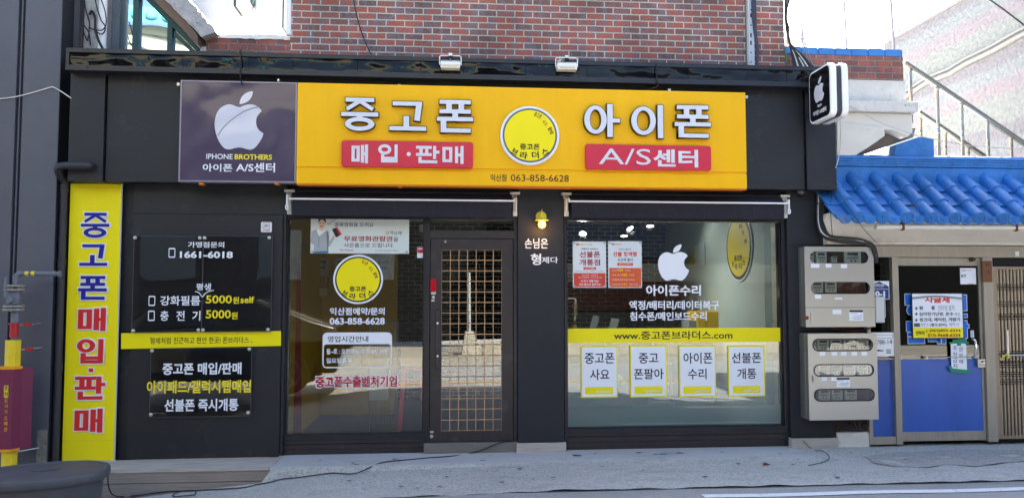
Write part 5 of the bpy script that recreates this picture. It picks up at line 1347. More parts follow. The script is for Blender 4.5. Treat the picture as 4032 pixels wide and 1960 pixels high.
MB().box(f1[0] - .001, f1[1] + .001, MY - .0015, MY + .004, zj - .002, zj + .002).build('door_joint', M('dark_joint', S(50, 48, 44), .6), t1)
b = rc(3191, 1228, 3201, 1272, MY); MB().box(b[0], b[1], MY - .01, MY - .0005, b[2], b[3]).build('handle', STEEL, t1, .002)
b = rc(3160, 1244, 3183, 1257, MY); MB().box(b[0], b[1], MY - .008, MY - .0005, b[2], b[3]).build('hasp', M('rust', S(110, 56, 34), .8, var=.3, vs=30), t1, .002)
f2 = rc(3184, 1312, 3456, 1652, MY - .05)
Yc = MY - .05
sl2 = [rc(3203, 1336, 3433, 1378, Yc), rc(3207, 1436, 3437, 1477, Yc), rc(3209, 1533, 3440, 1575, Yc)]
t2 = cabinet(f2, Yc, -.001, sl2, 'lower stainless meter cabinet with three black rimmed slots near the ground', True,
    [[(.0, .07, 0, 1), (.09, .29, 0, 1), (.31, .51, 0, 1), (.54, .74, 0, 1), (.77, .97, 0, 1)], [(.0, .06, 0, 1), (.09, .28, 0, 1), (.31, .50, 0, 1), (.53, .73, 0, 1), (.76, .95, 0, 1)], [(.09, .28, 0, 1), (.31, .50, 0, 1), (.54, .74, 0, 1)]],
    [((3227, 1384, 3249, 1399), 'p'), ((3274, 1384, 3296, 1399), 'p'), ((3311, 1384, 3333, 1399), 'p'), ((3353, 1384, 3375, 1399), 'p'), ((3392, 1384, 3414, 1399), 'p'), ((3235, 1483, 3256, 1498), 'p'), ((3273, 1483, 3294, 1498), 'p'), ((3294, 1486, 3346, 1523), 'n')])
q = at(3200, 1487, Yc); MB().tube(curve3([(q.x, Yc - .004, q.z + .03), (q.x + .008, Yc - .02, q.z), (q.x - .002, Yc - .012, q.z - .02), (q.x + .006, Yc - .004, q.z - .04)]), .007, 8).build('handle', M('pale_handle', S(196, 190, 178), .4), t2, smooth=True)
# cable bundle feeding the cabinets
mb = MB()
for k in range(12):
    j = lambda s=2: random.uniform(-s, s)
    o_ = (k % 6) * 5.2; y_ = -.02 - .02 * (k // 6)
    mb.tube(curve3([at(3216 + o_ * .9, 750, y_), at(3217 + o_, 790, y_), at(3216 + o_ + j(), 830, y_), at(3219 + o_ + j(), 880, y_ - .05), at(3232 + o_ + j(), 920 - k * .6, y_ - .10), at(3262 + o_ * .6 + j(), 944 - k * 1.4, y_ - .12), at(3320 + j(4), 955 - k * 1.9, -.16), at(3390 + j(4), 960 - k * 1.7 + 0, -.17), at(3428 + j(3) + k * 1.1, 972 - k * .9, -.17), at(3441 + k * 1.2, 1000, -.16), at(3446 + k * .9, 1035, -.13)], 5), .0078 if k % 4 else .0095, 6, m=1 if k == 7 else 0)
mb.tube([at(3211, 801, -.065), at(3244, 802, -.065)], .006, 6)
o = mb.build('cable_bundle', [M('charcoal_cable', S(40, 40, 44), .45), RUBW], None, smooth=True)
tag(o, 'thick bundle of black cables dropping from the fascia and curving over the upper meter cabinet', 'cables')
mb = MB().tube(curve3([at(3278, 752, -.2), at(3270, 800, -.22), at(3272, 860, -.22), at(3278, 935, -.14)]), .0035, 6)
o = mb.build('wire', RUBBER, None, smooth=True); tag(o, 'thin black wire hanging in front of the leftmost blue roof tile', 'wire')
mb = MB().tube(curve3([at(3292, 742, -.25), at(3330, 800, -.5), at(3370, 858, -.56), at(3400, 900, -.5), at(3450, 955, -.2)]), .0035, 6)
o = mb.build('wire', RUBBER, None, smooth=True); tag(o, 'thin black wire slanting across the blue roof tiles to the cornice', 'wire')
mb = MB().tube(curve3([at(3308, 470, -.3), at(3310, 560, -.28), at(3300, 630, -.25), at(3290, 662, -.22)]), .0045, 6)
o = mb.build('wire', M('beige_wire', S(196, 190, 176), .5), None, smooth=True); tag(o, 'pale wire hanging from the projecting sign beside the fascia end', 'wire')
mb = MB().tube(curve3([at(3344, 415, .1), at(3450, 475, .0), at(3600, 530, .0), at(3760, 565, .0), at(3900, 580, .0), at(4060, 588, .0)]), .004, 6)
o = mb.build('wire', M('beige_wire', S(196, 190, 176), .5), None, smooth=True); tag(o, 'pale wire sagging from the projecting sign across the stair railing', 'wire')
mb = MB()
for k in range(3): mb.tube(curve3([at(3255 + k * 20, 1290, -.03), at(3330 + k * 12, 1301 + k * 2, -.06), at(3400 + k * 10, 1300 - k * 3, -.05), at(3432, 1288, -.05)]), .006, 6, m=k % 2)
o = mb.build('cable_bundle', [M('charcoal_cable', S(40, 40, 44), .45), M('red_cable', S(150, 40, 40), .5)], None, smooth=True)
tag(o, 'dark and red cables looping through the gap between the two meter cabinets', 'cables')
mb = MB()
for k in range(4): mb.tube(curve3([at(3330 + k * 16, 1660, -.02), at(3345 + k * 15, 1682 + k * 3, -.05), at(3370 + k * 9, 1695 - k * 3, -.05), at(3410 - k * 4, 1672, -.03)]), .007, 6)
o = mb.build('cable_bundle', M('charcoal_cable', S(40, 40, 44), .45), None, smooth=True)
tag(o, 'dark cables tucked under the lower meter cabinet above the white block', 'cables')

# =================================================================== BLUE ROOFED HOUSE
hx0 = 4.02
BH = thing('tiled_house', 'small house with a blue tiled roof, white cornice and aluminium shop door', 'house', (5.6, 1, 0))
# rear body
MB().box(4.1, 9.5, .35, 5.2, -.1, 2.75).build('wall', WSTUC, BH)
# dirty base between pillar and door
MB().box(3.95, at(3425, 1700, 0).x + .02, .02, .3, .08, 2.3).build('dark_infill', M('sooty_brick', S(62, 50, 48), .9, var=.35, vs=18, bump=.4, bs=30), BH)
b = rc(3297, 1700, 3425, 1751, -.01); MB().box(b[0], b[1], -.012, .3, -.02, b[3]).build('white_plinth', WSTUC, BH, .01)
# cornice: band, mouldings
ze = lambda y, Y: at(3750, y, Y).z
x_l = at(3262, 900, -.12).x
mb = MB()
pr = [(-.05, ze(966, -.05)), (-.08, ze(963, -.08)), (-.08, ze(955, -.08)), (-.10, ze(950, -.1)), (-.10, ze(908, -.1)), (-.12, ze(898, -.12)), (-.12, 2.38), (.34, 2.38), (.34, ze(966, -.05))]
mb.add([(x_l, y, z) for y, z in pr] + [(9.5, y, z) for y, z in pr], [tuple(range(9)), tuple(range(17, 8, -1))] + [(i, 9 + i, 9 + (i + 1) % 9, (i + 1) % 9) for i in range(9)])
mb.build('cornice', WCORN, BH)
xe = at(3248, 860, -.12).x
MB().prism([(xe, at(3250, 862, -.12).z), (xe + .01, at(3250, 900, -.12).z), (xe + .05, at(3250, 935, -.12).z), (xe + .12, at(3290, 950, -.12).z), (xe + .33, at(3290, 950, -.12).z), (xe + .33, 2.378), (xe + .06, 2.45), (xe + .02, 2.44)], -.123, .3).build('cornice_end', WCORN, BH, .01)
# gutter
gz = at(3750, 895, -.42).z; gx0 = at(3452, 895, -.42).x
mb = MB().tube([(gx0, -.40, gz), (9.5, -.40, gz + .01)], .030, 16)
mb.build('gutter', WCORN, BH, smooth=True)
mb = MB()
for px in (3550, 3995): c = at(px, 893, -.4); mb.ring(c.x, c.z, .001, .001, .034, .034, -.415, -.385, 16); mb.box(c.x - .008, c.x + .012, -.436, -.39, gz - .034, gz + .05)
mb.build('gutter_strap', M('rust', S(110, 56, 34), .8, var=.3, vs=30), BH)
# roof tiles
E0 = Vector((0, -.46, 2.365)); E1 = Vector((0, .17, 2.885)); SLD = (E1 - E0); Ls = SLD.length; SLD.normalize(); NRM = Vector((0, -SLD.z, SLD.y))
NRM = Vector((0, -SLD.z, SLD.y)); NRM = NRM if NRM.z > 0 else -NRM
def RP(x, s, h): return Vector((x, 0, 0)) + E0 + SLD * s + NRM * h
mb = MB(); xi0, pitch = 4.121, .2575; nt_ = 22
for i in range(nt_):
    x = xi0 + pitch * i
    dx = random.uniform(-.009, .009)
    # convex tiles in three lengths
    L3 = Ls / 3
    for k in range(3):
        s0, s1 = k * L3 - (.02 if k else .0), (k + 1) * L3 + .015
        if k == 2: s1 = Ls + .05
        secs = []
        for s, r in ((s0, .069), (s0 + .002, .072), (s1, .055)):
            secs.append([RP(x + dx + r * math.cos(a), s, .004 + (.004 if k else 0) + r * math.sin(a)) for a in [math.pi * j / 12 for j in range(13)]] + [RP(x + dx - r * .98, s, -.01), RP(x + dx + r * .98, s, -.01)])
        mb.rings(secs)
    # shallow valley tiles, stepped
    xa, xb = x + .035, x + pitch - .035
    for k in range(3):
        s0, s1 = k * L3 - .01, (k + 1) * L3 + .02
        if k == 2: s1 = Ls + .03
        n = 8; lo = []; hi = []
        for j in range(n + 1):
            u = j / n; xx = xa + (xb - xa) * u; sag = -.020 * (1 - (2 * u - 1) ** 2)
            lo.append((xx, sag))
        secs = [[RP(xx, s, hh + o) for xx, hh in lo] + [RP(xx, s, hh + o - .016) for xx, hh in lo[::-1]] for s, o in ((s0, .012), (s1, -.016))]
        mb.rings(secs)
# left end valley
xa, xb = xi0 - pitch + .03, xi0 - .03
for k in range(3):
    L3 = Ls / 3; s0, s1 = k * L3 - .01, (k + 1) * L3 + .02
    lo = [(xa + (xb - xa) * u / 8, -.02 * (1 - (2 * u / 8 - 1) ** 2)) for u in range(9)]
    mb.rings([[RP(xx, s, hh + o) for xx, hh in lo] + [RP(xx, s, hh + o - .016) for xx, hh in lo[::-1]] for s, o in ((s0, .006), (s1, -.012))])
rf = mb.build('roof', BROOF, BH, smooth=True)
mb = MB()
for i in range(-1, nt_):
    x = xi0 + pitch * i
    if i >= 0:
        cz = E0.z + .012; y = E0.y - .006
        mb.lathe((x, y, cz), [(.071, .01), (.071, -.006), (.066, -.014), (.060, -.014), (.057, -.005), (.001, -.005)], 28, axis='Y')
        mb.lathe((x, y - .004, cz), [(.015, 0), (.012, -.009), (.001, -.011)], 12, axis='Y')
        for k in range(8):
            a = k * math.pi / 4 + .2; c_, s_ = math.cos(a), math.sin(a)
            P = []
            for (u, w) in ((.018, .003), (.030, .010), (.044, .010), (.050, .004), (.050, -.004), (.044, -.010), (.030, -.010), (.018, -.003)):
                P.append((x + u * c_ - w * s_, cz + u * s_ + w * c_))
            mb.prism(P, y - .013, y - .004)
    # scalloped drip tile
    xc_ = x + pitch / 2; y = E0.y - .0; n = 12; w_ = .105 if i >= 0 else .10; zt2 = E0.z + .036
    P = [(xc_ - w_ + 2 * w_ * j / n, zt2 - .014 * (1 - (2 * j / n - 1) ** 2)) for j in range(n + 1)]
    bot = [(-1, -.035), (-.85, -.052), (-.7, -.045), (-.5, -.078), (-.25, -.094), (0, -.098), (.25, -.094), (.5, -.078), (.7, -.045), (.85, -.052), (1, -.035)]
    P += [(xc_ + w_ * u, zt2 + v) for u, v in bot[::-1]]
    mb.prism(P, y - .008, y + .012)
    for k in range(6):
        a = k * math.pi / 3; c_, s_ = math.cos(a), math.sin(a); cz = zt2 - .055
        P = [(xc_ + u * c_ - w * s_, cz + (u * s_ + w * c_) * .85) for u, w in ((.008, .003), (.018, .008), (.030, .003), (.030, -.003), (.018, -.008), (.008, -.003))]
        mb.prism(P, y - .014, y - .007)
mb.build('eave_tile_end', BROOF, rf, smooth=True)
# plastered base and ridge courses
mb = MB().box(3.86, 9.5, .12, .34, 2.80, 2.985)
mb.build('ridge_base', BROOF, rf, .01)
mb = MB(); k = 0
zr = 2.987
for c_ in range(3):
    x = 3.86 - .13 * (c_ % 2)
    while x < 9.5:
        a = max(x, 3.86); mb.box(a + .002, x + .256, .105 - .004 * c_ + random.uniform(0, .004), .36, zr, zr + .024); x += .258
    zr += .027
x = 3.86
while x < 9.5:
    secs = []
    for xx, r in ((x, .062), (x + .275, .056)):
        secs.append([(xx, .225 + .135 * math.cos(a), zr + r * math.sin(a)) for a in [math.pi * j / 10 for j in range(11)]])
    mb.rings(secs); x += .262
mb.build('ridge_tile', BROOF, rf, smooth=True)
b = rc(3500, 551, 3657, 612, .24)
MB().prism([(b[0], 3.07), (b[1], 3.07), (b[1], at(3655, 552, .24).z), (b[0] + (b[1] - b[0]) * .64, at(3600, 546, .24).z), (b[0] + .03, at(3508, 576, .24).z)], .15, .27).build('blue_curb', BROOF, rf)
# front: aluminium frame
F0 = -.03
zt_f = ze(979, F0); zt_g = ze(1013, F0)
mb = MB().box(at(3440, 1000, F0).x, 9.5, F0, .06, zt_g, zt_f + .03)
mb.build('head_frame', ALU, BH, .003)
xm1, xm2 = at(3518, 1300, F0).x, at(3542, 1300, F0).x
xj1, xj2 = at(3876, 1300, F0).x, at(3914, 1300, F0).x
MB().box(xm1, xm2, F0 - .01, .06, .02, zt_g).build('mullion', ALU, BH, .003)
MB().box(xj1, xj2, F0 - .012, .06, .03, zt_g + .0).build('door_jamb', ALU, BH, .003)
xs1 = at(3422, 1600, F0).x
MB().box(xs1, xs1 + .04, F0, .06, .02, zt_g).box(xs1 + .04, xm1, F0, .06, .02, .10).build('side_frame', ALU, BH, .003)
bz = at(3700, 1413, 0).z
MB().box(xs1 + .04, xm1, .012, .03, .10, bz).build('blue_side_sheet', BDOOR, BH)
sg_ = MB().box(xs1 + .04, xm1, .018, .024, bz, zt_g).build('side_pane', DGLASS, BH)
MB().box(xs1 + .04, xm1, F0 + .01, .04, bz, bz + .02).build('pane_bar', ALU, BH)
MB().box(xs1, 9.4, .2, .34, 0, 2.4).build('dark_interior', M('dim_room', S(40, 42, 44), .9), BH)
# door
zr1 = at(3700, 1697, 0).z; zr2 = at(3700, 1733, 0).z; zg1_ = at(3700, 1046, 0).z
dx0, dx1 = xm2 + .004, xj1 - .004
gx0_, gx1_ = at(3538, 1300, 0).x, at(3858, 1300, 0).x
mb = MB().box(dx0, gx0_, F0 + .02, .035, zr2, zt_g - .004).box(gx1_, dx1, F0 + .02, .035, zr2, zt_g - .004).box(gx0_, gx1_, F0 + .02, .035, zg1_, zt_g - .004).box(gx0_, gx1_, F0 + .018, .035, zr2, zr1)
dr = mb.build('door', ALU, BH, .002)
bsh = MB().box(gx0_, gx1_, F0 + .028, .03, zr1, bz).build('blue_sheet', BDOOR, dr)
MB().box(gx0_, gx1_, .006, .011, bz, zg1_).build('pane', DGLASS, dr)
c0 = at(3828, 1330, -.06)
hp = [at(3826, 1338, -.03), at(3832, 1334, -.07), at(3840, 1345, -.085), at(3842, 1372, -.085), at(3838, 1400, -.07), at(3828, 1406, -.03)]
MB().tube(curve3(hp), .012, 10).build('handle', M('chrome', S(220, 220, 220), .12, metal=1), dr, smooth=True)
b = rc(3848, 1412, 3877, 1446, F0 - .0); MB().box(b[0], b[1], F0 - .012, F0 + .012, b[2], b[3]).build('lock_plate', STEEL, dr, .003)
c = at(3864, 1428, F0); MB().lathe((c.x, F0 - .0125, c.z), [(.022, 0), (.022, -.008), (.008, -.011)], 18, axis='Y').build('lock', M('chrome', S(220, 220, 220), .12, metal=1), dr, smooth=True)
mb = MB().tube([at(3648, 1408, -.03), at(3820, 1403, -.03)], .006, 8); c = at(3648, 1408, -.03); mb.lathe((c.x, -.03, c.z), [(.016, 0), (.016, -.008)], 14, axis='Y')
mb.build('push_bar', STEEL, dr, smooth=True)
c = at(3828, 1021, F0); MB().lathe((c.x, F0 + .018, c.z), [(.026, 0), (.022, -.03), (.018, -.05), (.001, -.05)], 18, axis='Y').build('door_closer_cap', M('dark_bronze', S(70, 60, 50), .35, metal=.5), dr, smooth=True)
# blue letters stuck inside the pane, half hidden by the notice
BL = M('blue_window_letters', S(30, 110, 214), .4)
segs = [((3564, 1158, 3590, 1200), 0), ((3570, 1265, 3594, 1304), 0), ((3575, 1310, 3592, 1322), 0), ((3576, 1327, 3640, 1351), 0), ((3792, 1161, 3806, 1222), 0), ((3792, 1236, 3808, 1249), 0), ((3794, 1262, 3808, 1330), 0), ((3808, 1277, 3815, 1290), 0), ((3656, 1333, 3700, 1343), 0), ((3692, 1333, 3705, 1352), 0), ((3709, 1333, 3724, 1352), 0)]
for g, y, mt, nm in ((.006, .0025, WHITE, 'letter_outline'), (0, .0045, BL, 'lettering')):
    for q, _ in segs:
        b = rc(*q, .006 - y); MB().box(b[0] - g, b[1] + g, .006 - y, .006 - y + .0015, b[2] - g, b[3] + g).build(nm, mt, dr)
    for px, py, r in ((3590, 1221, 19), (3790, 1340, 16)): c = at(px, py, 0); k = r / 370; MB().disc(c.x, c.z, k + g, k + g, .0065 - y - .0002, .006 - y + .0013).build(nm, mt, dr)

# signs and notices on the house front
def panel(name, label, cat, box, Y, th, mat, bev=.001, grp=None, rad_=0):
    b = rc(*box, Y)
    t = thing(name, label, cat, ((b[0] + b[1]) / 2, Y, b[2]), grp)
    (MB().prism(rrect(*b, rad_), Y, Y + th) if rad_ else MB().box(b[0], b[1], Y, Y + th, b[2], b[3])).build('board', mat, t, bev)
    return t, b
RN, b = panel('rent_notice', 'white and yellow rental notice with red heading taped on the house door', 'notice', (3590, 1154, 3794, 1333), -.045, .01, M('black_notice_frame', S(30, 30, 32), .5))
c = rc(3594, 1156, 3790, 1329, -.046); MB().box(c[0], c[1], -.0468, -.0455, c[2], c[3]).build('sheet', PAPER, RN)
c = rc(3597, 1289, 3791, 1328, -.047); MB().box(c[0], c[1], -.0478, -.047, c[2], c[3]).build('yellow_panel', YSTICK, RN)
YR = -.0485
RED2 = M('warm_red_print', S(214, 60, 50), .6)
text('사글세', (3641, 1166, 3739, 1192), YR, RED2, RN, .035)
GRN = M('green_print', S(20, 110, 80), .6); PEN = M('pen_grey', S(120, 120, 122), .6)
for i, y in enumerate((1207, 1229, 1253)): text('♣', (3603, y, 3613, y + 12), YR, GRN, RN, .0)
text('원', (3619, 1204, 3634, 1219), YR, BLACKT, RN, .025); text('룸', (3667, 1204, 3681, 1219), YR, BLACKT, RN, .025); text('인터넷 설치.', (3694, 1201, 3761, 1222), YR, PEN, RN, .0)
text('심야전기난방, 온수', (3619, 1228, 3754, 1244), YR, BLACKT, RN, .025); text('복상.', (3759, 1229, 3783, 1244), YR, PEN, RN, 0)
text('씽크대, 에어컨, 계량기', (3620, 1250, 3780, 1266), YR, BLACKT, RN, .025)
c = rc(3599, 1272, 3622, 1286, YR); MB().box(c[0], c[1], YR, YR + .0008, c[2], c[3]).build('crossed_out_word', M('grey_marker', S(90, 90, 92), .6), RN)
text('냉장고', (3624, 1271, 3656, 1284), YR, PEN, RN, 0); text('(별도완비)', (3661, 1272, 3728, 1286), YR, BLACKT, RN, .02); text('세탁기', (3736, 1270, 3775, 1284), YR, PEN, RN, .0)
BRN = M('brown_red_print', S(150, 60, 20), .6)
text('연락처', (3606, 1302, 3640, 1319), YR - .0005, BLACKT, RN, .03); text('☎', (3643, 1297, 3655, 1308), YR - .0005, BRN, RN, .0)
text('(063)855-6334', (3659, 1295, 3782, 1309), YR - .0005, BRN, RN, .03); text('010-9668-6334', (3653, 1312, 3782, 1326), YR - .0005, BRN, RN, .03)
s0, s1 = at(3592, 1174, -.05), at(3790, 1176, -.05)
mb = MB(); n = 14; fr_ = []
for i in range(n + 1):
    u = i / n; x = s0.x + (s1.x - s0.x) * u; z = s0.z + (s1.z - s0.z) * u + .022 * math.sin(math.pi * u)
    fr_.append([(x, -.049, z + .012), (x, -.062, z), (x, -.060, z - .008), (x, -.0488, z - .004)])
mb.rings(fr_); mb.build('peeling_tape', M('grey_tape', S(150, 152, 152), .5), RN, smooth=True)
# handwritten note with green tape
HN, b = panel('handwritten_note', 'handwritten white parking note stuck with green tape below the rental notice', 'notice', (3745, 1351, 3806, 1455), -.026, .0015, PAPER, 0)
GT = M('green_tape', S(20, 138, 100), .4)
def note(s, x, y, w=13, h=15, dy=17):
    for i, ch in enumerate(s): text(ch, (x, y + i * dy, x + w, y + i * dy + h), -.0275, BLACKT, HN, .0)
note('주차금지', 3752, 1362, 17, 18, 23); note('문앞에', 3776, 1366, 16, 17, 24)
for q in ((3737, 1346, 3752, 1353), (3768, 1343, 3784, 1360), (3798, 1345, 3815, 1353)): c = rc(*q, -.028); MB().box(c[0], c[1], -.0285, -.0275, c[2], c[3]).build('tape', GT, HN)
for pts in (((3732, 1440), (3745, 1440), (3752, 1450), (3808, 1455), (3818, 1449), (3824, 1457), (3812, 1471), (3745, 1464)), ((3750, 1337), (3800, 1332), (3806, 1340), (3800, 1347), (3752, 1348))):
    MB().prism([(q.x, q.z) for q in (at(x, y, -.029) for x, y in pts)], -.0295, -.0287).build('tape', GT, HN)
KT, b = panel('security_notice', 'square white sticker with KT in grey letters inside the upper door pane', 'sticker', (3781, 1055, 3843, 1119), -.004, .002, PAPER, 0)
text('KT', (3785, 1081, 3805, 1092), -.0055, M('slate_print', S(70, 80, 100), .6), KT, .05); text('로컬관리구역', (3785, 1061, 3822, 1067), -.0055, M('red_print', S(190, 30, 60), .6), KT, .01)
MB().box(*[v for v in (rc(3812, 1117, 3834, 1118.5, -.0055)[0], rc(3812, 1117, 3834, 1118.5, -.0055)[1])], -.0055, -.005, b[2] + .002, b[2] + .006).build('red_line', M('red_print', S(190, 30, 60), .6), KT)
t, b = panel('door_sticker', 'narrow white vertical sticker above the door handle', 'sticker', (3822, 1300, 3835, 1328), -.004, .002, PAPER, 0)
for i, ch in enumerate('미세요'): text(ch, (3825, 1302 + i * 8, 3832, 1309 + i * 8), -.0055, BLACKT, t, 0)
HNm, b = panel('house_number_plate', 'blue house number plate with white border half hidden by the upper meter cabinet', 'number plate', (3425, 1106, 3502, 1178), -.02, .004, WHITE)
w = b[1] - b[0]; h = b[3] - b[2]
MB().prism([(b[0] + .006, b[2] + .006), (b[1] - .008, b[2] + .006), (b[1] - .008, b[3] - h * .30), (b[1] - w * .5, b[3] - .006), (b[0] + .006, b[3] - h * .2)], -.0212, -.0203).build('blue_field', M('navy_enamel', S(34, 60, 116), .35), HNm)
text('신대로54길', (3434, 1117, 3481, 1127), -.0222, WHITE, HNm, .02); text('Sindaero 54-gil', (3434, 1129, 3476, 1133), -.0222, WHITE, HNm, .0)
text('0-1', (3446, 1145, 3485, 1168), -.0222, WHITE, HNm, .06)
c = rc(3430, 1137, 3498, 1138.5, -.0222); MB().box(c[0], c[1], -.0222, -.0214, c[2], c[3]).build('white_rule', WHITE, HNm)
MBX, b = panel('mail_slot_box', 'ivory plastic box mounted beside the upper meter cabinet', 'box', (3448, 1168, 3484, 1270), -.09, .085, M('ivory_plastic', S(206, 208, 204), .45, var=.04, dirt=S(150, 140, 130), dirtamt=.3), .008)
c = rc(3484.3, 1168, 3486, 1250, -.08); MB().box(c[0], c[0] + .004, -.085, -.01, c[2], c[3]).build('box_flap', M('ivory_plastic', S(206, 208, 204), .45), MBX)
NP, b = panel('address_panel', 'white panel with the handwritten number 788-14 beside the lower meter cabinet', 'panel', (3425, 1308, 3521, 1402), -.03, .02, WPLAST, .003)
text('788-14', (3452, 1336, 3512, 1354), -.0315, BLACKT, NP, .0, rot=.03)
mb = MB()
c = rc(3448, 1317, 3516, 1331, -.032)
mb.plate(rrect(*c, .008), [rrect(c[0] + .003, c[1] - .003, c[2] + .003, c[3] - .003, .006)[::-1]], -.0312, -.0303)
for k in range(4): c = rc(3490, 1375 + k * 4.5, 3509, 1377 + k * 4.5, -.032); mb.box(c[0], c[1], -.0312, -.0303, c[2], c[3])
for k in range(2): c = rc(3454 + k * 12, 1376 + k * 2, 3466 + k * 12, 1382, -.032); mb.box(c[0], c[1], -.0312, -.0303, c[2], c[3])
mb.build('printed_marks', BLACKT, NP)
WPx, b = panel('name_board', 'small brown wooden name board on the door jamb', 'name board', (3870, 1027, 3907, 1110), -.055, .02, M('brown_wood_board', S(120, 74, 44), .6, var=.2, vs=14, stretch=(3, 1, .5)), .002)
text('朴', (3880, 1035, 3900, 1050), -.0565, BLACKT, WPx, .0); text('天', (3884, 1063, 3902, 1078), -.0565, BLACKT, WPx, 0)
# pale stickers and wooden strips seen behind the side pane
mb = MB()
for q in ((3430, 1205, 3500, 1230), (3476, 1252, 3498, 1268), (3473, 1270, 3499, 1296), (3440, 1274, 3466, 1292), (3425, 1298, 3500, 1306)): c = rc(*q, .03); mb.box(c[0], c[1], .030, .034, c[2], c[3])
o = mb.build('paper_scraps', M('pale_green_paper', S(170, 196, 196), .6)); tag(o, 'pale green paper squares stuck behind the narrow side pane', 'paper')
mb = MB()
for q in ((3440, 1036, 3481, 1046), (3440, 1059, 3469, 1068), (3440, 1081, 3490, 1091)): c = rc(*q, .03); mb.prism([(c[0], c[2]), (c[1] - .02, c[2]), (c[1], (c[2] + c[3]) / 2), (c[1] - .02, c[3]), (c[0], c[3])], .028, .036)
o = mb.build('wooden_hanger', M('ochre_strip', S(220, 170, 90), .6)); tag(o, 'three ochre strips behind the narrow side pane beside the upper cabinet', 'strips')
# folding lattice gate at the far right
gx0_, gz1, gz0 = at(3915, 1400, -.02).x, at(3990, 1049, -.02).z, at(3990, 1726, -.02).z
GT_ = thing('folding_gate', 'bronze folding metal gate with beaded bars at the right edge', 'gate', (gx0_ + .5, 0, gz0))
GB_ = M('bronze_gate_metal', S(156, 142, 124), .38, metal=.65, var=.1, vs=12)
mb = MB().box(gx0_, gx0_ + .045, -.03, .02, gz0, gz1).box(gx0_ + .045, gx0_ + 1.3, -.03, .02, gz1 - .035, gz1).box(gx0_ + .045, gx0_ + 1.3, -.03, .02, gz0, gz0 + .035).box(gx0_ + .045, gx0_ + .055, -.02, .01, gz0, gz1)
mb.build('gate_frame', GB_, GT_, .002)
mb = MB(); Hh = gz1 - gz0 - .07; zb_1 = gz0 + .035
bead_rows = [.905, .885, .80, .785, .725, .705, .50, .485, .43, .415, .375, .36, .33, .315, .44]
nb = 30; step = 1.2 / nb
for i in range(nb):
    x = gx0_ + .07 + step * i
    prof = [(.0145, 0)]
    for zc_ in sorted(bead_rows):
        z = zb_1 + Hh * zc_ - zb_1
        prof += [(.0145, z - .018), (.006, z - .014), (.017, z - .006), (.017, z + .002), (.006, z + .010), (.0145, z + .014)]
    prof.append((.0145, Hh))
    # keep the profile monotone
    pr2 = [prof[0]]
    for r, z in prof[1:]:
        if z > pr2[-1][1] + .0005: pr2.append((r, z))
    mb.lathe((x, -.005, zb_1), pr2, 8)
mb.build('beaded_bars', GB_, GT_, smooth=True)
MB().box(gx0_ + .045, gx0_ + 1.3, .03, .04, gz0, gz1).build('gate_backing', M('dark_gate_back', S(40, 38, 36), .7), GT_)
zl2 = at(3980, 1398, -.05).z
MB().tube([(gx0_ + .06, -.05, zl2), (gx0_ + 1.2, -.05, zl2)], .010, 8).tube([(at(3968, 1400, -.06).x, -.06, zl2 + .27), (at(3968, 1400, -.06).x, -.06, zl2 - .03)], .014, 8).build('latch_bar', STEEL, GT_, smooth=True)
MB().tube(curve3([at(3942, 1418, -.06), at(3952, 1402, -.07), at(3966, 1394, -.07), at(3974, 1402, -.08), at(3968, 1410, -.07)]), .006, 6).build('yellow_tie', YSTICK, GT_, smooth=True)
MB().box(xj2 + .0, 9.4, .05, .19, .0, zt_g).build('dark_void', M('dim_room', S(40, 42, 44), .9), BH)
t, b = panel('frame_sticker', 'small white and green sticker on the head frame above the folding gate', 'sticker', (3998, 989, 4013, 1011), F0 - .003, .002, WPLAST, 0)
c = rc(3999, 1006, 4012, 1010, F0 - .004); MB().box(c[0], c[1], F0 - .0042, F0 - .0035, c[2], c[3]).build('green_band', M('lime_print', S(150, 210, 60), .6), t)

# =================================================================== OUTSIDE STAIR, RAILINGS, STRIPED WALL
LD = thing('stair_landing', 'old white concrete stair landing with a tapered bracket above the blue roof', 'landing', (4.7, .7, 2.5))
ZT, ZM = at(3480, 398, .1).z, at(3480, 440, .1).z
xr_ = at(3618, 430, .1).x
MB().box(3.75, xr_, .1, 1.4, ZM, ZT).build('slab', WSTUC, LD, .01)
q = [at(3290, 455, .14), at(3345, 452, .14), at(3580, 468, .14), at(3606, 498, .14), at(3606, 530, .14), at(3590, 540, .14), at(3520, 520, .14), at(3484, 540, .14)]
MB().prism([(3.76, ZM - .002), (xr_ - .04, ZM - .002), (xr_ - .04, at(3590, 520, .14).z), (xr_ - .10, at(3590, 538, .14).z), (at(3520, 512, .14).x, at(3520, 512, .14).z), (3.76, at(3400, 480, .14).z)], .16, 1.35).build('slab_edge', WCORN, LD, .008)
bp_ = [at(3294, 480, .13), at(3480, 500, .13), at(3484, 535, .13), at(3420, 580, .13), at(3355, 620, .13), at(3318, 636, .13), at(3294, 640, .13)]
MB().prism([(v.x, v.z) for v in bp_], .12, .30).build('bracket', WCORN, LD, .01)
sp_ = [at(3484, 520, .3), at(3610, 500, .3), at(3600, 540, .3), at(3400, 610, .3), at(3330, 636, .3)]
MB().prism([(v.x, v.z) for v in sp_], .31, 1.3).build('stair_underside', M('shaded_underside', S(120, 110, 98), .85, var=.2, vs=8), LD, .01)  # shadow under the stair is put into this darker colour
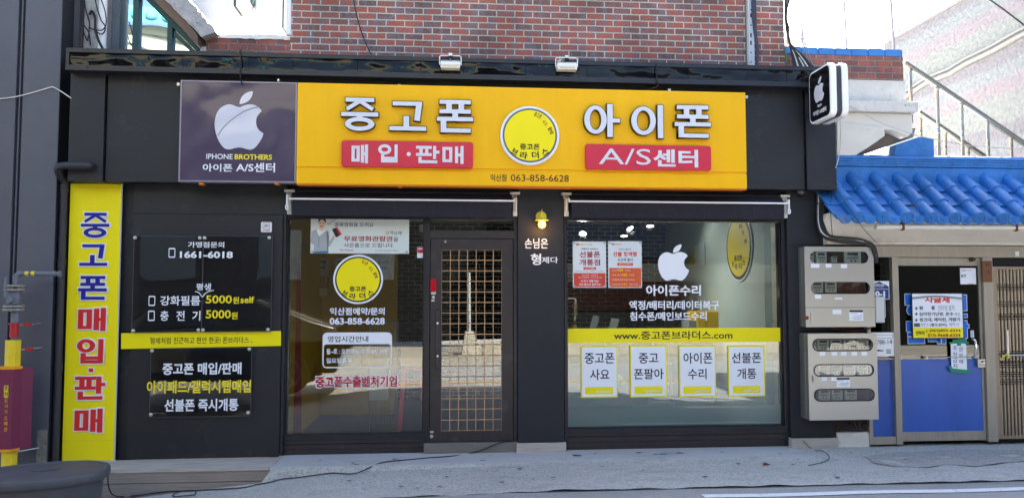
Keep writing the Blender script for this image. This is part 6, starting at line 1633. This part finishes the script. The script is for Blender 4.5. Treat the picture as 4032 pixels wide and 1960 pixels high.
# stainless railings
RLM = M('polished_stainless', S(150, 148, 136), .26, metal=.95)
def railing(a, b, Y, posts, r, label):
    pa, pb = at(*a, Y), at(*b, Y)
    d = (pb - pa).normalized(); pe = pb + d * .5
    t = thing('stair_railing', label, 'railing', ((pa.x + pb.x) / 2, Y, pb.z - 1), 'stainless railings of the outside stair')
    MB().tube([pa, pe], r, 16).build('handrail', RLM, t, smooth=True)
    for px, y0, y1 in posts:
        p0, p1 = at(px, y0, Y), at(px, y1, Y)
        mb = MB(); h = p0.z - p1.z
        prof = [(.017, -.25), (.017, h * .30), (.024, h * .31), (.017, h * .33), (.024, h * .35), (.017, h * .37), (.017, h * .45), (.022, h * .46), (.017, h * .48), (.017, h * .96), (.026, h * .97), (.026, h)]
        mb.lathe((p0.x, Y, p1.z), prof, 12); mb.build('post', RLM, t, smooth=True)
railing((3560, 246), (4032, 566), .62, ((3584, 278, 404), (3690, 345, 603), (3786, 408, 609), (3888, 474, 609), (3981, 535, 610)), .034, 'nearer polished stair railing starting at the end of the blue coping')
railing((3616, 440), (3862, 607), 1.25, ((3624, 465, 543), (3722, 528, 604), (3812, 588, 608)), .032, 'farther polished stair railing in front of the striped wall')
# striped wall building
sw = bpy.data.materials.new('pastel_striped_render'); sw.use_nodes = True
nt = sw.node_tree; L = nt.links; N = nt.nodes; bb = N['Principled BSDF']; bb.inputs['Roughness'].default_value = .85
tc = N.new('ShaderNodeTexCoord'); sp = N.new('ShaderNodeSeparateXYZ'); L.new(tc.outputs['Object'], sp.inputs[0])
n1 = N.new('ShaderNodeTexNoise'); n1.inputs['Scale'].default_value = 6; n1.inputs['Detail'].default_value = 6; L.new(tc.outputs['Object'], n1.inputs['Vector'])
ad = N.new('ShaderNodeMath'); ad.operation = 'MULTIPLY_ADD'; ad.inputs[1].default_value = .16; L.new(n1.outputs['Fac'], ad.inputs[0]); L.new(sp.outputs[2], ad.inputs[2])
a2 = N.new('ShaderNodeMath'); a2.operation = 'MULTIPLY_ADD'; a2.inputs[1].default_value = -.0; L.new(sp.outputs[1], a2.inputs[0]); L.new(ad.outputs[0], a2.inputs[2])
md = N.new('ShaderNodeMath'); md.operation = 'MODULO'; md.inputs[1].default_value = 1.1; L.new(a2.outputs[0], md.inputs[0])
dv = N.new('ShaderNodeMath'); dv.operation = 'DIVIDE'; dv.inputs[1].default_value = 1.1; L.new(md.outputs[0], dv.inputs[0])
rp = N.new('ShaderNodeValToRGB'); e = rp.color_ramp.elements; e[0].position = 0; e[0].color = S(141, 147, 145); e[1].position = .14; e[1].color = S(141, 147, 145)
for p_, c_ in ((.17, S(146, 141, 146)), (.36, S(146, 141, 146)), (.39, S(140, 146, 149)), (.56, S(140, 146, 149)), (.59, S(133, 133, 139)), (.76, S(133, 133, 139)), (.79, S(141, 147, 145)), (1.0, S(141, 147, 145))):
    q = e.new(p_); q.color = c_
L.new(dv.outputs[0], rp.inputs[0])
n2 = N.new('ShaderNodeTexNoise'); n2.inputs['Scale'].default_value = 14; n2.inputs['Detail'].default_value = 8; L.new(tc.outputs['Object'], n2.inputs['Vector'])
mr = N.new('ShaderNodeMapRange'); mr.inputs[1].default_value = .3; mr.inputs[2].default_value = .7; mr.inputs[3].default_value = .82; mr.inputs[4].default_value = 1.1; L.new(n2.outputs['Fac'], mr.inputs[0])
vs_ = N.new('ShaderNodeVectorMath'); vs_.operation = 'SCALE'; L.new(rp.outputs[0], vs_.inputs[0]); L.new(mr.outputs[0], vs_.inputs['Scale']); L.new(vs_.outputs[0], bb.inputs['Base Color'])
bp = N.new('ShaderNodeBump'); bp.inputs['Strength'].default_value = .9; bp.inputs['Distance'].default_value = .05; L.new(n2.outputs['Fac'], bp.inputs['Height']); L.new(bp.outputs[0], bb.inputs['Normal'])
XW = 8.1
SB = thing('striped_building', 'large building whose rough side wall is painted in pastel stripes behind the stair', 'building', (XW + 3, 4, 0))
mb = MB(); py0, py1 = -.2, 5.6
ztop = atx(3490, 172, XW).z
mb.box(XW, XW + 6, py0, py1, -.4, ztop)
mb.build('wall', sw, SB)
mb = MB()
for i in range(20):
    a = py0 + (py1 - py0) * i / 20; b = py0 + (py1 - py0) * (i + 1) / 20
    mb.box(XW - .06 + random.uniform(-.01, .01), XW + 6, a, b, ztop + .002, ztop + .12 + random.uniform(-.01, .01))
mb.build('roof_edge', M('lilac_cement_edge', S(170, 166, 176), .8, var=.06), SB)
mb = MB(); pts = [atx(3560, 384, XW - .03), atx(3650, 325, XW - .03), atx(3740, 290, XW - .03), atx(3800, 253, XW - .03), atx(3900, 206, XW - .03), atx(4010, 145, XW - .03), atx(4060, 120, XW - .03)]
mb.tube(pts, .035, 8).tube([p + Vector((-.02, 0, .08)) for p in pts], .018, 6)
mb.build('wall_conduit', M('grey_conduit', S(150, 150, 146), .6), SB, smooth=True)
wr_ = MB().tube(curve3([atx(3890, -5, 7.6), atx(3960, 45, 7.6), atx(4045, 110, 7.6)]), .012, 6).build('wire', RUBBER, None, smooth=True)
tag(wr_, 'dark overhead wire crossing the upper corner of the striped wall', 'wire')
# poles and vent against the sky
PB = M('faded_pole', S(150, 148, 160), .6, var=.15, vs=10)
for (x0, y0, x1, y1, r, lab) in ((3323, -10, 3334, 192, .015, 'tall thin pole standing behind the middle of the blue coping'), (3507, -10, 3520, 150, .018, 'speckled thin pole near the top of the striped wall'), (3157, 95, 3162, 190, .018, 'short thin pole behind the cable tangle at the brick corner')):
    q0, q1 = at(x0, y0, 2.2), at(x1, y1 if y1 > 180 else 200, 2.2)
    o = MB().tube([q1 + (q1 - q0) * .3, q0], r, 8).build('pole', PB, None, smooth=True); tag(o, lab, 'pole')
CHm = thing('roof_vent', 'small white roof vent with a round cowl behind the blue coping', 'vent', (at(3458, 190, 1.6).x, 1.6, 4))
b = rc(3449, 158, 3468, 200, 1.6); MB().box(b[0], b[1], 1.6, 1.72, b[2] - .1, b[3]).build('vent_stack', WPLAST, CHm)
c = at(3451, 158, 1.6); MB().lathe((c.x, 1.66, c.z - .03), [(.03, 0), (.04, .02), (.075, .03), (.08, .04), (.06, .055), (.001, .065)], 16).build('vent_cowl', M('tan_cowl', S(190, 180, 160), .6), CHm, smooth=True)
rs_ = MB().prism([(v.x, v.z) for v in (at(3126, 132, 1), at(3140, 138, 1), at(3178, 172, 1), at(3172, 188, 1), at(3140, 160, 1))], 1.0, 1.4).build('roof_scrap', WSTUC); tag(rs_, 'tilted pale slab behind the cable tangle at the brick corner', 'slab')

lf = MB().prism([(LF.x - .03, LF.z + .014), (LF.x - .008, LF.z + .03), (LF.x + .03, LF.z + .018), (LF.x + .045, LF.z + .010), (LF.x + .01, LF.z + .010), (LF.x - .02, LF.z + .008)], LF.y - .01, LF.y + .012).build('dry_leaf', M('dry_red_leaf', S(110, 44, 44), .7))
tag(lf, 'small dry red leaf lying on the pavement in front of the right window', 'leaf')
# =================================================================== SHOP INTERIOR
def itag(o, label, cat, grp=None): return tag(o, label, cat, grp)
# track lights under the ceiling
TRK = M('black_track', S(14, 14, 15), .45)
tzp = at(2400, 873, 1.6)
o = MB().box(at(2225, 873, 1.6).x, at(2516, 873, 1.6).x, 1.58, 1.62, tzp.z - .012, tzp.z + .012).box(at(2228, 873, 1.6).x, at(2228, 873, 1.6).x + .02, 1.59, 1.61, tzp.z, 2.659).box(at(2480, 873, 1.6).x, at(2480, 873, 1.6).x + .02, 1.59, 1.61, tzp.z, 2.659).build('light_track', TRK)
itag(o, 'black lighting track under the ceiling inside the right window', 'light track')
LEDM = M('lit_lamp_disc', S(255, 255, 250), .3, emit=(1, .99, .95, 1), es=1.6)
lamps = [((2295, 921), 1.45, (-.25, -.75), 'lit track spot, lowest one, over the pale red advert sheet'), ((2458, 930), 1.7, (0, -.15), 'lit track spot pointing down over the orange advert sheet'), ((2481, 901), 1.5, (.45, -.6), 'lit track spot tilted to the right beside the down pointing spot'), ((2560, 891), 1.3, (0, -.2), 'lit track spot alone above the white apple emblem'), ((2640, 866), 1.9, (.7, -.5), 'lit track spot just showing under the right blind')]
for (px, py), Y, (tx_, ty_), lab in lamps:
    p = at(px, py, Y)
    t = thing('track_spot', lab, 'spot lamp', (p.x, Y, p.z), 'track spot lamps in the shop')
    d = Vector((tx_, ty_, -1)).normalized()
    u = d.cross(Vector((0, 1, 0.001))).normalized(); w = d.cross(u)
    def ringp(c, r, n=20): return [tuple(c + (u * math.cos(2 * math.pi * i / n) + w * math.sin(2 * math.pi * i / n)) * r) for i in range(n)]
    MB().rings([ringp(p - d * .09, .022), ringp(p - d * .075, .04), ringp(p - d * .02, .056), ringp(p - d * .004, .060), ringp(p - d * .004, .052)]).build('lamp_head', TRK, t, smooth=True)
    MB().rings([ringp(p - d * .005, .044), ringp(p + d * .001, .040)]).build('lamp_disc', LEDM, t)
    top = Vector((p.x, Y, 2.655)) if Y != 1.45 else Vector((p.x, Y, tzp.z))
    MB().tube([p - d * .07, Vector((p.x, Y, p.z + .12)), top], .010, 8).box(p.x - .02, p.x + .02, Y - .02, Y + .02, top.z - .06, top.z).build('lamp_arm', TRK, t)
    l = bpy.data.lights.new('spot_light', 'SPOT'); l.energy = 1.2 if Y == 1.9 else 5; l.spot_size = rad(155); l.spot_blend = .7; l.shadow_soft_size = .05; l.color = (1, 1, .98)
    lo = bpy.data.objects.new('spot_light', l); COL.objects.link(lo); lo.location = p + d * .02; lo.rotation_euler = d.to_track_quat('-Z', 'Y').to_euler()
# oval-looking round sign on the side wall (foreshortened)
xs_w = xk - .004
c = atx(2912, 972, xs_w); r = .40
RW = thing('wall_sign', 'round yellow wall sign with a dark rim on the white side wall inside', 'sign', (xs_w, c.y, c.z - r))
def xdisc(mb, r_, x0, x1, n=48): yprism(mb, [(c.y + r_ * math.cos(2 * math.pi * i / n), c.z + r_ * math.sin(2 * math.pi * i / n)) for i in range(n)], x0, x1)
for r_, x0, mt, nm in ((r, -.012, M('clear_rim', S(200, 206, 200), .3), 'rim'), (r * .95, -.015, M('dark_green_rim', S(22, 40, 30), .5), 'dark_ring'), (r * .86, -.018, M('dull_yellow_face', S(206, 180, 14), .5), 'face')):
    mb = MB(); xdisc(mb, r_, xs_w + x0, xs_w + x0 + .0025); mb.build(nm, mt, RW)
for s, cu, cv, wu, wv in (('중고폰', 0, -.38, .62, .17), ('브', -.5, -.55, .16, .17), ('라', -.2, -.66, .22, .18), ('더', .18, -.66, .22, .18), ('스', .5, -.53, .18, .17), ('중고폰', .25, .68, .22, .12), ('사고,', .48, .45, .2, .12), ('팔때', .68, .15, .2, .12)):
    text(s, (0, wu * r, 0, wv * r), 0, BLACKT, RW, .03, px=False, place=lambda x, z, cu=cu, cv=cv: Vector((xs_w - .0195, c.y - cu * r * .86 - x, c.z + cv * r * .86 + z)))
# notice strip on the side wall
q0, q1 = atx(2683, 975, xs_w), atx(2776, 950, xs_w)
o = MB().box(xs_w - .012, xs_w - .002, min(q0.y, q1.y), max(q0.y, q1.y), atx(2776, 1045, xs_w).z, atx(2776, 955, xs_w).z)
NB = o.build('notice_board', M('grey_notice', S(176, 184, 176), .6)); itag(NB, 'pale notice board on the white side wall behind the apple emblem', 'notice board')
ym = (q0.y + q1.y) / 2; zt2, zb2 = atx(2776, 955, xs_w).z, atx(2776, 1045, xs_w).z
mb = MB().box(xs_w - .0135, xs_w - .0122, ym - .12, ym + .12, zb2 + .02, zt2 - .02); mb.build('yellow_block', M('dull_yellow_print', S(190, 170, 40), .6), NB)
# things on the floor / counter inside the right window
ceil_ = M('wood_counter', S(120, 100, 84), .6, var=.1)
def ibox(name, label, cat, q, Y, d, mat, bev=.004, grp=None, par=None):
    b = rc(*q, Y); o = MB().box(b[0], b[1], Y, Y + d, b[2], b[3]).build(name, mat, par, bev)
    if par is None: itag(o, label, cat, grp)
    return o
YBX = M('yellow_storage_box', S(214, 166, 8), .5, var=.06)
YB = thing('storage_box', 'yellow storage box on the counter behind the web address strip', 'box', (at(2795, 1290, 1.6).x, 1.6, .9))
b = rc(2745, 1226, 2846, 1292, 1.6); MB().box(b[0], b[1], 1.6, 2.0, b[2] - .1, b[3]).build('box_body', YBX, YB, .006); xm_ = b[0] + (b[1] - b[0]) * .33; MB().box(xm_ - .003, xm_ + .003, 1.597, 1.6, b[2] - .1, b[3] - .002).build('box_seam', M('ochre_seam', S(160, 120, 20), .5), YB)
CT_ = thing('work_counter', 'long pale work counter inside behind the right window', 'counter', (2.5, 1.9, 0))
zc_ = at(2700, 1292, 1.6).z - .1
MB().box(1.4, 3.35, 1.45, 2.2, zc_ - .04, zc_).build('counter_top', M('pale_laminate', S(176, 178, 172), .4), CT_, .004)
MB().box(1.45, 3.3, 1.5, 2.15, .001, zc_ - .041).build('counter_front', M('grey_laminate', S(70, 76, 78), .5), CT_)
ibox('carton', 'pale grey carton stacked behind the yellow storage box', 'box', (2716, 1160, 2826, 1226), 2.4, .4, M('grey_carton', S(118, 122, 114), .7, var=.06))
ibox('carton', 'white carton standing left of the yellow storage box', 'box', (2712, 1262, 2744, 1292), 1.62, .3, M('white_carton', S(128, 132, 128), .7))
SHF = thing('shelf_rack', 'grey metal shelf rack with small boxes behind the lettering', 'shelf', (at(2690, 1250, 3).x, 3, 0))
mb = MB(); b = rc(2640, 1150, 2716, 1300, 3.0)
for x in (b[0], b[1]): mb.box(x - .015, x + .015, 3.0, 3.03, 0, b[3]).box(x - .015, x + .015, 3.3, 3.33, 0, b[3])
mb.build('rack_post', M('dark_steel', S(70, 74, 76), .5, metal=.4), SHF)
for k in range(5): z = .3 + k * (b[3] - .3) / 4; MB().box(b[0], b[1], 3.0, 3.33, z - .015, z).build('rack_shelf', M('dark_steel', S(70, 74, 76), .5, metal=.4), SHF)
for k, (u0, u1, j, hh) in enumerate(((.05, .3, 3, .14), (.35, .6, 3, .2), (.65, .9, 3, .12), (.1, .5, 2, .16), (.55, .95, 2, .2), (.1, .9, 4, .1))):
    z = .3 + j * (b[3] - .3) / 4 + .001; w_ = b[1] - b[0]
    o = MB().box(b[0] + u0 * w_, b[0] + u1 * w_, 3.03, 3.28, z, z + hh).build('small_box', M('shelf_box_%s' % ('brown', 'grey', 'white')[k % 3], (S(120, 100, 80), S(110, 116, 116), S(180, 182, 180))[k % 3], .7))
    itag(o, ('small brown box, left end of the rack shelf', 'small grey box, middle of the upper rack shelf', 'small white box, right end of the upper rack shelf', 'small brown box on the lower rack shelf', 'taller grey box on the lower rack shelf', 'flat white box on top of the rack')[k], 'box', 'small boxes on the shelf rack')
# teal curtain and dark doorway
CU = M('dark_teal_curtain', S(30, 62, 60), .8, var=.1, vs=4)
b = rc(2468, 1130, 2540, 1300, 3.3); secs = []
n = 24
for i in range(n + 1):
    x = b[0] + (b[1] - b[0]) * i / n; y = 3.3 + .03 * math.sin(i * 1.3); secs.append([(x, y, 0.02), (x, y, b[3]), (x, y + .01, b[3]), (x, y + .01, .02)])
o = MB().rings(secs).build('curtain', CU, None, smooth=True); itag(o, 'dark teal curtain hanging against the black brick inside', 'curtain')
# two grey panels leaning, gas pipe inside, tarp, step ladder
for q, lab in ((((2336, 1240), (2361, 1244), (2346, 1300), (2318, 1300)), 'narrow grey panel leaning against the black brick, left of two'), (((2408, 1250), (2440, 1256), (2424, 1300), (2394, 1300)), 'wider grey panel leaning against the black brick, right of two')):
    o = MB().prism([(v.x, v.z) for v in (at(x, y, 2.2) for x, y in q)], 2.2, 2.22).build('leaning_panel', M('grey_panel', S(108, 112, 110), .5, var=.1)); itag(o, lab, 'panel', 'panels leaning inside')
IP = thing('gas_pipe', 'small interior gas pipe with yellow sleeve just inside the right window edge', 'gas pipe', (at(2260, 1300, .4).x, .4, 0))
f = lambda x, y: at(x, y, .4)
MB().tube(curve3([f(2222, 1174), f(2248, 1174), f(2262, 1176), f(2266, 1184), f(2266, 1230), f(2262, 1262)], 4), .011, 10).build('pipe', WPLAST, IP, smooth=True)
mb = MB()
for y in (1200, 1212, 1232, 1240): v = f(2263, y); mb.lathe((v.x, .4, v.z), [(.032, -.006), (.032, .006)], 16)
v = f(2263, 1221); mb.lathe((v.x, .4, v.z), [(.018, -.03), (.026, 0), (.018, .03)], 14); mb.build('valve', M('brass_grey', S(160, 146, 110), .4, metal=.4), IP, smooth=True)
v = f(2262, 1262); v2 = f(2261, 1278); MB().tube([v, v2], .014, 10).build('red_section', PIPER, IP, smooth=True)
MB().tube([v2, f(2260, 1345)], .026, 10).build('yellow_sleeve', PIPEY, IP, smooth=True)
TP = M('green_tarp', S(70, 150, 126), .5, var=.25, vs=12, bump=.8, bs=9)
b = rc(2340, 1342, 2476, 1530, .75); secs = []
for k in range(14):
    t_ = k / 13; z = b[2] + (b[3] - b[2]) * t_; cxp = (b[0] + b[1]) / 2 - .05 + .05 * math.sin(k * .9) - .06 * t_; rx = (.19 - .07 * t_) * (1 + .13 * math.sin(k * 2.1))
    secs.append([(cxp + rx * (1 + .13 * math.sin(3 * a + k)) * math.cos(a), .9 + .14 * (1 + .15 * math.cos(4 * a + k * 1.7)) * math.sin(a), z) for a in [2 * math.pi * j / 24 for j in range(24)]])
o = MB().rings(secs).build('tarp_bundle', TP, None, smooth=True); itag(o, 'crumpled green tarp bundle behind the poster nearest the pillar', 'tarp')
LDm = thing('step_ladder', 'aluminium step ladder standing behind the middle posters', 'ladder', (at(2600, 1500, .9).x, .9, 0))
g = lambda x, y, Y=.9: at(x, y, Y)
mb = MB()
for a_, b__ in (((2570, 1345), (2548, 1500)), ((2626, 1345), (2660, 1500))): mb.tube([g(*a_), (g(*b__, .7).x, .7, .01)], .018, 6)
mb.build('rail', M('ladder_aluminium', S(168, 172, 170), .4, metal=.6), LDm)
mb = MB()
for k in range(3): z = .35 + k * .22; mb.box(g(2560, 1400).x - .02 + .005 * k, g(2640, 1400).x + .02 - .01 * k, .78 + k * .03, .90 + k * .03, z, z + .02)
mb.build('tread', M('ladder_aluminium', S(168, 172, 170), .4, metal=.6), LDm)
# left window interior: papers on a ledge, air conditioner slot, red banner stand, stool, cartons
o = ibox('ledge', 'white display ledge on the yellow partition', 'ledge', (1222, 1083, 1540, 1092), 2.5, .095, IW)
for i, (x0, x1, l1, l2, lab) in enumerate(((1236, 1294, '아이폰', '수리', 'printed card on the ledge, farthest left'), (1318, 1372, '선불폰', '개통', 'printed card on the ledge, half hidden by the round sticker'), (1480, 1538, '중고폰', '사요', 'printed card on the ledge, nearest the brick wall'))):
    b = rc(x0, 1014, x1, 1083, 2.45)
    t = thing('display_card', lab, 'card', ((b[0] + b[1]) / 2, 2.45, b[2]), 'printed cards on the yellow ledge')
    MB().box(b[0], b[1], 2.45, 2.46, b[2], b[3]).build('card', M('dull_card', S(186, 178, 150), .6), t)
    text(l1, (x0 + 8, 1024, x1 - 8, 1039), 2.448, BLACKT, t, .02); text(l2, (x0 + 14, 1046, x1 - 14, 1061), 2.448, BLACKT, t, .02)
AC = thing('wall_unit', 'ribbed ochre unit with a pale lower panel on the yellow partition', 'wall unit', (at(1240, 1165, 2.4).x, 2.4, 1))
b = rc(1193, 1092, 1288, 1131, 2.42); MB().box(b[0], b[1], 2.42, 2.598, b[2], b[3]).build('ribbed_panel', M('ochre_panel', S(150, 104, 20), .5), AC)
mb = MB()
for k in range(9): x = b[0] + (b[1] - b[0]) * (k + .2) / 9; mb.prism([(x, b[2]), (x + .02, b[2]), (min(x + .06, b[1]), b[3]), (min(x + .04, b[1] - .01), b[3])], 2.412, 2.4195)
mb.build('rib', YW, AC)
b = rc(1193, 1134, 1288, 1165, 2.42); MB().box(b[0], b[1], 2.42, 2.598, b[2], b[3]).build('pale_panel', M('cream_panel', S(206, 188, 128), .5), AC)
o = thing('banner_stand', 'narrow red banner stand inside at the left edge of the left window', 'banner', (at(1172, 1500, .8).x, .8, 0))
b = rc(1160, 1020, 1182, 1540, .8); MB().prism([(b[0], .02), (b[1] + .03, .02), (b[1] - .01, b[3]), (b[0] + .02, b[3])], .8, .81).build('cloth', M('dull_red_cloth', S(150, 34, 34), .7), o); MB().box(b[0] - .02, b[1] + .05, .74, .9, 0, .025).build('foot', TRK, o)
ST_ = thing('plastic_stool', 'red plastic stool under the cardboard box beside the door', 'stool', (at(1625, 1500, .6).x, .6, 0))
RP_ = M('red_plastic', S(236, 44, 58), .35)
b = rc(1578, 1441, 1668, 1515, .55); xa, xb, zt_ = b[0], b[1], b[3]
MB().box(xa + .02, xb - .02, .55, .78, zt_ - .03, zt_).build('seat', RP_, ST_, .01)
for x, s in ((xa + .03, -1), (xb - .03, 1)):
    for y in (.57, .76): MB().rings([[(x - .02, y - .015, zt_ - .03), (x + .02, y - .015, zt_ - .03), (x + .02, y + .015, zt_ - .03), (x - .02, y + .015, zt_ - .03)], [(x + s * .05 - .018, y - .012, .0), (x + s * .05 + .018, y - .012, 0), (x + s * .05 + .018, y + .012, 0), (x + s * .05 - .018, y + .012, 0)]]).build('leg', RP_, ST_)
MB().box(xa + .03, xb - .03, .565, .575, zt_ - .16, zt_ - .13).build('stretcher', RP_, ST_)
CB = thing('cardboard_box', 'open cardboard box on the red plastic stool beside the door', 'box', ((xa + xb) / 2, .6, zt_))
CBM = M('cardboard', S(232, 190, 138), .8, var=.08, vs=8)
zt3 = at(1600, 1372, .55).z
mb = MB().box(xa - .0, xb + .02, .55, .556, zt_ + .001, zt3).box(xa, xb + .02, .78, .786, zt_ + .001, zt3).box(xa, xa + .006, .556, .78, zt_ + .001, zt3).box(xb + .014, xb + .02, .556, .78, zt_ + .001, zt3).box(xa + .006, xb + .014, .556, .78, zt_ + .001, zt_ + .006)
mb.build('box_wall', CBM, CB)
MB().rings([[(xa, .55, zt3), (xb + .02, .55, zt3), (xb + .02, .556, zt3), (xa, .556, zt3)], [(xa - .02, .42, zt3 + .05), (xb + .03, .42, zt3 + .05), (xb + .03, .426, zt3 + .05), (xa - .02, .426, zt3 + .05)]]).build('box_flap', CBM, CB)
WR = thing('wire_rack', 'wire display rack with white cartons standing behind the opening hours sticker', 'rack', (at(1500, 1500, 1.6).x, 1.6, 0))
b = rc(1455, 1262, 1560, 1575, 1.3); mb = MB()
for x in (b[0], b[1]): mb.tube([(x, 1.3, 0), (x, 1.3, b[3])], .008, 6).tube([(x, 1.6, 0), (x, 1.6, b[3])], .008, 6)
for k in range(9): z = .1 + k * (b[3] - .1) / 8; mb.tube([(b[0], 1.3, z), (b[1], 1.3, z)], .004, 5)
for k in range(10): x = b[0] + (b[1] - b[0]) * k / 9; mb.tube([(x, 1.6, .05), (x, 1.6, b[3])], .003, 5)
mb.build('wire_frame', M('chrome_wire', S(170, 172, 174), .3, metal=.8), WR)
ibox('pedestal', 'pale grey pedestal below the wire display rack', 'pedestal', (1453, 1410, 1525, 1575), 1.05, .24, M('pale_pedestal', S(176, 180, 176), .6))
ibox('carton', 'white carton row at the left of the interior floor', 'box', (1330, 1400, 1420, 1440), 1.9, .3, M('white_carton', S(128, 132, 128), .7))
# security camera on the brick, seen beside the mullion
o = ibox('wall_camera', 'white indoor camera on the black brick beside the door mullion', 'camera', (1650, 884, 1674, 914), 3.78, .11, WPLAST, .01)

# =================================================================== THE OTHER SIDE OF THE STREET (seen only in reflections, walls blackened to dim them)
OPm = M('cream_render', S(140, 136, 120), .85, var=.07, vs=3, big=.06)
OB = thing('villa', 'cream two storey villa with a teal tiled eave across the street', 'house', (-10, -13, 0))
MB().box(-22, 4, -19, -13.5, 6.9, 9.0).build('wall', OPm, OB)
MB().box(-22, 4, -19, -13.52, 0, 6.9).build('lower_wall', M('reflection_dimming_wall', spec=0, col=S(20, 20, 21), rough=.8, var=.1, vs=4), OB)  # unseen lower storeys made near black to keep the shop glass reflections dark
MB().box(-22.2, 4.2, -19, -13.35, 9.0, 9.25).box(-22.1, 4.1, -19, -13.42, 8.7, 8.99).build('cornice', OPm, OB)
TL = M('teal_tile', S(56, 140, 150), .5, var=.1)
mb = MB(); mb.add([(-22.5, -13.0, 9.26), (4.5, -13.0, 9.26), (4.5, -15, 10.0), (-22.5, -15, 10.0), (-22.5, -13, 9.75), (4.5, -13, 9.75)], [(0, 1, 5, 4), (4, 5, 2, 3), (0, 4, 3), (1, 2, 5)])
for k in range(66): mb.lathe((-22.3 + k * .39, -12.99, 9.5), [(.15, 0), (.15, .08), (.10, .10)], 14, axis='Y')
mb.build('roof', TL, OB)
for x in (-20, -17, -14, -11, -8, -5, -2):
    for z in (2.0, 5.2): MB().box(x, x + 1.3, -13.54, -13.45, z, z + 1.5).build('window', M('dark_far_window', S(40, 48, 56), .1), OB)
OB.rotation_euler.z = -.42
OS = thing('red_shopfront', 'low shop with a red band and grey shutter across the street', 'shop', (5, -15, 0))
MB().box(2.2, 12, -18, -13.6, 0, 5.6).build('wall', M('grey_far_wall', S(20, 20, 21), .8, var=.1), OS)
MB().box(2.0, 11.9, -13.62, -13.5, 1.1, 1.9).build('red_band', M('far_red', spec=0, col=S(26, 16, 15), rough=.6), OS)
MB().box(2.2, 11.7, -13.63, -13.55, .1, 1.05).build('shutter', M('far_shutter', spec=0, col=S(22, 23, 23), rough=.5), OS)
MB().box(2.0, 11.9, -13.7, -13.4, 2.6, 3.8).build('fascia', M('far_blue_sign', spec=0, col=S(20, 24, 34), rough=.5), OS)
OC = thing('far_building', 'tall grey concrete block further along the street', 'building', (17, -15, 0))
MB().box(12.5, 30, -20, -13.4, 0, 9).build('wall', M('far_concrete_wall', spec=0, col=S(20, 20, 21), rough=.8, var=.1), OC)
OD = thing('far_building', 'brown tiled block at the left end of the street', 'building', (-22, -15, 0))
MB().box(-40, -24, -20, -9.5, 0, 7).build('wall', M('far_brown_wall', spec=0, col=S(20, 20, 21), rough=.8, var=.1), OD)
BO = thing('bollard', 'white post on a broken concrete block across the street', 'post', (.55, -11.0, .08))
MB().tube([(.55, -11, .55), (.55, -11, 2.1)], .035, 14).build('post', M('dull_white_post', S(150, 150, 148), .6), BO, smooth=True)
MB().prism([(.35, .08), (.85, .08), (.82, .38), (.7, .42), (.66, .66), (.44, .66)], -11.2, -10.8).build('block', M('broken_concrete', S(150, 144, 132), .9, var=.15, bump=.5, bs=20), BO, .02)
o = MB().box(.9, 9, -11.2, -11.0, .08, .38).build('block_wall', M('pale_block', S(146, 140, 126), .9, var=.1, vs=5)); tag(o, 'low pale block wall behind the far pavement', 'wall')
# parked car
def car(x0, y0, col, label):
    t = thing('parked_car', label, 'car', (x0, y0, -.05))
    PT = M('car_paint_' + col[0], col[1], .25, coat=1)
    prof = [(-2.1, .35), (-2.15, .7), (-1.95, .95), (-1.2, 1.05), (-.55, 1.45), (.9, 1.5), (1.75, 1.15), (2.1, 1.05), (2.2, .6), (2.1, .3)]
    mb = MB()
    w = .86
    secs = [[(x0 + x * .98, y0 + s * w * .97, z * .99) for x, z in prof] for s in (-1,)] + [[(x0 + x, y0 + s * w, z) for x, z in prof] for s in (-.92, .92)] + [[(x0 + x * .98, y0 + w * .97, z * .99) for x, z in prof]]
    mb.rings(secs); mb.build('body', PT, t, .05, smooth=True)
    GLS = M('car_glass', S(20, 24, 28), .05)
    for s in (-1, 1):
        mb = MB(); P = [(-.95, 1.08), (-.5, 1.40), (.25, 1.43), (.25, 1.08)]; P2 = [(.32, 1.08), (.32, 1.43), (.88, 1.44), (1.45, 1.1)]
        for q in (P, P2): mb.prism([(x0 + a, b_) for a, b_ in q], y0 + s * (w * .985) - .012, y0 + s * (w * .985) + .012)
        mb.build('side_window', GLS, t)
        for wx in (-1.35, 1.35):
            c_ = (x0 + wx, y0 + s * .80, .31)
            wh = MB().lathe(c_, [(.20, -.1), (.33, -.1), (.345, -.06), (.345, .06), (.33, .1), (.20, .1)], 32, axis='Y').build('wheel', M('tyre', S(26, 26, 28), .8), t, smooth=True)
            mb = MB()
            for k in range(5):
                a = k * 2 * math.pi / 5 + .3; mb.obox((c_[0] + .11 * math.cos(a), c_[1] + s * .095, c_[2] + .11 * math.sin(a)), (.11 * math.cos(a), 0, .11 * math.sin(a)), (0, .012, 0), (-.022 * math.sin(a), 0, .022 * math.cos(a)))
            mb.ring(c_[0], c_[2], .21, .21, .018, .018, c_[1] + s * .1 - .01, c_[1] + s * .1 + .01, 32); mb.build('rim', M('alloy', S(190, 190, 188), .25, metal=.9), wh)
    for y in (-.6, .6): MB().box(x0 + 2.1, x0 + 2.19, y0 + y - .15, y0 + y + .15, .75, .9).build('tail_lamp', M('tail_lamp_red', S(190, 20, 20), .2), t)
    for y in (-.6, .6): MB().box(x0 - 2.14, x0 - 2.06, y0 + y - .18, y0 + y + .18, .7, .82).build('headlight', M('headlamp', S(220, 224, 226), .1), t)
    MB().box(x0 - 1.5, x0 + 1.5, y0 - .6, y0 + .6, .18, .36).build('chassis', TRK, t)
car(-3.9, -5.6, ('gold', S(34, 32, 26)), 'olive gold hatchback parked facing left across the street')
